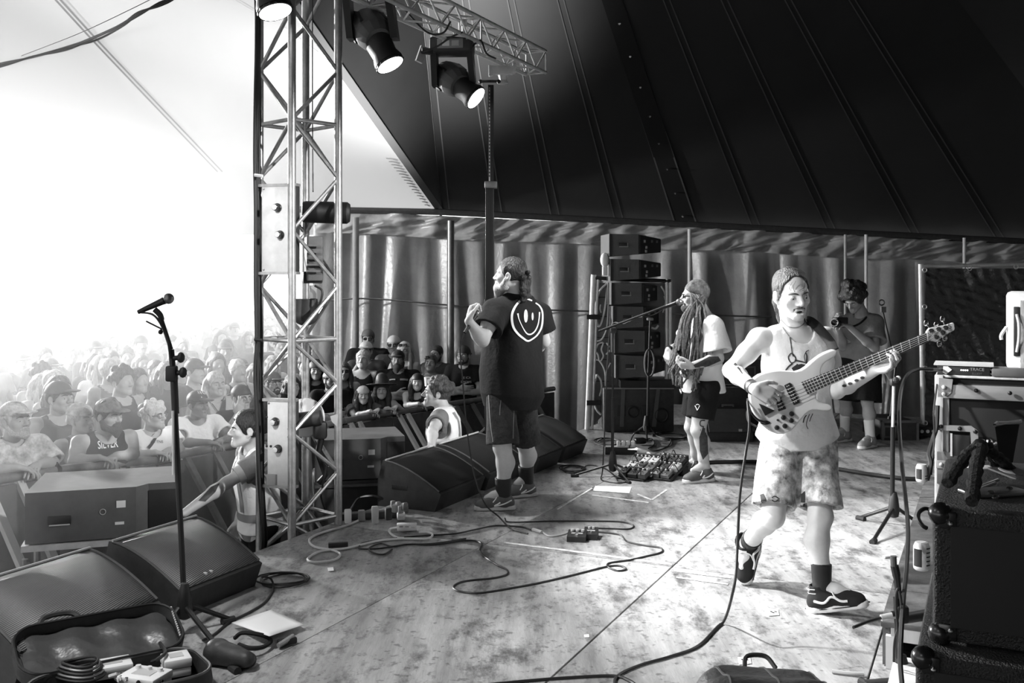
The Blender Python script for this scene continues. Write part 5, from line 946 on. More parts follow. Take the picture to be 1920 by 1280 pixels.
# ------------------------------------------------------------------ audience and pit stewards
def lp_(base, yaw, s):
    R = np.column_stack([[yaw[1], -yaw[0], 0], [yaw[0], yaw[1], 0], [0, 0, 1]]); return lambda x, y, z: base+R @ (V3(x, y, z)*s)
def rail_near(p):
    best = None
    for i in range(len(RP)-1):
        a, b = RP[i], RP[i+1]; t = np.clip(((p-a)[:2] @ (b-a)[:2])/((b-a)[:2] @ (b-a)[:2]), 0, 1); q = a+(b-a)*t; d = np.linalg.norm((p-q)[:2])
        if best is None or d < best[0]: best = (d, q, nrm(b-a))
    return best
def pose(base, yaw, s, kind, look, lean=0., bulk=1., fem=0.):
    w = lp_(base, yaw, s); sw = .185 if not fem else .165; J = {}; L = lambda z: lean*max(0, z-.9)
    for q, sg in (('l', -1), ('r', 1)):
        J['h'+q] = w(sg*.095, 0, .90); J['k'+q] = w(sg*.1, .02, .48); J['a'+q] = w(sg*.1, -.02, .085); J['t'+q] = w(sg*.12, .13, .07); J['s'+q] = w(sg*sw*bulk, L(1.4)-.01, 1.40-.06*lean)
        J['e'+q] = w(sg*(sw+.07)*bulk, L(1.1)+.0, 1.11); J['w'+q] = w(sg*(sw+.06), L(.9)+.10, .88); J['hd'+q] = V3(yaw[0]*.2, yaw[1]*.2, -1); J['hn'+q] = w(-sg, 0, 0)-w(0, 0, 0)
    J['neck'] = w(0, L(1.45)-.02, 1.455-.07*lean); J['head'] = w(0, L(1.6)+.02, 1.60-.09*lean); J['hf'] = nrm(look); f = V3(yaw[0], yaw[1], 0); rt = V3(yaw[1], -yaw[0], 0)
    if kind == 'rail':
        d, q, dr = rail_near(w(0, .35, 0)); 
        if dr @ rt < 0: dr = -dr
        for c, sg in (('l', -1), ('r', 1)):
            J['w'+c] = q+dr*sg*.09*s+V3(0, 0, .065)+f*.03; J['e'+c] = J['s'+c]*.45+J['w'+c]*.55+rt*sg*.11*s-V3(0, 0, .07)-f*.03; J['hd'+c] = nrm(-dr*sg*.8+f*.5-V3(0, 0, .15)); J['hn'+c] = V3(0, 0, -1)
    if kind == 'cross':
        for c, sg in (('l', -1), ('r', 1)): J['e'+c] = w(sg*.25*bulk, .12+L(1.1), 1.13); J['w'+c] = w(-sg*.02, .25+L(1.1), 1.16+.03*sg); J['hd'+c] = -rt*sg+f*.1; J['hn'+c] = -f
    if kind in ('face', 'phone'):
        up = .0 if kind == 'face' else .06; J['er'] = w(.24*bulk, .16+L(1.1), 1.18); J['wr'] = w(.07, .20+up+L(1.5), 1.47); J['hdr'] = nrm(-rt*.3+V3(0, 0, 1)); J['hnr'] = -f
    if kind == 'up': J['er'] = w(.27, .1, 1.62); J['wr'] = w(.22, .12, 1.88); J['hdr'] = V3(0, 0, 1); J['hnr'] = f
    return J
def merge(parts):
    vs_ = []; qs = []; n = 0
    for v, q in parts: vs_.append(v); qs.append(q+n); n += len(v)
    return np.vstack(vs_), np.vstack(qs)
def fan(label, base, yaw, look, s=1., kind='down', skin='skin_mid', shirt='tee_black', st='tee', hair='short', hm='hair_dark', hat=None, hatm='dark', beard=None, fem=0., glasses=None, lean=0., bulk=1., fine=1., pants='denim', group=None, seed=1, legs=True, hl=.06):
    J = pose(np.asarray(base, float), nrm(np.asarray(yaw, float))[:2], s, kind, look, lean, bulk, fem)
    prof = [(z, w*s*bulk*(1-.06*fem), d*s*bulk, y*s) for z, w, d, y in PROF]
    if fem: prof = [(z, w, d+(.018*s if .6 < z < .8 else 0), y+(.012*s if .6 < z < .8 else 0)) for z, w, d, y in prof]
    o = dict(prof=prof, limb=s*(.92+.08*bulk)*(1-.1*fem), bulk=s, fem=fem, hs=s*1.02, hsz=s, mouth=.15, hairline=hl, hair_len=.24)
    t = thing('person', label, 'person', base, group)
    B, T = body_sdf(J, o, head=False, hands=False); parts = [B.mesh(.015*fine)]
    Hd = SDF(); add_head(Hd, J, o['hs'], fem, .15); parts.append(Hd.mesh(.0068*fine))
    if fine < 1.6:
        for q, sd in (('l', -1), ('r', 1)):
            Hn = SDF(); Hn.cap(J['w'+q]+nrm(J['e'+q]-J['w'+q])*.05, J['w'+q], .03*s, .0275*s, .02); add_hand(Hn, J['w'+q], J['hd'+q], J['hn'+q], sd, (.3, .35, .4, .45), .2, s); parts.append(Hn.mesh(.0065))
    v, q = merge(parts); body = fast_mesh('body', v, q, skin, t); ch = .013*fine
    if st == 'tee': Bs = shirt_sdf(J, o, T, .016, .6, .06, .02, .08)
    elif st == 'long': Bs = shirt_sdf(J, o, T, .02, 1.0, .05, .025, .08)
    elif st == 'bra': Bs = shirt_sdf(J, o, T, .008, hem=.60, flare=0, neck=.10, tank=True)
    else: Bs = shirt_sdf(J, o, T, .012, hem=.05, flare=.012, neck=.085, tank=True)
    v, q = Bs.mesh(ch, .003, 20, seed); sh = fast_mesh({'tee': 't_shirt', 'long': 'jacket', 'bra': 'bikini_top'}.get(st, 'vest'), v, q, shirt, t)
    v, q = pants_sdf(J, o, T, .016, full=True, top=.2).mesh(.02); fast_mesh('trousers', v, q, pants, t)
    for k in 'lr': Sh = SDF(); Sh.cap(J['a'+k]+V3(0, 0, -.03), J['t'+k]+V3(0, 0, -.02), .052*s, .045*s, .02); Sh.plane(J['a'+k]-V3(0, 0, .085*s), (0, 0, -1)); v, q = Sh.mesh(.015); fast_mesh('shoe', v, q, 'black', t)
    if hair: v, q = hair_sdf(J, o, hair, o['hs'], seed).mesh(.008*fine, .002, 80, seed); fast_mesh('hair', v, q, hm, t)
    if hat in ('cap', 'backcap', 'bucket'):
        A, Vz = cap_sdf(J, o['hs'], hat == 'backcap', 0, hat == 'bucket'); v, q = A.mesh(.0075); ca = fast_mesh('cap', v, q, hatm, t); v, q = Vz.mesh(.0055); fast_mesh('brim' if hat == 'bucket' else 'visor', v, q, hatm, ca)
    if hat == 'beanie': A, _ = cap_sdf(J, o['hs']*1.02); v, q = A.mesh(.0075, .002, 60); fast_mesh('beanie', v, q, hatm, t)
    if hat == 'fedora':
        R = head_frame(J); c = J['head']; A = SDF(); A.cap(c+R @ V3(0, -.01, .07), c+R @ V3(0, -.01, .15), .088, .07, .02); v, q = A.mesh(.0075); ca = fast_mesh('hat_crown', v, q, hatm, t); D_ = SDF(); D_.ell(c+R @ V3(0, 0, .075), (.19, .2, .011), R, .01); v, q = D_.mesh(.006); fast_mesh('hat_brim', v, q, hatm, t)
    if beard: v, q = beard_sdf(J, o['hs'], True, beard).mesh(.007); fast_mesh('beard', v, q, 'beard' if hm != 'hair_light' else 'beard_light', t)
    R = head_frame(J); w_ = lambda x, y, z: J['head']+R @ (V3(x, y, z)*o['hs'])
    if glasses:
        g_ = M()
        for sg in (-1, 1):
            if glasses == 'sun': g_.box(w_(sg*.033, .094, -.002), (.052, .008, .034), R, .004)
            elif glasses == 'up': g_.box(w_(sg*.033, .085, .075), (.05, .02, .034), R, .004)
            else: g_.tube([w_(sg*.034+.023*math.cos(a), .094, -.003+.019*math.sin(a)) for a in np.linspace(0, 6.28, 12, endpoint=False)], .003, 5, True)
            g_.box(w_(sg*.071, .045, .004 if glasses != 'up' else .06), (.004, .1, .007), R)
        g_.box(w_(0, .098, .004 if glasses != 'up' else .082), (.02, .005, .006), R); g_.build('sunglasses' if glasses != 'clear' else 'glasses', 'black_gloss' if glasses != 'clear' else 'steel_dark', t)
    if fine < 1.3: face_details(J, t, o['hs'], skin=skin)
    return t, J, sh, body, T
def at_crown(px, cy, Y, hat=0.):
    x = (px-960)/F*Y; z = CAMH-(cy-HZ)/F*Y-hat; g_ = ground_z(x, Y); return V3(x, Y, g_), (z-g_)/1.735
LK = lambda x, y, z: V3(x, y, z)
FR = [
 (28, 748, 7.2, (.75, -.65), LK(.85, -.4, .15), dict(kind='rail', shirt='camo', st='long', hat='cap', hatm='camo', hair='short', hm='hair_light', beard=.008, lean=.12, skin='skin_mid'), 'person in pale patterned cap and camouflage jacket at the far left rail'),
 (112, 709, 8.25, (.6, -.8), LK(.9, -.4, .12), dict(kind='down', st='tank', shirt='dark', hat='cap', hatm='grey_dark', hair='short'), 'tall man in plain dark cap and sleeveless top behind the front rail'),
 (152, 752, 8.0, (.8, -.6), LK(.9, -.35, .1), dict(kind='down', st='tank', shirt='dark', hair='bun', hm='hair_light', hat='beanie', hatm='camo', fem=1, hl=.05), 'woman in patterned headscarf half hidden by the man in the lettered vest'),
 (203, 744, 7.85, (.72, -.7), LK(.9, -.4, .02), dict(kind='rail', st='tank', shirt='tee_black', hat='cap', hatm='plaid', hair='short', beard=.014, lean=.22, bulk=1.08), 'bearded man in patterned cap and lettered black vest leaning on the rail'),
 (288, 749, 8.5, (.7, -.7), LK(.92, -.3, .10), dict(kind='rail', st='tee', shirt='tee_white', hair='fluffy', hm='hair_light', glasses='clear', lean=.10, hl=.065), 'fair-haired youth in glasses and white tee with black crossbody strap'),
 (371, 729, 9.2, (.5, -.85), LK(.8, -.55, .05), dict(kind='rail', st='tee', shirt='tee_white', hat='cap', hatm='black', hair='short', skin='skin_deep', lean=.2), 'man in black lettered cap and white tee leaning over the rail'),
 (405, 693, 10.1, (.4, -.9), LK(.65, -.75, .12), dict(kind='down', st='tee', shirt='tee_mid', hair='mullet', hm='hair_light', beard=None), 'fluffy blond moustached person in pale tee and dark straps behind the front row'),
 (453, 717, 9.7, (.45, -.9), LK(.75, -.6, .05), dict(kind='face', st='tee', shirt='tee_black', hat='backcap', hatm='dark', hair='short', glasses='clear'), 'person in dark cap and glasses with hand raised to the mouth'),
 (513, 693, 10.9, (.3, -.95), LK(.6, -.75, .1), dict(kind='down', st='tee', shirt='tee_black', hat='cap', hatm='grey_dark', hair='short', beard=.006, glasses='clear'), 'bespectacled person in grey cap seen between the two left legs of the tower'),
 (548, 702, 11.3, (.2, -.95), LK(.5, -.8, .1), dict(kind='down', st='long', shirt='tee_white', hair='long', fem=1), 'dark-haired person in white top just left of the tower\'s centre leg'),
 (592, 672, 12.4, (.1, -1), LK(.3, -.95, .1), dict(kind='down', st='tee', shirt='tee_black', hair='long', hat='backcap', hatm='grey_dark', fem=1), 'long-haired person in grey cap seen through the upper bay of the tower'),
 (620, 690, 11.9, (.3, -.95), LK(.6, -.8, .08), dict(kind='cross', st='tee', shirt='tee_black', hat='cap', hatm='grey', hair='short', beard=.01, glasses='clear'), 'bearded person in pale cap and glasses behind the right leg of the tower'),
 (645, 676, 12.8, (.1, -1), LK(.2, -.95, .1), dict(kind='down', st='tank', shirt='tee_black', hair='long', hm='hair_mid', fem=1, glasses='sun'), 'long-haired woman in sunglasses and dark top right beside the tower'),
 (681, 722, 11.75, (.1, -1), LK(.25, -.95, .1), dict(kind='rail', st='tee', shirt='dark', hair='long', hat='beanie', hatm='light_grey', fem=1, lean=.2), 'woman in a pale hair band with arms folded on the rail'),
 (716, 704, 12.1, (.05, -1), LK(.1, -.95, .15), dict(kind='rail', st='tank', shirt='tee_white', hair='long', hat='fedora', hatm='dark', fem=1, lean=.15), 'woman in a dark brimmed hat and white waistcoat at the rail'),
 (680, 654, 13.2, (.05, -1), LK(-.05, -.95, .2), dict(kind='down', st='bra', shirt='tee_black', hair='bun', hm='hair_light', fem=1, skin='skin'), 'fair-haired woman in a black bikini top among the crowd'),
 (690, 613, 15.0, (0, -1), LK(.1, -.95, .1), dict(kind='down', st='tee', shirt='tee_black', hair='short', hat='backcap', hatm='grey_dark', glasses='sun', bulk=1.12), 'tallest man at the back of the group beside the grey tent pole'),
 (686, 637, 14.2, (.1, -1), LK(-.1, -.95, .1), dict(kind='phone', st='tee', shirt='dark', hair='short', hat='cap', hatm='light_grey', glasses='clear'), 'person in pale cap holding up a hand, behind the bikini-top woman'),
 (738, 626, 14.4, (-.1, -1), LK(-.05, -1, .12), dict(kind='down', st='tee', shirt='dark', hair='short', hat='backcap', hatm='light_grey', glasses='sun'), 'man in pale backwards cap and sunglasses behind the bearded man'),
 (758, 638, 14.0, (-.2, -1), LK(-.15, -.95, .15), dict(kind='face', st='tank', shirt='dark', hair='long', hm='hair_light', fem=1, glasses='up'), 'woman shading her face with one hand at the back'),
 (746, 653, 13.2, (0, -1), LK(0, -1, .12), dict(kind='cross', st='tee', shirt='tee_black', hair='short', hat='cap', hatm='black', beard=.016, bulk=1.18), 'burly bearded man in black cap and black tee above the hatted woman'),
 (783, 697, 12.6, (-.1, -1), LK(.05, -.95, .12), dict(kind='rail', st='tank', shirt='tee_black', hair='long', fem=1, bulk=1.08, lean=.12, hat='backcap', hatm='black'), 'woman in black vest top and dark cap laughing at the rail'),
 (808, 662, 13.4, (-.2, -1), LK(-.15, -.95, .25), dict(kind='down', st='tank', shirt='tee_black', hair='bun', hm='hair_mid', fem=1, glasses='up'), 'woman with sunglasses pushed up on her hair looking upward'),
 (818, 645, 14.3, (-.3, -1), LK(-.35, -.9, .1), dict(kind='down', st='tee', shirt='dark', hair='short', beard=.006), 'dark-haired man at the back left of the dark tent pole'),
 (869, 645, 13.7, (-.2, -1), LK(-.3, -.9, .1), dict(kind='cross', st='tee', shirt='tee_black', hair='short', hat='backcap', hatm='dark', glasses='clear', beard=.006), 'man in lettered black tee standing right of the dark tent pole'),
]
fans = []
for i, (px, cy, Y, yw, lk, kw, lab) in enumerate(FR):
    hat = {'cap': .02, 'backcap': .02, 'beanie': .015, 'fedora': .075, 'bucket': .03}.get(kw.get('hat'), .012); ln = kw.get('lean', 0.)
    base, s = at_crown(px, cy, Y, hat); s = s/(1-.075*ln); s = float(np.clip(s, .80, 1.1)); yv = nrm(V3(yw[0], yw[1], 0)); base = base-yv*(.02+ln*.65)*s; base[2] = ground_z(base[0], base[1])
    fans.append(fan(lab, base, (yw[0], yw[1], 0), lk, s, seed=i+1, fine=1. if Y < 10.5 else 1.25, **kw))
# lettering and straps on clothes
f = fans[3]; bv = bvh_of(f[2]); word2d('lettering', bv, 'SILVER', 21, 202, 833, 'print_white', f[2], Y=7.5, ang=-.10, sx=.62, bold=.3, shear=.0, lift=.01)
f = fans[5]; k = [c for c in f[0].children if c.name.startswith('cap')]; bv = bvh_of(k[0]); word2d('lettering', bv, 'VANS', 8, 378, 736, 'print_white', k[0], Y=9, ang=.05, sx=.8, lift=.006)
f = fans[4]; bv = bvh_of(f[2]); stroke('crossbody_strap', bv, [(298, 800), (294, 815), (286, 830), (278, 840)], [5, 6], 'black_matte', f[2], Y=8.3, lift=.012); word2d('lettering', bv, 'AR TNS', 7, 294, 828, 'print_dark', f[2], Y=8.3, lift=.008)
f = fans[6]; bv = bvh_of(f[2]); stroke('braces', bv, [(418, 735), (420, 752), (417, 775), (418, 800)], [7, 7, 12, 26], 'tee_black', f[2], Y=10, lift=.012); stroke('bag_strap', bv, [(391, 747), (404, 765), (412, 775)], [1.8], 'black', f[2], Y=10, lift=.014)
f = fans[20]; bv = bvh_of(f[2]); stroke('print_line', bv, [(730, 712), (735, 711), (741, 711)], [2.2], 'light_grey', f[2], Y=13, lift=.01); stroke('print_line', bv, [(750, 711), (757, 711), (765, 712)], [3.5], 'grey', f[2], Y=13, lift=.01)
f = fans[24]; bv = bvh_of(f[2]); word2d('lettering', bv, 'BE ICA', 6, 874, 708, 'light_grey', f[2], Y=13.5, lift=.01); word2d('lettering', bv, 'EMOMS', 6, 874, 716, 'light_grey', f[2], Y=13.5, lift=.01)
f = fans[21]; q = M(); c = P(801, 716, 12.35); q.lathe([(.028, 0), (.038, .11)], c-V3(0, 0, .05), n=12); q.build('cup', 'off_white'); tag(bpy.data.objects['cup'], 'pale plastic cup held among the crowd above the rail', 'cup')
# raised cup and thin line in the haze are left to the crowd; the rest of the audience fades into the haze
HZ_ = 'hazy onlooker in the packed crowd behind the front rows'
protos = []
for i, kw in enumerate((dict(kind='down', hair='short'), dict(kind='cross', hair='short', hat='cap'), dict(kind='down', hair='long', fem=1, hm='hair_mid'), dict(kind='phone', hair='short', shirt='tee_mid'), dict(kind='down', st='tank', hair='fluffy', hm='hair_mid'), dict(kind='down', hair='bun', fem=1, hm='hair_light', st='tank'), dict(kind='cross', hair='short', hat='backcap', shirt='tee_grey'), dict(kind='down', hair='wavy', hm='hair_light', shirt='tee_white', fem=1))):
    protos.append(fan(HZ_, (0, 0, 0), (0, 1, 0), V3(0, 1, .08), 1., fine=1.7, seed=50+i, group='onlookers deep in the haze', **kw)[0])
HZL = ['bare-headed short-haired onlooker', 'capped onlooker with crossed arms', 'long-haired onlooker', 'onlooker in grey tee with raised hand', 'fluffy-haired onlooker in vest', 'onlooker with hair in a bun', 'onlooker in backwards cap', 'pale wavy-haired onlooker in white']
rg = np.random.default_rng(5); placed = [np.array(t[0].location)[:2] for t in fans]; nbg = 0
cands = []
for k in range(4000):
    Y = rg.uniform(8.0, 34) if rg.random() < .7 else rg.uniform(8, 16); px = rg.uniform(-70, 660); x = (px-960)/F*Y; cands.append((Y, x, px))
cands.sort()
for Y, x, px in cands:
    d, q_, dr = rail_near(V3(x, Y, 0)); nn = np.array([dr[1], -dr[0]]); side = (np.array([x, Y])-q_[:2]) @ np.array([-dr[1], dr[0]])
    if side < .75: continue
    if px > 560 and Y > 15.0: continue
    if Y < 15 and px > 590 : continue
    sp = .62 if Y < 16 else .95
    if min(np.hypot(x-p[0], Y-p[1]) for p in placed) < sp: continue
    if nbg >= 190: break
    placed.append(np.array([x, Y])); pr = protos[int(rg.integers(len(protos)))]; nbg += 1
    if nbg <= len(protos): o = protos[nbg-1]
    else:
        o = pr.copy(); C.objects.link(o)
        for ch in pr.children:
            c2_ = ch.copy(); C.objects.link(c2_); c2_.parent = o
            for g2 in ch.children: g3 = g2.copy(); C.objects.link(g3); g3.parent = c2_
    look = math.atan2(-(Y-7)*.9, .6-x+rg.normal(0, .8)); s = rg.uniform(.92, 1.06); o.location = (x, Y, ground_z(x, Y)); o.rotation_euler = (0, 0, look-math.pi/2); o.scale = (s, s, s)
    o['label'] = HZL[protos.index(pr) if nbg > len(protos) else nbg-1]+' '+('in the near rows' if Y < 13 else 'in the middle rows' if Y < 20 else 'far back in the haze')+' '+('at far left' if px < 200 else 'left of the microphone' if px < 330 else 'left of the tower' if px < 480 else 'behind the tower')
# ---- stewards in the pit
def steward(label, base, yaw, look, s, wl, el, hd, hn, hair, hm, skin, seed, vest=True):
    J = pose(base, nrm(yaw)[:2], s, 'down', look, .12); J['wl'] = wl; J['el'] = el; J['hdl'] = nrm(hd); J['hnl'] = nrm(hn)
    o = dict(prof=[(z, w*s, d*s, y) for z, w, d, y in PROF], limb=s, bulk=s, hs=s*1.04, hsz=s, hairline=.07, hair_t=.016, curll=(.2, .25, .3, .35))
    t = thing('person', label, 'person', base); B, T = body_sdf(J, o); v, q = B.mesh(.0075); fast_mesh('body', v, q, skin, t)
    v, q = shirt_sdf(J, o, T, .014, .55, .06, .02, .075).mesh(.009, .003, 24, seed); fast_mesh('t_shirt', v, q, 'tee_grey', t)
    hv = shirt_sdf(J, o, T, .03, hem=.04, flare=.02, neck=.085, tank=True); v, q = hv.mesh(.009, .004, 18, seed+1); hv = fast_mesh('hi_vis_vest', v, q, 'hi_vis', t)
    v, q = pants_sdf(J, o, T, .016, full=True, top=.2).mesh(.016); fast_mesh('trousers', v, q, 'short_black', t)
    for k in 'lr': Sh = SDF(); Sh.cap(J['a'+k]+V3(0, 0, -.03), J['t'+k]+V3(0, 0, -.02), .052, .045, .02); Sh.plane(J['a'+k]-V3(0, 0, .085), (0, 0, -1)); v, q = Sh.mesh(.012); fast_mesh('shoe', v, q, 'black', t)
    v, q = hair_sdf(J, o, hair, s*1.04, seed).mesh(.0065, .002, 80); fast_mesh('hair', v, q, hm, t); face_details(J, t, s*1.04, skin=skin)
    return t, J, hv, T
def vest_bands(hv, T, t, zs, vs2=()):
    bv = bvh_of(hv); fw = np.cross(T['up'], T['lat1'])
    for z in zs:
        c = T['o']+T['up']*T['L']*z; ring = []
        for a in np.linspace(0, 2*math.pi, 40, endpoint=False):
            d = T['lat1']*math.cos(a)+fw*math.sin(a)
            for dz in (-.027, .027):
                h = bv.ray_cast(Vector(c+T['up']*dz+d*.6), Vector(-d), 1.2); ring.append(np.array(h[0])+d*.005 if h[0] is not None else c+T['up']*dz+d*.16)
        link_mesh('reflective_band', ring, [(2*i, 2*i+1, (2*i+3) % 80, (2*i+2) % 80) for i in range(40)], 'reflective', hv, 0)
    for sd in (-1, 1):
        for fr in (-1, 1):
            pts = []
            for z in np.linspace(.36, .97, 14):
                c = T['o']+T['up']*T['L']*z+T['lat1']*sd*.085*(1-.15*(z-.3))
                for dx in (-.024, .024):
                    h = bv.ray_cast(Vector(c+T['lat1']*dx+fw*fr*.6), Vector(-fw*fr), .9); pts.append(np.array(h[0])+fw*fr*.005 if h[0] is not None else None)
            pts2 = []; 
            for i in range(0, len(pts), 2):
                if pts[i] is not None and pts[i+1] is not None: pts2 += [pts[i], pts[i+1]]
            if len(pts2) >= 6: link_mesh('reflective_band', pts2, [(2*i, 2*i+1, 2*i+3, 2*i+2) for i in range(len(pts2)//2-1)], 'reflective', hv, 0)
hw_ = P(786, 848, 8.0)
t, J, hv, T = steward('curly-haired steward in white hi-vis vest leaning one hand on the wedge', V3(-.56, 8.95, ground_z(-.56, 8.95)), V3(-.93, .1, 0), V3(-1, -.12, .14), 1.03, hw_+V3(.09, .05, .03), P(812, 806, 8.5), V3(-.9, -.3, -.15), V3(0, -.1, -1), 'curly', 'hair_mid', 'skin', 71)
vest_bands(hv, T, t, (.30, .08)); bv = bvh_of(hv); word2d('lettering', bv, 'STAG', 7, 874, 781, 'print_dark', hv, Y=8.8, lift=.012); word2d('lettering', bv, 'SECURITY', 3.6, 874, 787, 'print_dark', hv, Y=8.8, lift=.012); stroke('print_mark', bv, [(868, 768), (872, 770), (870, 774)], [4, 3], 'print_dark', hv, Y=8.8, lift=.012)
wl = P(345, 962, 6.6)
t, J, hv, T = steward('steward in striped hi-vis vest behind the tower reaching an arm over the fill speaker', V3(-1.77, 7.15, ground_z(-1.77, 7.15)), V3(-.85, -.5, 0), V3(-.9, -.4, .05), 1.0, wl, P(425, 905, 6.85), V3(-.95, -.35, -.1), V3(0, -.1, -1), 'short', 'hair_dark', 'skin', 83)
vest_bands(hv, T, t, (.30, .08)); bv = bvh_of([c for c in t.children if c.name.startswith('body')][0])
fill2d('tattoo', bv, [(372, 938), (396, 912), (412, 905), (404, 922), (385, 940)], 'ink', t, Y=6.5, step=4); q = M(); q.lathe([(.066, -.035), (.066, .035)], J['sl']*.42+J['el']*.58, nrm(J['el']-J['sl']), 18); q.build('arm_band', 'light_grey', t)
cp = thing('clipboard', 'thin pale board under the steward\'s hand left of the tower', 'clipboard', P(318, 974, 6.5)); q = M(); q.box(P(318, 975, 6.5), (.17, .05, .008), rotz(-.2)); q.build('board', 'off_white', cp)
# ------------------------------------------------------------------ microphones, stands, cables
def cable(label, pts, r=.0055, m='cable_black', n=6, cat='cable', name='cable', group=None):
    c = bez(pts, n); c[:, 2] = np.maximum(c[:, 2], r+.001); q = M(); q.tube(c, r, 6); return tag(q.build(name, m), label, cat, group)
fl = lambda px, py, z=.007: G(px, py, z)
def tripod(t, c, feet, r=.011, bz=.12):
    q = M(); q.lathe([(.018, bz+.10), (.028, bz+.06), (.038, bz-.02), (.03, bz-.06), (.012, bz-.07)], V3(c[0], c[1], 0), n=14); q.build('hub', 'black', t)
    for f_ in feet:
        d = nrm(f_-V3(c[0], c[1], .0)); a = V3(c[0], c[1], bz-.01)+d*.03; q = M(); q.cyl(a, f_+V3(0, 0, .012), r, r*.9, 10); lg = q.build('leg', 'dark_metal', t); q = M(); q.cyl(f_+V3(0, 0, .012)-d*.05, f_+V3(0, 0, .012)+d*.015, r*1.5, r*1.4, 10); q.build('rubber_foot', 'rubber', lg)
def mic_body(t, tail, head, r=.018, name='microphone'):
    d = nrm(head-tail); L = np.linalg.norm(head-tail); q = M(); q.lathe([(r*.55, 0), (r*.7, L*.2), (r*.95, L*.72), (r*1.05, L*.78)], tail, d, 14); m_ = q.build('mic_handle', 'dark_metal', t); q = M(); q.ball(head-d*r*.9, r*1.45, n=14); q.build('mic_grille', 'steel_dark', m_)
Yn = 4.78; c = G(346, 1189)
t = thing('microphone_stand', 'black straight microphone stand beside the near floor wedge with a mic on top', 'microphone stand', V3(c[0], c[1], 0))
tripod(t, c, [fl(443, 1262, 0), fl(288, 1209, 0), fl(434, 1166, 0)], .0125, .14)
b_ = lambda x, y, d=0: P(x, y, Yn+d)
q = M(); q.cyl(b_(347, 1160), b_(328, 765), .0135, n=12); q.build('pole', 'dark_metal', t); q = M(); q.cyl(b_(329, 775), b_(325, 690), .0175, n=12); q.build('pole_sleeve', 'black', t); q = M(); q.cyl(b_(324, 770, -.03), b_(325, 890, -.03), .006, n=8); q.build('height_rod', 'alu', t)
q = M(); q.cyl(b_(326, 715), b_(321, 655), .014, n=12); q.cyl(b_(321, 655), b_(303, 600), .010, n=10); q.build('boom', 'dark_metal', t)
for x, y, dx in ((328, 672, 10), (330, 700, 12)): q = M(); q.cyl(b_(x-8, y), b_(x+dx, y-2), .012, n=10); q.ball(b_(x+dx+1, y-2), (.02, .02, .026), n=10); q.build('clutch_knob', 'black', t)
q = M(); q.box(b_(322, 700), (.05, .05, .075), None, .01); q.build('clutch', 'black', t)
q = M(); q.tube(bez([b_(303, 600), b_(300, 590), b_(290, 580)], 4), .014, 8); q.build('mic_clip', 'black', t); mic_body(t, b_(259, 585), b_(322, 557))
q = M(); q.cyl(b_(274, 602), b_(304, 617), .004, n=6); q.ball(b_(301, 622), .012, n=8); q.build('thumb_screw', 'dark_metal', t)
q = M(); q.tube(bez([b_(259, 585), b_(290, 592, -.02), b_(312, 630, -.02), b_(318, 660, -.02), b_(327, 720, .02), b_(330, 900, .02), b_(345, 1100, .02)], 6), .005, 6); q.build('cable', 'cable_black', t)
# second stand with boom, left of the guitarist
c = G(1149, 893); Ym = c[1]; t = thing('microphone_stand', 'black boom microphone stand reaching to the long-haired guitarist\'s mouth', 'microphone stand', V3(c[0], c[1], 0)); b_ = lambda x, y, d=0: P(x, y, Ym+d)
tripod(t, c, [fl(1074, 894, 0), fl(1180, 907, 0), fl(1176, 882, 0)], .010, .11)
q = M(); q.cyl(b_(1148, 880), b_(1149, 745), .013, n=10); q.build('lower_pole', 'dark_metal', t); q = M(); q.cyl(b_(1149, 745), b_(1150, 620), .009, n=10); q.build('upper_pole', 'dark_metal', t); q = M(); q.box(b_(1150, 619), (.05, .04, .05), None, .01); q.build('clutch', 'black', t)
q = M(); q.cyl(b_(1123, 621), b_(1250, 573, -.25), .011, .009, 10); q.build('boom', 'dark_metal', t); mic_body(t, b_(1238, 578, -.22), b_(1277, 565, -.30), .02)
q = M(); q.tube(bez([b_(1250, 574, -.24), b_(1225, 590, -.2), b_(1195, 596, -.12), b_(1170, 607, -.05), b_(1146, 612, .02), b_(1138, 700, 0), b_(1134, 800, 0), b_(1130, 880, 0), fl(1128, 899), fl(1155, 905), fl(1180, 903)], 5), .0055, 6); q.build('cable', 'cable_black', t)
# third slim stand with looped cable in front of the speaker stack
c = G(1212, 818); t = thing('microphone_stand', 'slim microphone stand with looped cable in front of the speaker stack', 'microphone stand', V3(c[0], c[1], 0)); b_ = lambda x, y, d=0: P(x, y, c[1]+d)
tripod(t, c, [fl(1192, 812, 0), fl(1232, 818, 0), fl(1213, 826, 0)], .011, .12); q = M(); q.cyl(b_(1214, 800), b_(1216, 690), .014, n=10); q.cyl(b_(1216, 690), b_(1219, 600), .010, n=10); q.build('pole', 'dark_metal', t); q = M(); q.box(b_(1219, 598), (.07, .04, .03), None, .01); q.build('clip', 'grey', t)
for k in range(3): q = M(); q.tube([b_(1217+9*math.cos(a)+k, 680+26*math.sin(a), -.03-.01*k) for a in np.linspace(0, 6.28, 18, endpoint=False)], .006, 6, True); q.build('cable_loop', 'cable_black' if k else 'light_grey', t)
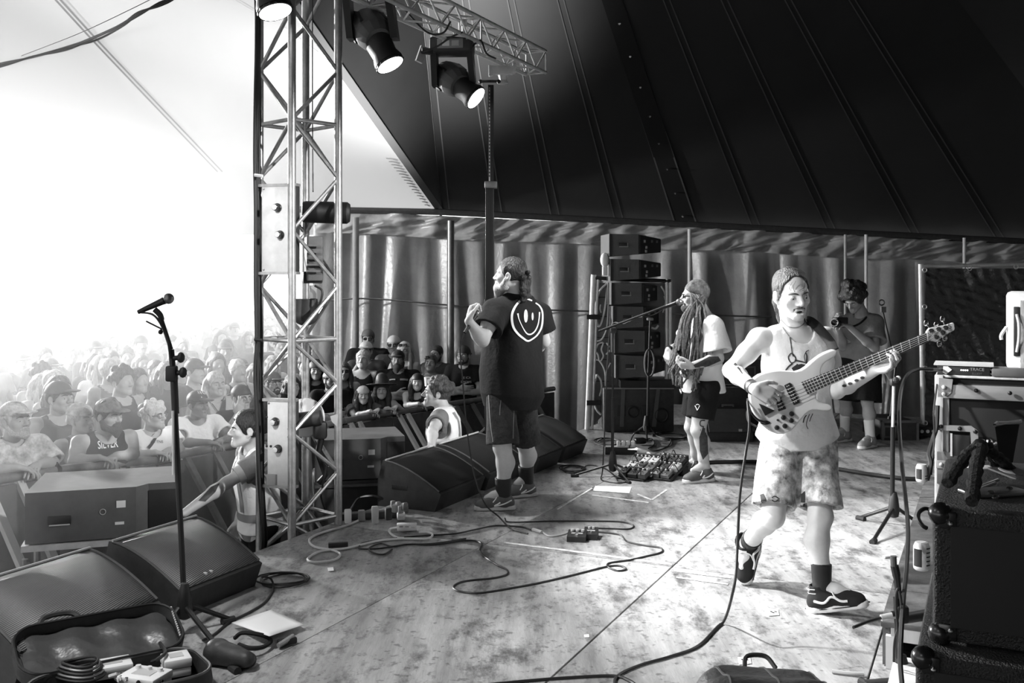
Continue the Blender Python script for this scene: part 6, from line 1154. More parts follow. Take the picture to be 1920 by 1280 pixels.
# far thin stand behind the bowed man
c = V3(*P(1668, 800, 10.6)); c[2] = 0; t = thing('microphone_stand', 'thin boom stand with a round mic holder behind the bass headstock', 'microphone stand', c); q = M(); b_ = lambda x, y: P(x, y, 10.6); q.cyl(b_(1668, 797), b_(1679, 690), .011, n=8); q.cyl(b_(1680, 690), b_(1656, 585), .007, n=8); q.build('pole', 'dark_metal', t)
q = M(); q.tube([b_(1653+5*math.cos(a), 567+5*math.sin(a)) for a in np.linspace(0, 6.28, 14, endpoint=False)], .008, 6, True); q.box(b_(1656, 580), (.05, .04, .06)); q.build('holder', 'steel_dark', t); tripod(t, c, [c+V3(.25, -.1, 0), c+V3(-.2, -.15, 0), c+V3(0, .25, 0)], .011)
# right hand stand
c = G(1676, 990); t = thing('microphone_stand', 'black tripod stand at right beside the wooden riser', 'microphone stand', V3(c[0], c[1], 0)); b_ = lambda x, y, d=0: P(x, y, c[1]+d)
tripod(t, c, [fl(1610, 974, 0), fl(1636, 1019, 0), c+V3(.20, .06, 0)], .0125, .14); q = M(); q.cyl(b_(1673, 960), b_(1674, 800), .015, n=10); q.build('lower_pole', 'dark_metal', t); q = M(); q.cyl(b_(1674, 800), b_(1676, 712), .010, n=10); q.build('upper_pole', 'alu', t); q = M(); q.box(b_(1676, 716), (.05, .05, .05), None, .012); q.ball(b_(1680, 712, -.04), .022, n=10); q.build('clutch', 'black', t)
q = M(); q.cyl(b_(1679, 712), b_(1686, 708), .014, n=8); q.ball(b_(1684, 709, -.02), .018, n=8); q.build('clutch_knob', 'alu', t)
# low stand in front of the near cabinets
c = V3(*P(1690, 1285, 3.95)); c[2] = 0; b_ = lambda x, y, d=0: P(x, y, 3.95+d); t = thing('microphone_stand', 'low black microphone stand with angled mic before the big speaker cabinets', 'microphone stand', c)
tripod(t, c, [c+V3(-.12, -.22, 0), c+V3(.22, -.05, 0), c+V3(-.08, .2, 0)], .012, .1); q = M(); q.cyl(b_(1687, 1270), b_(1681, 1120), .013, n=10); q.build('pole', 'black', t); q = M(); q.box(b_(1690, 1150), (.05, .05, .07), None, .012); q.cyl(b_(1672, 1152), b_(1702, 1150), .014, n=10); q.build('clutch', 'black', t)
q = M(); q.cyl(b_(1690, 1160), b_(1738, 1152, .1), .02, .022, 12); q.build('microphone', 'black', t); q = M(); q.cyl(b_(1652, 1158), b_(1678, 1153), .013, n=12); q.build('connector', 'alu', t)
q = M(); q.tube(bez([b_(1685, 1120), b_(1682, 1085), b_(1677, 1060)], 4), [.013]*5+[.016]*3+[.016], 8); q.build('boom_end', 'black', t); q = M(); q.cyl(b_(1676, 1062), b_(1675, 1042), .012, n=10); q.build('cap', 'grey_dark', t)
q = M(); q.tube(bez([b_(1652, 1158), b_(1625, 1166, -.05), b_(1600, 1176, -.1)], 5), .006, 6); q.build('cable', 'cable_black', t)
cable('thick cable arching from the small amplifier down past the low stand', [P(1748, 692, 5.75), P(1722, 692, 5.7), P(1700, 704, 5.6), P(1689, 735, 5.5), P(1686, 790, 5.2), P(1692, 880, 4.8), P(1702, 980, 4.5), P(1700, 1060, 4.2), P(1694, 1120, 3.9), P(1690, 1180, 3.8), P(1688, 1240, 3.75), P(1692, 1290, 3.7)], .0095)
cable('thin cable climbing beside the low stand at lower right', [P(1676, 1240, 3.9), P(1678, 1200, 3.88), P(1690, 1150, 3.86), P(1686, 1105, 3.86), P(1680, 1120, 3.86), P(1684, 1190, 3.86), P(1690, 1285, 3.86)], .005)
# cables on the floor
bl = [fl(1405, 800, .70), fl(1400, 850, .5)]
cable('bass player\'s lead falling from his guitar and looping across the near floor', [P(1402, 752, 4.97), P(1405, 800, 4.9), P(1398, 850, 4.85), P(1388, 920, 4.82), P(1384, 990, 4.8), P(1381, 1060, 4.75), P(1374, 1110, 4.7), fl(1355, 1168), fl(1310, 1210), fl(1258, 1230), fl(1205, 1245), fl(1165, 1262), fl(1152, 1278), fl(1165, 1300), fl(1190, 1290)], .0065, n=8)
cable('black cable along the bottom edge of the picture', [fl(900, 1285), fl(980, 1277), fl(1070, 1270), fl(1150, 1267), fl(1180, 1276), fl(1200, 1290)], .0065)
Z5 = lambda x, y: (560+x/2.743, 880+y/2.743)
cable('long black cable looping over the middle of the stage floor', [fl(*Z5(*a)) for a in ((1525, 318), (1650, 335), (1690, 370), (1780, 390), (1860, 402), (1865, 425), (1790, 445), (1700, 465), (1600, 480), (1590, 500), (1640, 520), (1685, 512), (1650, 495), (1580, 500), (1420, 540), (1250, 580), (1080, 612), (930, 634), (830, 626), (795, 605), (830, 580), (900, 568), (1000, 558), (1070, 540), (1070, 515), (1020, 490), (960, 450), (932, 415), (942, 382), (900, 365), (820, 368), (700, 385), (560, 385), (420, 405), (330, 408), (310, 400), (340, 375), (480, 355), (640, 340), (800, 330), (900, 310), (1000, 290), (1080, 290), (1150, 295), (1200, 312))], .0055, n=7)
cable('black cable loop on the dark floor near the white extension lead', [fl(*Z5(*a)) for a in ((480, 410), (440, 435), (390, 430), (362, 405), (420, 380), (480, 395), (560, 385), (700, 380), (860, 355))], .0055)
cable('thin black cable crossing from the singer\'s feet to the small pedal', [fl(*Z5(*a)) for a in ((1060, 250), (1090, 270), (1300, 265), (1500, 265), (1650, 268), (1720, 285), (1700, 305), (1600, 303), (1500, 300))], .005)
cable('cable joining the pedal to its plug in the middle of the floor', [fl(*Z5(*a)) for a in ((1250, 320), (1290, 342), (1350, 335), (1400, 318), (1440, 305))], .0055, 'light_grey')
q = M(); a, b = fl(*Z5(1205, 308), .012), fl(*Z5(1250, 322), .012); q.cyl(a, b, .012, n=10); tag(q.build('plug', 'light_grey'), 'pale cable connector lying left of the small floor pedal', 'plug')
cable('white extension lead snaking over the dark floor behind the tower', [fl(748, 964, .012), fl(760, 950, .05), fl(742, 945, .06), fl(700, 962, .02), fl(650, 985), fl(600, 1000), fl(580, 1012), fl(590, 1025), fl(625, 1032), fl(638, 1040), fl(625, 1050), fl(590, 1054), fl(577, 1048), fl(600, 1034), fl(650, 1028), fl(710, 1014), fl(760, 1010), fl(800, 1010), fl(811, 1003), fl(802, 998), fl(785, 998)], .0075, 'cable_white', 8)
cable('white lead from the socket block on the dark floor', [fl(745, 989), fl(731, 992), fl(732, 1000), fl(745, 1008), fl(757, 1009)], .0075, 'cable_white')
t = thing('socket_block', 'white rectangular socket block lying on the dark floor', 'extension socket', fl(763, 990, 0)); q = M(); q.box(fl(763, 987, .03), (.13, .055, .045), rotz(.12), .006); q.build('housing', 'white', t)
for k in range(3): q = M(); q.box(fl(763, 987, .0535)+V3(-.038+.038*k, 0, 0), (.024, .03, .003), rotz(.12)); q.build('socket', 'grey', t)
t = thing('plug', 'white mains plug at the end of the white extension lead', 'plug', fl(752, 968, 0)); q = M(); q.box(fl(752, 967, .03), (.055, .04, .05), rotz(.2), .008); q.build('plug_body', 'white', t)
for k in range(3): q = M(); q.box(fl(752, 967, .03)+V3(-.014+.014*k, -.028, .0), (.006, .02, .01)); q.build('pin', 'alu', t)
# dark clutter by the tower foot
t = thing('power_strip', 'dark power strip with plugs on the floor behind the white lead', 'extension socket', fl(690, 962, 0)); q = M(); q.box(fl(692, 965, .025), (.40, .07, .045), rotz(.25), .006); q.build('housing', 'dark', t)
for k, (dx, h, m_) in enumerate(((-.14, .09, 'white'), (-.05, .07, 'grey'), (.04, .11, 'light_grey'), (.13, .08, 'dark'))): q = M(); q.box(fl(692, 965, .04+h/2)+rotz(.25) @ V3(dx, 0, 0), (.045, .045, h), rotz(.25), .008); q.build('plug', m_, t)
cable('black cable bundle piled behind the power strip', [fl(655, 960, .02), fl(672, 935, .04), fl(700, 930, .08), (fl(730, 940, .03)), fl(745, 955, .02)], .01)
t = thing('flower_bouquet', 'dim bundle of pale plugs and leads beside the black wedge', 'cable ends', fl(745, 945, 0)); rg = np.random.default_rng(4)
t['label'] = 'dim bundle of pale plugs and leads beside the black wedge'; t.name = 'plug_bundle'
for k in range(9): p = fl(738+rg.uniform(-14, 24), 948+rg.uniform(-6, 8), .04+.12*rg.random()); q = M(); q.box(p, (.035, .035, .05), rotz(rg.uniform(0, 3)), .008); q.build('plug', 'grey' if k % 2 else 'steel_dark', t)
q = M(); q.box(fl(634, 1025-4, .02), (.12, .03, .03), rotz(.2), .004); tag(q.build('adapter', 'dark'), 'small dark adapter inside the white lead\'s loop', 'adapter')
# coils by the wedges
def coil(label, px, py, rx, ry, n_=4, r=.0055, m='cable_black'):
    c = fl(px, py); pts = []
    for k in range(n_*16): a = k*2*math.pi/16; s = 1+.12*math.sin(k*.7); pts.append(c+V3(rx*math.cos(a)*s+.01*math.sin(k*.2), ry*math.sin(a)*s, .003+.0035*(k//16)))
    q = M(); q.tube(pts, r, 6); return tag(q.build('cable_coil', m), label, 'cable coil')
coil('coil of black cable on the floor at the right end of the near wedge', 532, 1088, .13, .12); coil('coil of cable beside the farthest stage-front wedge', 1075, 880, .10, .16, 4); coil('coil of cable in front of the scaffold post', 1140, 830, .12, .25, 4); coil('coil of cable beneath the speaker stack\'s right side', 1258, 818, .16, .2, 3)
cable('cable trailing from the near wedge to the microphone stand', [fl(490, 1080, .1), fl(508, 1085, .05), fl(512, 1105), fl(497, 1128), fl(470, 1146), fl(430, 1166), fl(400, 1190), fl(380, 1200)], .006)
cable('thin cable looping by the boom stand\'s foot', [fl(1090, 878), fl(1105, 872), fl(1130, 876), fl(1150, 889), fl(1158, 900)], .005)
cable('thick black cable run laid across the stage behind the bass player', [fl(1275, 874), (fl(1330, 869)), fl(1372, 868), fl(1420, 868), fl(1500, 874), fl(1560, 880), fl(1620, 890), fl(1680, 898), fl(1725, 901)], .018)
# setlists, tape, litter
def sheet(label, pts, z=.004, m='paper', cat='paper', name='paper_sheet', th=.003): q = M(); q.prism([fl(x, y, z) for x, y in pts], V3(0, 0, th)); return tag(q.build(name, m), label, cat)
q = M(); gx = []
for j in range(7):
    for i in range(9):
        s, w = i/8, j/6; a = np.array([434, 1167])*(1-s)*(1-w)+np.array([510, 1142])*s*(1-w)+np.array([505, 1192])*(1-s)*w+np.array([570, 1170])*s*w; gx.append(fl(a[0], a[1], .03+.03*math.sin(s*3+w*2)*.6+.02*w))
q.add(gx, [(j*9+i, j*9+i+1, j*9+i+10, j*9+i+9) for j in range(6) for i in range(8)]); o = q.build('paper_sheet', 'paper', sharp=0); tag(o, 'curling white set list lying by the near microphone stand', 'paper'); o.modifiers.new('t', 'SOLIDIFY').thickness = .002
sheet('white set list strip on the floor in front of the boom stand', [(1112, 920), (1116, 911), (1184, 913), (1180, 925)])
for k, (a, b, w) in enumerate((((1195, 926), (1222, 937), 5), ((1222, 937), (1250, 918), 5), ((1110, 928), (1216, 942), 4), ((1045, 955), (1110, 915), 4), ((945, 1017), (1050, 1030), 6), ((1050, 1030), (1260, 1058), 6), ((1265, 1070), (1370, 1083), 5), ((1268, 1082), (1365, 1095), 5))):
    d = np.array(b, float)-np.array(a, float); n_ = np.array([-d[1], d[0]*.45])/np.linalg.norm(d)*w*.5; q = M(); q.prism([fl(*(np.array(p)+s*n_), .0025) for p, s in ((a, -1), (a, 1), (b, 1), (b, -1))], V3(0, 0, .0015)); tag(q.build('tape_strip', 'tape_worn' if 'tape_worn' in MATS else mat('tape_worn', .6, .8, noise=.5, nscale=14, dark=.25)), ['short tape strip angled by the boom stand, left arm', 'short tape strip angled by the boom stand, right arm', 'long worn tape strip in front of the pedalboards', 'worn tape strip running from the singer\'s heel toward the set list', 'worn tape along the floor seam in the centre', 'worn tape along the seam left of the bass player', 'scraped tape line behind the bass player\'s raised foot, upper', 'scraped tape line behind the bass player\'s raised foot, lower'][k], 'tape')
for k, (x, y, s, lab) in enumerate(((1450, 1148, 11, 'small printed square label on the floor by the front foot'), (1396, 1238, 13, 'small printed square label behind the backpack'), (1100, 1192, 5, 'tiny white scrap on the near floor panel'), (620, 1067, 6, 'white scrap below the white extension lead'))):
    o = sheet(lab, [(x-s, y-s*.45), (x+s*.8, y-s*.6), (x+s, y+s*.45), (x-s*.8, y+s*.6)], .003, 'paper', 'label' if k < 2 else 'litter', 'floor_label' if k < 2 else 'paper_scrap', .0015)
    if k < 2:
        for i in range(3): q = M(); q.box(fl(x-4+4*i, y-2+2*(i % 2), .006), (.010, .014, .001), rotz(.4*i)); q.build('print', 'dark', o)
q = M(); q.tube(bez([fl(1560, 1258, .01), fl(1590, 1262, .01), fl(1620, 1263, .012)], 4), .008, 6); tag(q.build('litter_strip', 'light_grey'), 'pale torn strip on the floor at bottom right', 'litter'); q = M(); q.box(fl(1668, 1042, .008), (.09, .02, .01), rotz(.4)); tag(q.build('litter_strip', 'white'), 'white strip on the floor beside the riser edge', 'litter')
# small effects pedals
def pedal(c, w, d, h, R, m='black', knobs=3, label=None, t=None, group=None):
    if t is None: t = thing('effects_pedal', label, 'pedal', c, group)
    q = M(); q.hexa([c+R @ V3(-w/2, -d/2, 0), c+R @ V3(w/2, -d/2, 0), c+R @ V3(w/2, d/2, 0), c+R @ V3(-w/2, d/2, 0)], [c+R @ V3(-w/2, -d/2, h*.7), c+R @ V3(w/2, -d/2, h*.7), c+R @ V3(w/2, d/2, h), c+R @ V3(-w/2, d/2, h)]); o = q.build('pedal_case', m, t)
    for k in range(knobs): p = c+R @ V3((k-(knobs-1)/2)*w*.28, d*.28, h*.92); q = M(); q.cyl(p, p+V3(0, 0, .014), w*.09, n=10); q.build('knob', 'light_grey' if m == 'black' else 'black', o)
    q = M(); p = c+R @ V3(0, -d*.25, h*.74); q.cyl(p, p+V3(0, 0, .014), w*.10, n=10); q.build('footswitch', 'chrome', o); q = M(); q.box(c+R @ V3(0, 0, h*.86), (w*.6, d*.14, .003), R); q.build('label_plate', 'light_grey' if m == 'black' else 'grey', o); return t
pedal(fl(1082, 1012, 0), .12, .13, .05, rotz(-.15), 'black', 3, 'small black effects pedal alone on the floor, left half of the pair'); pedal(fl(1108, 1008, 0), .09, .13, .055, rotz(-.15), 'black', 2, 'small black effects pedal alone on the floor, right half of the pair')
def pedalboard(label, c, w, d, R, rows, seed):
    t = thing('pedalboard', label, 'pedalboard', c); rg = np.random.default_rng(seed); q = M(); tl = R @ np.array([[1, 0, 0], [0, .97, -.24], [0, .24, .97]])
    q.box(c+V3(0, 0, .055), (w, d, .03), tl, .006); q.build('board', 'black', t); 
    for sx in (-.46, .46): q = M(); q.box(c+R @ V3(sx*w, d*.3, .035), (.02, d*.3, .07), R); q.build('riser_leg', 'black', t)
    q = M(); q.box(c+tl @ V3(0, d*.5, .09), (w*1.02, .03, .05), tl, .006); q.build('back_rail', 'black', t)
    for j in range(rows):
        x = -w/2+.02
        while x < w/2-.05:
            pw = rg.uniform(.055, .09); pc = c+V3(0, 0, .05)+tl @ V3(x+pw/2, -d/2+d*(j+.5)/rows, .02); ph = rg.uniform(.03, .045); q = M(); q.box(pc+tl @ V3(0, 0, ph/2), (pw*.92, d/rows*.86, ph), tl, .004); o = q.build('pedal', ['black', 'grey_dark', 'light_grey', 'dark', 'steel_dark'][int(rg.integers(5))], t)
            for k in range(3): q = M(); p = pc+tl @ V3((k-1)*pw*.26, d/rows*.2, ph); q.cyl(p, p+tl[:, 2]*.013, .0075, n=8); q.build('knob', ['off_white', 'black', 'alu'][k], o)
            q = M(); p = pc+tl @ V3(0, -d/rows*.22, ph); q.cyl(p, p+tl[:, 2]*.012, .009, n=8); q.build('footswitch', 'chrome', o); x += pw+.006
    for k in range(5): a = c+tl @ V3(rg.uniform(-w/2, w/2), rg.uniform(-d/2, d/2), .125); b = a+tl @ V3(rg.uniform(-.1, .1), rg.uniform(-.1, .1), 0); q = M(); q.tube(bez([a-V3(0, 0, .02), (a+b)/2+V3(0, 0, .03), b-V3(0, 0, .02)], 4), .004, 5); q.build('patch_cable', 'cable_black', t)
pedalboard('crowded pedalboard with dark pedals, left one of two by the boom stand', G(1200, 893), .25, .42, rotz(-.55), 3, 1); pedalboard('crowded pedalboard with dark pedals, right one nearest the guitarist\'s shoes', G(1249, 893), .25, .42, rotz(-.55), 3, 2)
t = thing('power_strip', 'low black power strip with white plugs behind the pedalboards', 'extension socket', G(1163, 853)); R = rotz(-.05); c = G(1164, 851); q = M(); q.box(c+V3(0, 0, .035), (.30, .09, .07), R, .006); q.build('housing', 'black', t); q = M(); q.box(c+V3(0, 0, .072), (.28, .08, .006), R); q.build('top_plate', 'light_grey', t)
for k in range(4): q = M(); q.box(c+V3(-.02+.045*k, 0, .10), (.035, .04, .05), R, .008); q.build('plug', 'white' if k % 2 else 'off_white', t)
for k in range(4): cable('white lead draped from the power strip to the pedalboards, strand %s' % ['nearest', 'second', 'third', 'farthest'][k], [fl(1178+5*k, 842, .12), fl(1195, 843-k, .16), fl(1210+2*k, 848, .10), fl(1222, 855+k, .11)], .006, 'cable_white')
cable('black cable curling from the slim stand to the floor by the power strip', [fl(1205, 805, .15), fl(1190, 812, .12), fl(1183, 825, .05), fl(1180, 838, .09)], .007); cable('black loop of cable right of the power strip', [fl(1205, 828), fl(1220, 822), fl(1227, 833), fl(1215, 842), fl(1230, 845), fl(1250, 838), fl(1258, 828), fl(1256, 822)], .007)
q = M(); q.box(fl(1200, 826, .04), (.12, .08, .06), rotz(.2), .02); tag(q.build('plug_adapter', 'black'), 'black plug adapter beside the slim stand\'s foot', 'plug')
# open gig bag with white pedals, front left
c = V3(-1.54, 3.99, 0); R = rotz(.62); bag = thing('gig_bag', 'open black pedal bag with lid propped against the corner wedge', 'bag', c)
def rrect(w, d, r, n=6):
    out = []
    for cx, cy, a0 in ((w/2-r, d/2-r, 0), (-w/2+r, d/2-r, 1.5708), (-w/2+r, -d/2+r, 3.1416), (w/2-r, -d/2+r, 4.7124)):
        for k in range(n+1): a = a0+1.5708*k/n; out.append((cx+r*math.cos(a), cy+r*math.sin(a)))
    return out
rr = rrect(.66, .36, .11); n = len(rr); q = M(); v = []
for (s, z) in ((1., .0), (1.02, .05), (1., .10), (.965, .10), (.96, .02)): v += [c+R @ V3(x*s, y*s, z) for x, y in rr]
q.add(v, [(k*n+i, k*n+(i+1) % n, (k+1)*n+(i+1) % n, (k+1)*n+i) for k in range(4) for i in range(n)]+[tuple(range(4*n, 5*n)), tuple(range(n))[::-1]]); mat('bag_fabric', .03, .55, noise=.3, bump=.5, bscale=9); mat('bag_lining', .06, .32, bump=.6, bscale=7); q.build('tray', 'bag_fabric', bag, .9)
hinge = c+R @ V3(0, .185, .085); Rl = R @ np.array([[1, 0, 0], [0, math.cos(.40), -math.sin(.40)], [0, math.sin(.40), math.cos(.40)]])
rl = rrect(.66, .30, .10); q = M(); v = []
for s, z in ((1, -.04), (1.01, .02), (.97, .02), (.955, -.03)): v += [hinge+Rl @ V3(x*s, .15+y*s, z) for x, y in rl]
v = [p for p in v]; q.add(v, [(k*n+i, k*n+(i+1) % n, (k+1)*n+(i+1) % n, (k+1)*n+i) for k in range(3) for i in range(n)]+[tuple(range(n))[::-1]]); q.build('lid', 'bag_fabric', bag, .9)
q = M(); gx = [hinge+Rl @ V3(-.30+.60*i/24, .015+.27*j/10, -.022+.012*math.sin(i*.5+j*.6)*math.sin(j*.31)+.008*math.sin(i*.9)) for j in range(11) for i in range(25)]; q.add(gx, [(j*25+i, j*25+i+1, j*25+i+26, j*25+i+25) for j in range(10) for i in range(24)]); q.build('lid_lining', 'bag_lining', bag, 0)
q = M(); q.tube([hinge+Rl @ V3(x*.985, .15+y*.985, .024) for x, y in rl], .006, 5, True); q.build('zip', 'dark_metal', bag); q = M(); q.tube([c+R @ V3(x*.99, y*.99, .103) for x, y in rr], .006, 5, True); q.build('zip', 'steel_dark', bag)
q = M(); q.tube(bez([hinge+Rl @ V3(-.22, .30, 0), hinge+Rl @ V3(-.18, .35, .01), hinge+Rl @ V3(-.08, .35, .01), hinge+Rl @ V3(-.04, .30, 0)], 5), .012, 6); q.build('handle', 'bag_fabric', bag)
q = M()
for k in range(14): q.ball(hinge+Rl @ V3(.32-.001*k, .25-.014*k, .022), .0055, n=6)
o = q.build('zip_teeth', 'alu', bag)
def wbox(label, px, py, w, d, h, z, yaw, kn=0):
    p = G(px, py, z+h); t = thing('effects_pedal', label, 'pedal', p-V3(0, 0, h), 'white pedals in the gig bag'); R2 = rotz(yaw); q = M(); q.box(p-V3(0, 0, h*.25), (w, d, h*.5), R2, .006); q.box(p-V3(0, 0, h*.76), (w*.96, d*.96, h*.46), R2, .006); q.build('casing', 'white', t)
    q = M(); q.box(p+V3(0, 0, .001), (w*.5, d*.45, .003), R2); q.build('label_plate', 'light_grey', t); q = M(); q.cyl(p+R2 @ V3(w*.48, -d*.1, -h*.4), p+R2 @ V3(w*.53, -d*.1, -h*.4), .008, n=10); q.build('jack_socket', 'black', t)
    for k in range(kn): q = M(); a = p+R2 @ V3(-w*.3+w*.3*k, d*.2, 0); q.cyl(a, a+V3(0, 0, .014), .011, n=12); q.build('knob', 'off_white', t)
    return t
wbox('white boxy pedal at the back of the open bag beside the coiled lead', 210, 1240, .15, .12, .05, .05, .5); wbox('white pedal with knobs in the middle of the open bag', 272, 1260, .17, .13, .055, .05, -.3, 3); wbox('white two-tier pedal at the right end of the open bag', 330, 1228, .11, .11, .075, .03, .5)
c2_ = G(150, 1272, .06)
cl_ = thing('cable_coil', 'coiled grey lead heaped at the left end of the open bag', 'cable coil', c2_)
for k in range(5): q = M(); q.tube([c2_+V3((.10-.008*k)*math.cos(a), (.075-.006*k)*math.sin(a), .02+.012*k+.006*math.sin(a*2)) for a in np.linspace(0, 6.28, 22, endpoint=False)], .0055, 6, True); q.build('turn', 'steel_dark' if k % 2 else 'cable_black', cl_)
q = M(); q.tube(bez([G(300, 1205, .10), G(310, 1222, .12), G(296, 1235, .12), G(285, 1240, .10)], 5), .008, 6); tag(q.build('cable', 'cable_black'), 'short thick lead bent between the white pedals', 'cable'); 
for k in range(6): p = G(205+11*k, 1268+(k % 3)*5, .09); q = M(); q.cyl(p, p+V3(.03*math.cos(k), .03*math.sin(k), .01), .008, n=8); tag(q.build('jack_plug', 'chrome'), 'metal jack plug on the heap of leads in the bag, number %s from the left' % ['one', 'two', 'three', 'four', 'five', 'six'][k], 'plug', 'jack plugs in the bag')
t = thing('pouch', 'dark fabric pouch lying by the microphone stand\'s leg', 'pouch', G(430, 1225)); B = SDF(); a, b = G(405, 1222, .05), G(462, 1236, .05); B.cap(a, b, .055, .035, .02); B.cap(a+V3(0, .06, -.02), b+V3(0, .05, -.02), .05, .03, .03); B.plane((0, 0, .004), (0, 0, -1)); v, q = B.mesh(.008, .004, 40, 2); fast_mesh('body', v, q, 'bag_fabric', t)
q = M(); q.tube(bez([G(440, 1196, .04), G(455, 1186, .07), G(490, 1190, .06), G(508, 1200, .03), G(495, 1212, .03), G(470, 1215, .04), G(448, 1208, .04)], 5), .010, 6); q.build('carry_strap', 'black_matte', t)
t = thing('multi_tool', 'small dark gadget at the corner of the set list', 'gadget', G(538, 1205)); q = M(); q.box(G(538, 1202, .02), (.09, .035, .03), rotz(.6), .008); q.build('body', 'black', t); q = M(); q.cyl(G(522, 1210, .02), G(550, 1192, .035), .012, n=8); q.build('arm', 'grey', t)
# backpack at the bottom edge
t = thing('backpack', 'dark rounded backpack cut off by the bottom edge of the picture', 'bag', V3(.95, 3.55, 0)); B = SDF(); B.cap(V3(.80, 3.78, .09), V3(1.06, 3.74, .09), .125, .125, .03); B.cap(V3(.80, 3.62, .09), V3(1.06, 3.58, .09), .15, .15, .05); B.cap(V3(.80, 3.42, .09), V3(1.06, 3.4, .09), .15, .15, .05); B.plane((0, 0, .003), (0, 0, -1)); v, q = B.mesh(.009, .003, 24, 6); mat('backpack_fabric', .035, .45, noise=.3, bump=.4, bscale=25); bo = fast_mesh('body', v, q, 'backpack_fabric', t); bv = bvh_of(bo)
for x in (.76, .93, 1.1): q = M(); q.tube([np.array(bv.ray_cast(Vector((x+.02*math.sin(y*9), y, 1)), Vector((0, 0, -1)))[0] or (x, y, .16)) for y in np.linspace(3.35, 3.82, 14)], .005, 5); q.build('piping', 'grey_dark', t)
q = M(); q.tube(bez([V3(.88, 3.84, .19), V3(.90, 3.88, .22), V3(.97, 3.88, .22), V3(1.0, 3.84, .19)], 5), .009, 6); q.build('carry_loop', 'black', t)
# ------------------------------------------------------------------ speaker stack, banner frame, back line
def array_box(label, x0, x1, xr, y0, y1, Y, dy):
    """line array box: handle side towards us, connector back turned right and away"""
    a = P(x0, y0, Y); b = P(x1, y1, Y); h = a[2]-b[2]; w = b[0]-a[0]; t = thing('line_array_speaker', label, 'speaker', V3((a[0]+b[0])/2, Y, b[2]), 'speakers in the stage-side stack')
    s0 = V3(a[0], Y+.02, b[2]); s1 = V3(b[0], Y, b[2]); d = V3(P(xr, y0, Y+.42)[0]-b[0], .42, 0); e = h*.10
    q = M(); q.hexa([s0+V3(0, 0, e*.2), s1+V3(0, 0, e), s1+d+V3(0, 0, e*2.2), s0+V3(-.05, .5, 0)], [s0+V3(0, 0, h), s1+V3(0, 0, h*.97), s1+d+V3(0, 0, h*.84), s0+V3(-.05, .5, h)]); q.build('cabinet', 'array_grey', t)
    pn = nrm(V3(d[1], -d[0], 0)); ctr = s1+d*.52+V3(0, 0, h*.5)
    q = M(); q.hexa([s1+d*.04+pn*.004+V3(0, 0, e*1.3), s1+d*.98+pn*.004+V3(0, 0, e*2.3), s1+d*.98+pn*.012+V3(0, 0, e*2.3), s1+d*.04+pn*.012+V3(0, 0, e*1.3)], [s1+d*.04+pn*.004+V3(0, 0, h*.93), s1+d*.98+pn*.004+V3(0, 0, h*.82), s1+d*.98+pn*.012+V3(0, 0, h*.82), s1+d*.04+pn*.012+V3(0, 0, h*.93)]); bp_2 = q.build('connector_panel', 'black', t)
    for u_, z_ in ((.22, .68), (.3, .42), (.55, .70), (.78, .70), (.28, .25)): q = M(); q.box(s1+d*u_+pn*.016+V3(0, 0, h*z_), (.03, .012, .028), rotz(math.atan2(d[1], d[0]))); q.build('connector', 'light_grey' if u_ < .4 else 'steel_dark', bp_2)
    f = (s0+s1)/2+V3(-.01, -.012, h*.52); q = M(); q.box(f, (w*.30, .014, h*.17), None, .004); hd = q.build('handle_recess', 'black', t); q = M(); q.box(f+V3(w*.02, -.008, -h*.085), (w*.32, .008, .012)); q.box(f+V3(w*.155, -.008, 0), (.010, .008, h*.16)); q.build('handle_lip', 'grey', hd)
    q = M(); q.box(s0+V3(.012, -.008, h*.5), (.03, .02, h*.98)); q.build('rigging_rail', 'black', t)
mat('array_grey', .085, .55, noise=.15, bump=.2, bscale=90)
rowsA = [(1143, 1197, 1238, 438, 481), (1145, 1198, 1238, 485, 527), (1147, 1203, 1240, 530, 572), (1150, 1206, 1243, 574, 617), (1153, 1209, 1246, 619, 663), (1155, 1211, 1248, 666, 710)]
for i, (x0, x1, xr, y0, y1) in enumerate(rowsA): array_box(['topmost', 'second from the top', 'third from the top', 'third from the bottom', 'second from the bottom', 'lowest'][i]+' grey speaker box in the stack behind the boom stand', x0, x1, xr, y0, y1, 10.9+.0*i, 0)
t = thing('subwoofer', 'wide black subwoofer carrying the grey speaker stack', 'speaker', P(1195, 815, 11.0)*[1, 1, 0]); a, b = P(1131, 727, 11.0), P(1262, 812, 11.0); q = M(); q.box(V3((a[0]+b[0])/2, 11.25, (a[2]+.002)/2), (b[0]-a[0], .62, a[2]-.004), None, .015); q.build('cabinet', 'dark', t)
for x, y, r in ((1187, 772, .055), (1240, 778, .07)): q = M(); q.tube([P(x, y, 10.93)+V3(r*math.cos(a_), 0, r*math.sin(a_)) for a_ in np.linspace(0, 6.28, 20, endpoint=False)], .012, 6, True); q.build('port_ring', 'black', t)
for x in (1165, 1210): q = M(); q.box(P(x, 770, 10.935), (.09, .014, .12), None, .006); q.build('handle_recess', 'black', t)
q = M(); q.box(V3((a[0]+b[0])/2, 10.94, a[2]), (b[0]-a[0], .02, .012)); q.build('edge_strip', 'grey', t)
for k in range(2): q = M(); q.prism([P(1165+66*k, 729, 10.92), P(1172+66*k, 729, 10.92), P(1170+60*k, 800, 10.92), P(1162+60*k, 800, 10.92)], V3(0, .004, 0)); q.build('ratchet_strap', 'grey_dark', t)
q = M(); zl = P(0, 712, 11)[2]; zh = P(0, 727, 11)[2]; q.box(V3((a[0]+b[0])/2+.1, 11.2, (zl+zh)/2), (.6, .5, (zl-zh)*.9)); tag(q.build('stack_base', 'black'), 'black base frame between the speaker stack and the subwoofer', 'base')
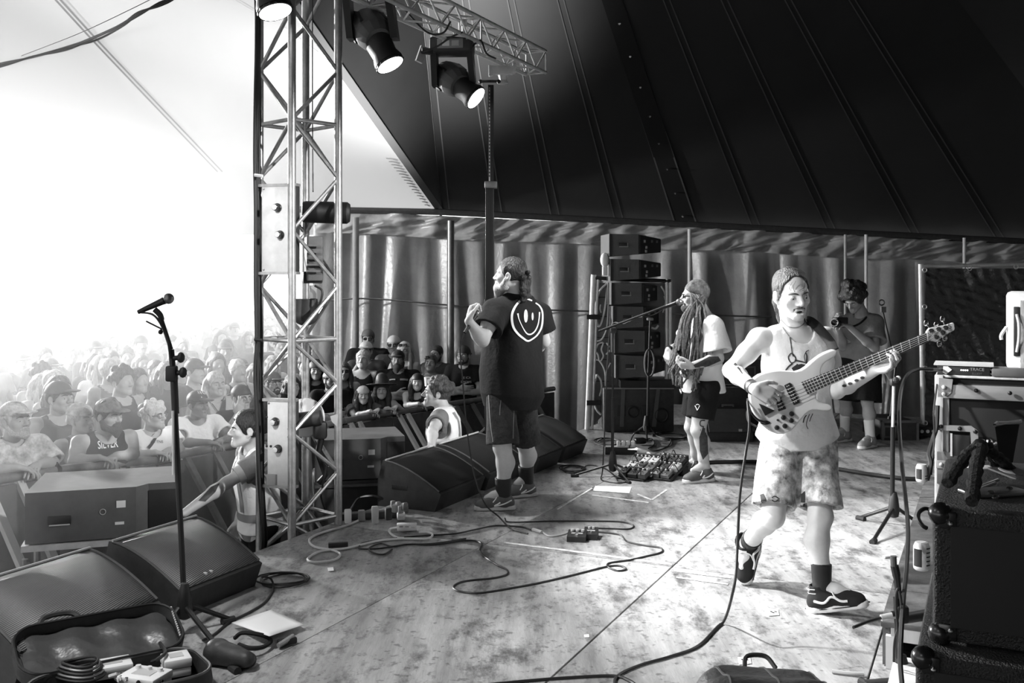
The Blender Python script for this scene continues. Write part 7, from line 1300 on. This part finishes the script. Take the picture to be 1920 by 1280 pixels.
q = M(); c = P(1134, 487, 11.0); q.ball(c, (.05, .05, .08), n=14); q.box(c-V3(-.0, 0, .12), (.05, .05, .1), None, .01); tag(q.build('work_lamp', 'white'), 'small white lamp clipped left of the speaker stack', 'lamp')
# scaffold frame with the swirl banner
t = thing('scaffold_frame', 'steel tube frame with clamps holding the swirl banner beside the speaker stack', 'scaffold', P(1105, 815, 11.05)*[1, 1, 0]); sY = 11.15
for x0, x1, y0, r in ((1113, 1101, 515, .03), (1121, 1110, 522, .016), (1250, 1250, 522, .02), (1257, 1256, 525, .02)): q = M(); top = P(x0, y0, sY); bt = P(x1, 810, sY); bt[2] = .0; q.cyl(bt, top, r, n=12); q.build('tube', 'alu', t)
for y in (594, 755): q = M(); q.cyl(P(1100, y, sY-.03), P(1125, y, sY-.03), .028, n=10); q.build('clamp', 'black', t)
q = M(); q.cyl(P(1113, 521, sY), P(1258, 527, sY), .022, n=10); q.build('cross_tube', 'dark_metal', t); q = M(); q.cyl(P(1250, 668, sY), P(1425, 668, sY+.2), .022, n=10); q.build('handrail', 'grey', t)
ba = [P(1120, 530, sY+.05), P(1250, 530, sY+.05), P(1250, 660, sY+.05), P(1165, 740, sY+.05), P(1110, 800, sY+.05)]
mat('banner', .12, .6, noise=.2); bn = thing('banner', 'dark mesh banner printed with white swirls behind the speaker stack', 'banner', ba[-1]); q = M(); q.prism(ba, V3(0, .006, 0)); bo = q.build('sheet', 'banner', bn)
Zb = lambda x, y: P(1090+x/3.2, 430+y/3.2, sY+.045)
for pts, r in (([(152, 325), (110, 370), (88, 450), (90, 530), (102, 580), (120, 560), (140, 480), (150, 400), (158, 340)], .012), ([(115, 450), (112, 475), (118, 500)], .008), ([(165, 400), (160, 500), (150, 600), (120, 660), (80, 672)], .009), ([(82, 730), (100, 690), (130, 680), (120, 720), (132, 760), (110, 790), (100, 750), (82, 730)], .010), ([(150, 680), (170, 705)], .010), ([(148, 750), (172, 725)], .010), ([(78, 780), (110, 790), (140, 850), (145, 940)], .009), ([(92, 870), (75, 940), (72, 1020), (90, 1080), (118, 1110)], .013), ([(92, 870), (115, 900), (122, 950), (110, 1000)], .011), ([(150, 900), (152, 850), (175, 800)], .008), ([(478, 340), (500, 380), (505, 440), (490, 500)], .010), ([(497, 400), (515, 470)], .008), ([(420, 590), (445, 595), (462, 575)], .012)):
    q = M(); q.tube(bez([Zb(*a_) for a_ in pts], 5) if len(pts) > 2 else [Zb(*a_) for a_ in pts], r, 5); q.build('swirl_print', 'print_white', bn)
for y in (406, 522, 648, 690, 780, 910): q = M(); x1 = 165; q.tube([Zb(80, y), Zb(x1, y)], .004, 4); q.build('mesh_line', 'black', bn)
# flight cases and far wedge behind the guitarist
def flight_case(label, x0, x1, y0, y1, Y, lat=2):
    a, b = P(x0, y0, Y), P(x1, y1, Y); t = thing('flight_case', label, 'flight case', V3((a[0]+b[0])/2, Y, b[2])); w, h = b[0]-a[0], a[2]-b[2]; c = V3((a[0]+b[0])/2, Y+.3, (a[2]+b[2])/2); q = M(); q.box(c, (w, .6, h), None, .01); q.build('case_body', 'dark', t)
    for sx in (-1, 1): q = M(); q.box(c+V3(sx*w/2, -.3, 0), (.025, .025, h)); q.build('edge_trim', 'steel_dark', t)
    for sz in (-1, 1): q = M(); q.box(c+V3(0, -.3, sz*h/2), (w, .025, .025)); q.build('edge_trim', 'steel_dark', t)
    for k in range(lat):
        p = c+V3(-w*.3+w*.6*k/max(lat-1, 1), -.305, 0); q = M(); q.box(p, (.14, .012, .13), None, .005); l_ = q.build('latch_plate', 'steel_dark', t); q = M(); q.box(p-V3(0, .01, 0), (.10, .012, .09), None, .004); q.build('latch', 'dark', l_)
flight_case('upper dark flight case with latches behind the guitarist', 1340, 1470, 672, 722, 11.3, 3); flight_case('lower dark flight case with latches behind the guitarist', 1338, 1470, 724, 812, 11.3, 2)
flight_case('dark flight case beside the back man\'s legs', 1480, 1560, 700, 808, 11.3, 1); flight_case('long dark case at the back right under the tarp panel', 1655, 1720, 790, 828, 10.4, 1)
def simple_wedge(label, x0, x1, y0, y1, Y):
    a, b = P(x0, y0, Y), P(x1, y1, Y); t = thing('floor_wedge', label, 'stage monitor', V3((a[0]+b[0])/2, Y, 0)); w = b[0]-a[0]; x = a[0]; h = a[2]; q = M(); q.prism([V3(x, Y, 0), V3(x, Y+.45, 0), V3(x, Y+.4, h), V3(x, Y+.2, h), V3(x, Y, h*.3)], V3(w, 0, 0)); q.build('cabinet', 'dark', t)
    q = M(); q.hexa([V3(x+.02, Y-.004, h*.32), V3(x+w-.02, Y-.004, h*.32), V3(x+w-.02, Y+.196, h-.004), V3(x+.02, Y+.196, h-.004)], [V3(x+.02, Y-.014, h*.34), V3(x+w-.02, Y-.014, h*.34), V3(x+w-.02, Y+.188, h+.008), V3(x+.02, Y+.188, h+.008)]); q.build('grille', 'grey_dark', t); q = M(); q.box(V3(x+w*.72, Y-.005, h*.38), (.035, .01, .03)); q.build('badge', 'light_grey', t)
simple_wedge('grey-fronted floor wedge behind the bass player\'s elbow', 1326, 1412, 772, 816, 10.3)
t = thing('power_unit', 'low black power unit with pale top keys behind the bass player', 'power unit', G(1396, 824)); q = M(); q.box(G(1396, 823)+V3(0, .05, .045), (.22, .12, .07), None, .006); q.build('housing', 'black', t)
for k in range(3): q = M(); q.box(G(1396, 823)+V3(-.07+.07*k, .05, .085), (.06, .09, .015), None, .004); q.build('key', 'light_grey', t)
# tarp covered fence panel
fY = 10.75; t = thing('fence_panel', 'tall fence panel covered in crinkled black tarp at the right', 'fence panel', P(1730, 815, fY)*[1, 1, 0])
for x0, x1, y0 in ((1727, 1732, 495), (1990, 1990, 489)): q = M(); bt = P(x1, 812, fY); bt[2] = 0; q.cyl(bt, P(x0, y0, fY), .03, n=12); q.build('post', 'alu', t)
for y0, y1 in ((499, 494), (690, 690), (800, 800)): q = M(); q.cyl(P(1727, y0, fY), P(1990, y1, fY), .022, n=10); q.build('rail', 'alu' if y0 < 600 else 'steel_dark', t)
gx = []; nx, nz = 110, 70; rg = np.random.default_rng(9); cr = [(rg.uniform(10, 60), rg.uniform(10, 80), rg.uniform(0, 6)) for _ in range(16)]
for j in range(nz):
    for i in range(nx):
        p = P(1733+252*i/(nx-1), 503+300*j/(nz-1), fY-.02); f_ = sum(math.sin(a_*p[0]+b_*p[2]*(.3 if k % 2 else 1)+c_) for k, (a_, b_, c_) in enumerate(cr))/16; gx.append(p+V3(0, -.02-.05*f_-.02*math.sin(p[0]*5), 0))
q = M(); q.add(gx, [(j*nx+i, j*nx+i+1, (j+1)*nx+i+1, (j+1)*nx+i) for j in range(nz-1) for i in range(nx-1)]); tp_ = q.build('tarp', 'fence_tarp', t, 0)
for x, y in ((1734, 506), (1734, 575), (1735, 690), (1735, 793), (1818, 503), (1905, 500)): q = M(); q.tube([P(x, y, fY-.06)+V3(.022*math.cos(a_), 0, .022*math.sin(a_)) for a_ in np.linspace(0, 6.28, 10, endpoint=False)], .006, 5, True); q.build('eyelet', 'alu', tp_)
t = thing('stage_box', 'small stage box with a row of pale connectors at the fence foot', 'stage box', G(1745, 822)); q = M(); q.box(G(1742, 820)+V3(0, .1, .06), (.32, .25, .11), None, .01); q.build('housing', 'black', t)
for k in range(4): q = M(); q.cyl(G(1742, 820)+V3(-.09+.06*k, -.03, .07), G(1742, 820)+V3(-.09+.06*k, -.045, .07), .018, n=10); q.build('connector', 'alu', t)
# ------------------------------------------------------------------ riser of boards at the right
rs = thing('riser', 'low wooden riser of worn boards along the right side', 'riser', S(-.3, 3.61, 0)); zt = .20
for k in range(7):
    u0, u1 = -.28+.50*k, -.28+.50*k+.49; q = M(); q.box(S((u0+u1)/2, 4.5, zt-.012), (1.78, .488, .024), RS, .003); q.build('board', 'riser_wood' if 'riser_wood' in MATS else mat('riser_wood', .08, .55, noise=.55, nscale=7, stretch=(1, 1, 1), bump=.2), rs)
q = M(); q.box(S(1.45, 3.63, .09), (.03, 3.4, .17), RS); q.build('side_beam', 'riser_wood', rs); q = M(); q.box(S(-.26, 4.5, .15), (1.7, .03, .06), RS); q.build('front_beam', 'wood_light', rs)
for v_ in (3.66, 4.5): q = M(); q.box(S(-.25, v_, .07), (.06, .06, .14), RS); q.build('leg', 'off_white', rs)
q = M(); q.box(S(-.9, 3.75, .07), (.10, .10, .14), RS, .004); q.box(S(-.8, 3.8, .155), (.22, .42, .03), RS, .003); tag(q.build('wooden_block', 'off_white'), 'pale wooden block and plank under the low microphone stand', 'block')
# ------------------------------------------------------------------ wooden framed bass cabinet, amplifiers
kY = 6.35; A = lambda x, y, d=0: P(x, y, kY+d)
t = thing('bass_cabinet', 'black-fronted speaker cabinet with pale wooden frame and bolted corners', 'speaker cabinet', V3(A(1755, 950)[0], kY, .2))
x0 = A(1757, 800)[0]; x1 = x0+.85; z1 = A(0, 702)[2]; z0 = .205
q = M(); q.box(V3((x0+x1)/2, kY+.27, (z0+z1)/2), (x1-x0-.02, .50, z1-z0-.02), None, .004); q.build('box', 'black_matte', t)
q = M(); q.box(V3(x0+.012, kY+.0, (z0+z1)/2), (.05, .05, z1-z0), None, .005); q.build('frame_side', 'wood_light', t); q = M(); q.box(V3(x0+.04, kY+.02, (z0+z1)/2+.12), (.06, .03, .55), None, .003); q.build('frame_inner', 'wood_light', t)
q = M(); q.box(V3((x0+x1)/2, kY, z1-.10), (x1-x0, .05, .085), None, .005); q.build('frame_top', 'wood_grey' if 'wood_grey' in MATS else mat('wood_grey', .22, .6, noise=.3, nscale=8, stretch=(.2, 1, 1)), t)
q = M(); q.box(V3((x0+x1)/2, kY+.25, z1-.008), (x1-x0+.02, .52, .016), None, .004); q.build('top_board', 'wood_light', t); q = M(); q.box(V3((x0+x1)/2, kY, z0+.03), (x1-x0, .05, .06), None, .005); q.build('frame_bottom', 'wood_grey', t)
q = M(); q.box(V3(x0+.10, kY-.03, z0+.28), (.20, .02, .20), None, .004); q.build('lower_plate', 'grey_dark', t)
pl = M(); pts = [(1764, 797), (1822, 795), (1833, 803), (1834, 838), (1822, 838), (1820, 806), (1764, 806)]; pl.prism([A(x, y, -.045) for x, y in pts], V3(0, .014, 0)); q_ = pl.build('corner_bracket', 'grey', t)
for x, y in ((1771, 797), (1803, 799), (1829, 803), (1831, 826)): q = M(); q.ball(A(x, y+2, -.05), (.013, .008, .013), n=10); q.build('bolt', 'dark_metal', q_)
pl = M(); pl.prism([A(x, y, -.035) for x, y in ((1765, 708), (1789, 710), (1786, 735), (1778, 743), (1770, 738), (1765, 722))], V3(0, .012, 0)); q_ = pl.build('corner_plate', 'grey', t)
for x, y in ((1775, 725), (1775, 738), (1830, 729), (1886, 731)): q = M(); q.ball(A(x, y, -.045), (.013, .010, .013), n=10); q.build('bolt', 'alu' if x < 1800 else 'dark_metal', q_)
q = M(); q.box(A(1802, 832, -.035), (.11, .02, .13), None, .003); q.build('vent', 'black', t); q = M(); q.box(A(1788, 832, -.047), (.012, .012, .14)); q.build('vent_edge', 'light_grey', t); q = M(); q.box(A(1771, 870, -.04), (.07, .015, .05), None, .004); q_ = q.build('lower_bracket', 'grey', t); q = M(); q.ball(A(1771, 870, -.05), .012, n=10); q.build('bolt', 'alu', q_)
t = thing('amplifier_head', 'small black amplifier head with a row of lights on the framed cabinet', 'amplifier', A(1805, 704)); q = M(); cz = (A(0, 684)[2]+A(0, 704)[2])/2; hx = A(1802, 0)[0]; q.box(V3(hx, kY+.13, cz), (.30, .26, A(0, 684)[2]-A(0, 703)[2]), None, .006); q.build('housing', 'black', t)
q = M(); q.box(V3(hx, kY+.13, A(0, 683)[2]), (.34, .28, .008)); q.build('top_plate', 'light_grey', t); q = M(); q.prism([A(1769, 686, -.01), A(1777, 686, -.01), A(1784, 692, -.01), A(1774, 701, -.01), A(1768, 697, -.01)], V3(0, .02, 0)); q.build('corner', 'off_white', t)
for k in range(4): q = M(); q.ball(A(1799+3.5*k, 692, -.004), (.0045, .004, .0045), n=8); q.build('light', 'led', t)
word('lettering', 'TRACE', .026, A(1826, 690, -.006), np.column_stack([[1, 0, 0], [0, 0, 1], [0, -1, 0]]), 'grey', t); word('lettering', 'ELLIOT', .018, A(1826, 698, -.006), np.column_stack([[1, 0, 0], [0, 0, 1], [0, -1, 0]]), 'grey_dark', t)
q = M(); q.box(A(1868, 692, .08), (.20, .2, .05), None, .01); tag(q.build('effects_unit', 'grey_dark'), 'low grey unit under cables between amplifier head and cream amp', 'unit')
cable('pair of cables draped over the framed cabinet behind the amplifier head', [A(1842, 694, -.02), A(1862, 697, -.05), A(1885, 693, -.06), A(1905, 700, -.06), A(1910, 730, -.05), A(1914, 760, -.03), A(1916, 800, -.03)], .012); q = M(); q.cyl(A(1738, 692, -.4), A(1760, 692, -.05), .013, n=10); q.cyl(A(1760, 692, -.05), A(1768, 692, 0), .008, n=8); tag(q.build('jack_plug', 'dark_metal'), 'black jack plug in the left side of the amplifier head', 'plug')
# cream combo amp
cx0 = A(1875, 0)[0]; cw = .42; zb, ztp = A(0, 693)[2], A(0, 546)[2]; t = thing('combo_amp', 'cream textured combo amplifier cut off by the right edge', 'amplifier', V3(cx0, kY+.2, zb)); q = M(); q.box(V3(cx0+cw/2, kY+.24, (zb+ztp)/2), (cw, .28, ztp-zb), None, .03); q.build('cabinet', 'off_white', t)
mat('combo_grille', .5, .8, noise=.35, nscale=60, stretch=(4, 1, .3), bump=.5, bscale=120); q = M(); q.box(V3(cx0+.24, kY+.095, (zb+ztp)/2-.02), (.33, .012, (ztp-zb)*.86)); q.build('grille_cloth', 'combo_grille', t); q = M(); q.box(V3(cx0+.055, kY+.094, (zb+ztp)/2), (.035, .012, (ztp-zb)*.62), None, .004); hd = q.build('side_slot', 'black', t); q = M(); q.tube(bez([V3(cx0+.055, kY+.085, ztp-.14), V3(cx0+.066, kY+.07, ztp-.2), V3(cx0+.066, kY+.07, zb+.2), V3(cx0+.055, kY+.085, zb+.12)], 5), .009, 8); q.build('side_handle', 'light_grey', hd)
for z_ in (zb+.03, ztp-.03): q = M(); q.box(V3(cx0+.16, kY+.10, z_), (.12, .03, .06), None, .012); q.build('corner_protector', 'black', t)
q = M(); q.tube(bez([V3(cx0+.0, kY+.12, ztp-.22), V3(cx0-.03, kY+.12, ztp-.27), V3(cx0-.03, kY+.12, ztp-.3)], 4), .012, 6); q.build('strap_end', 'off_white', t)
gs_ = thing('gooseneck_mic', 'pale microphone on a crossed gooseneck above the cream amp', 'microphone', A(1890, 546)); q = M(); q.tube(bez([A(1889, 546, .2), A(1895, 520, .2), A(1906, 490, .2), A(1916, 465, .2), A(1924, 450, .2)], 5), .008, 8); q.build('neck', 'light_grey', gs_); q = M(); q.tube(bez([A(1897, 520, .18), A(1904, 505, .18), A(1898, 480, .18), A(1894, 465, .18), A(1900, 455, .18), A(1912, 449, .18)], 5), .007, 8); q.build('cable', 'light_grey', gs_); q = M(); q.cyl(A(1906, 455, .19), A(1930, 440, .19), .02, .024, 12); q.build('mic_head', 'off_white', gs_)
pv = V3(x0, kY, 0); an = math.atan2(VV[1], VV[0]); Rk = rotz(an)
for o in [x for x in C.objects if x.parent is None and x.get('category') and x.name.split('.')[0] in ('bass_cabinet', 'amplifier_head', 'effects_unit', 'combo_amp', 'gooseneck_mic')]:
    o.location = tuple(pv+Rk @ (np.array(o.location)-pv)); o.rotation_euler = (0, 0, an)
# ------------------------------------------------------------------ near black cabinets
def cabinet(label, uv, z0, z1, w, d, mid=False):
    t = thing('speaker_cabinet', label, 'speaker cabinet', V3(uv[0], uv[1], z0)); Rc = np.column_stack([VV, U, [0, 0, 1]]); c = V3(uv[0], uv[1], 0)+Rc @ V3(w/2, d/2, (z0+z1)/2); h = z1-z0
    q = M(); q.box(c, (w, d, h-.004), Rc, .022); q.build('cabinet', 'tolex', t); q = M(); q.box(c+Rc @ V3(.0, -d/2-.001, 0), (w-.10, .008, h-.10), Rc, .003); q.build('rear_panel', 'black_matte', t)
    for sx in (-1, 1):
        for sz in (-1, 1):
            k = c+Rc @ V3(sx*(w/2-.022), -d/2+.022, sz*(h/2-.022)); q = M(); q.ball(k, (.036, .036, .036), Rc, 16); q.box(k+Rc @ V3(-sx*.02, -.0205, -sz*.012), (.05, .01, .05), Rc, .006); cp_ = q.build('corner_protector', 'black_gloss', t)
            q = M(); q.ball(k+Rc @ V3(-sx*.028, -.028, -sz*.02), .008, n=10); q.build('rivet', 'chrome', cp_)
    return t, c, Rc, w, d, h
q0 = P(1748, 950, 3.02); t, c, Rc, w, d, h = cabinet('near black tolex speaker cabinet with corner protectors, upper of the stack', (q0[0], q0[1]), .585, .985, .80, .95)
q1 = P(1716, 1200, 2.96); t2, c_2, *_ = cabinet('near black tolex speaker cabinet, lower of the stack', (q1[0], q1[1]), .0, .578, .86, .98)
q = M(); p = c_2+Rc @ V3(.0, -.49, .20); q.tube(bez([p+Rc @ V3(-.12, -.03, .02), p+Rc @ V3(-.1, -.045, .03), p+Rc @ V3(-.02, -.045, .03), p+Rc @ V3(0, -.03, .02)], 4), .010, 8); q.build('metal_loop', 'alu', t2)
# foam covered guitar stand, holder, tray and papers on the upper cabinet
zt2 = .985; H = lambda px, py, z=0: G(px, py, zt2+z)
fs_ = thing('guitar_stand', 'small folding guitar stand with fat black foam arms on the near cabinet', 'guitar stand', H(1830, 885)); j0 = P(1838, 838, 3.42)
for end, r in ((H(1776, 906, .03), .022), (H(1822, 940, .02), .022), (P(1870, 880, 3.7), .02), (P(1915, 905, 3.75), .02)):
    pts = bez([j0, j0*.5+end*.5+V3(0, 0, .02), end], 6); q = M(); q.tube(pts, [r*(.8+.3*math.sin(1.6*i)**2) for i in range(len(pts))], 10); q.build('foam_arm', 'foam' if 'foam' in MATS else mat('foam', .014, .95, bump=.8, bscale=60), fs_)
q = M(); q.ball(j0, (.028, .025, .03), n=12); q.cyl(j0-V3(.03, 0, 0), j0+V3(.04, 0, .005), .012, n=8); q.build('joint', 'dark_metal', fs_)
for a_, b_ in (((1818, 850), (1826, 846)), ((1834, 846), (1838, 852))): q = M(); q.cyl(P(*a_, 3.40), P(*b_, 3.40), .016, n=10); q.build('tape_ring', 'light_grey', fs_)
hd = thing('cup_holder', 'shiny black open-topped holder above the papers at the right edge', 'holder', P(1890, 868, 3.9)); ca, cb_ = P(1868, 795, 3.9), P(1913, 868, 3.9)
q = M(); q.hexa([P(1876, 870, 3.85), P(1898, 872, 3.85), P(1900, 868, 4.0), P(1880, 866, 4.0)], [P(1865, 797, 3.82), P(1912, 792, 3.82), P(1914, 790, 4.05), P(1870, 793, 4.05)]); q.build('body', 'black_gloss', hd); q = M(); q.tube([P(1865, 797, 3.81), P(1912, 792, 3.81), P(1914, 789, 4.06), P(1870, 792, 4.06)], .007, 6, True); q.build('rim', 'steel_dark', hd); q = M(); q.cyl(P(1868, 830, 3.86), P(1852, 836, 3.86), .008, n=8); q.ball(P(1855, 829, 3.86), .014, n=8); q.build('wing_nut', 'chrome', hd)
q = M(); q.cyl(P(1886, 868, 3.93), V3(*P(1886, 905, 3.93)[:2], zt2), .02, .03, 12); q.build('stem', 'black', hd)
bk = thing('notebook', 'dark cover with a pale oval print lying on the near cabinet', 'booklet', H(1885, 893, .03)); q = M(); pg = [P(1852, 876, 3.55), P(1900, 873, 3.75), P(1915, 889, 3.6), P(1905, 897, 3.45)]; q.prism(pg, V3(0, 0, -.006)); q.build('cover', 'grey_dark', bk); q = M(); cc = (pg[0]+pg[1]+pg[2]+pg[3])/4; ex = (pg[3]-pg[0])*.36; ey = (pg[1]-pg[0])*.24; q.prism([cc+ex*math.cos(a_)+ey*math.sin(a_) for a_ in np.linspace(0, 6.28, 20, endpoint=False)], V3(0, 0, .002)); q.build('oval_print', 'off_white', bk)
bx = M(); bx.box(P(1841, 893, 3.66), (.10, .06, .07), rotz(.2), .004); o = bx.build('folded_papers', 'light_grey'); tag(o, 'small stack of pale folded papers beside the foam stand', 'papers')
for k, (a_, b_) in enumerate((((1812, 921), (1872, 899)), ((1830, 919), (1866, 905)))): q = M(); q.cyl(H(*a_, .008), H(*b_, .008), .005, n=6); tag(q.build('rod', 'light_grey'), ['longer pale rod lying on the near cabinet', 'shorter pale rod lying on the near cabinet'][k], 'rod')
tr = thing('metal_tray', 'dark tray with small bright bits on the near cabinet', 'tray', H(1862, 922)); q = M(); q.box(H(1866, 922, .006), (.20, .10, .012), rotz(.2), .004); q.build('tray', 'steel_dark', tr)
for x, y in ((1858, 922), (1866, 931), (1893, 915)): q = M(); q.ball(H(x, y, .018), (.012, .008, .006), n=8); q.build('screw', 'chrome', tr)
cable('cable looped at the top left corner of the near cabinet', [P(1748, 957, 3.1), P(1735, 953, 3.1), P(1724, 960, 3.08), P(1722, 972, 3.05), P(1730, 985, 3.03), P(1738, 990, 3.03)], .006)
# cans on the riser
def can(label, px, py, wpx, hpx, Y, txt):
    a = P(px, py, Y); r = wpx/F*Y/2; h = hpx/F*Y; t = thing('drink_can', label, 'can', a); q = M(); q.lathe([(r*.78, 0), (r*.95, .006), (r, .014), (r, h-.02), (r*.8, h-.003), (r*.78, h)], a, n=24); q.build('can_body', 'alu', t); q = M(); q.lathe([(r*.76, h-.004), (0, h-.006)], a, n=20); q.build('lid', 'alu', t)
    q = M(); n_ = 14; rows = [a+V3(r*1.004*math.sin(g_), -r*1.004*math.cos(g_), z_) for z_ in (.02, h-.025) for g_ in np.linspace(-1.5, -.35, n_)]; q.add(rows, [(i, i+1, n_+i+1, n_+i) for i in range(n_-1)]); q.build('dark_print', 'black', t)
    for k in range(5 if txt else 2): q = M(); z_ = h*(.2+.15*k); rows = [a+V3(r*1.005*math.sin(g_), -r*1.005*math.cos(g_), z_+dz) for dz in (0, h*.05) for g_ in np.linspace(.2, 1.1, 8)]; q.add(rows, [(i, i+1, 9+i, 8+i) for i in range(7)]); q.build('label_line', 'dark', t)
can('pale drink can on the riser in front of the near cabinet', 1728, 1068, 30, 52, 4.45, True); can('crumpled pale can at the foot of the framed cabinet', 1728, 903, 21, 33, 6.2, False)
cable('black cables tangled up the side of the framed cabinet', [P(1738, 900, 6.2), P(1745, 870, 6.2), P(1742, 850, 6.25), P(1750, 820, 6.3), P(1756, 800, 6.3), P(1758, 760, 6.3)], .014); cable('thin cable hanging left of the framed cabinet', [P(1757, 720, 6.3), P(1751, 770, 6.25), P(1752, 820, 6.25), P(1746, 890, 6.2)], .006)
_c = coil('coil of cable on the riser beside the framed cabinet', 1740, 938, .07, .09, 4); _c.location = (2.74, 6.2, .202)
cable('black cable hanging from the bass body\'s lower edge', [P(1410, 775, 4.95), P(1402, 770, 4.96), P(1404, 790, 4.93), P(1420, 800, 4.9)], .006)
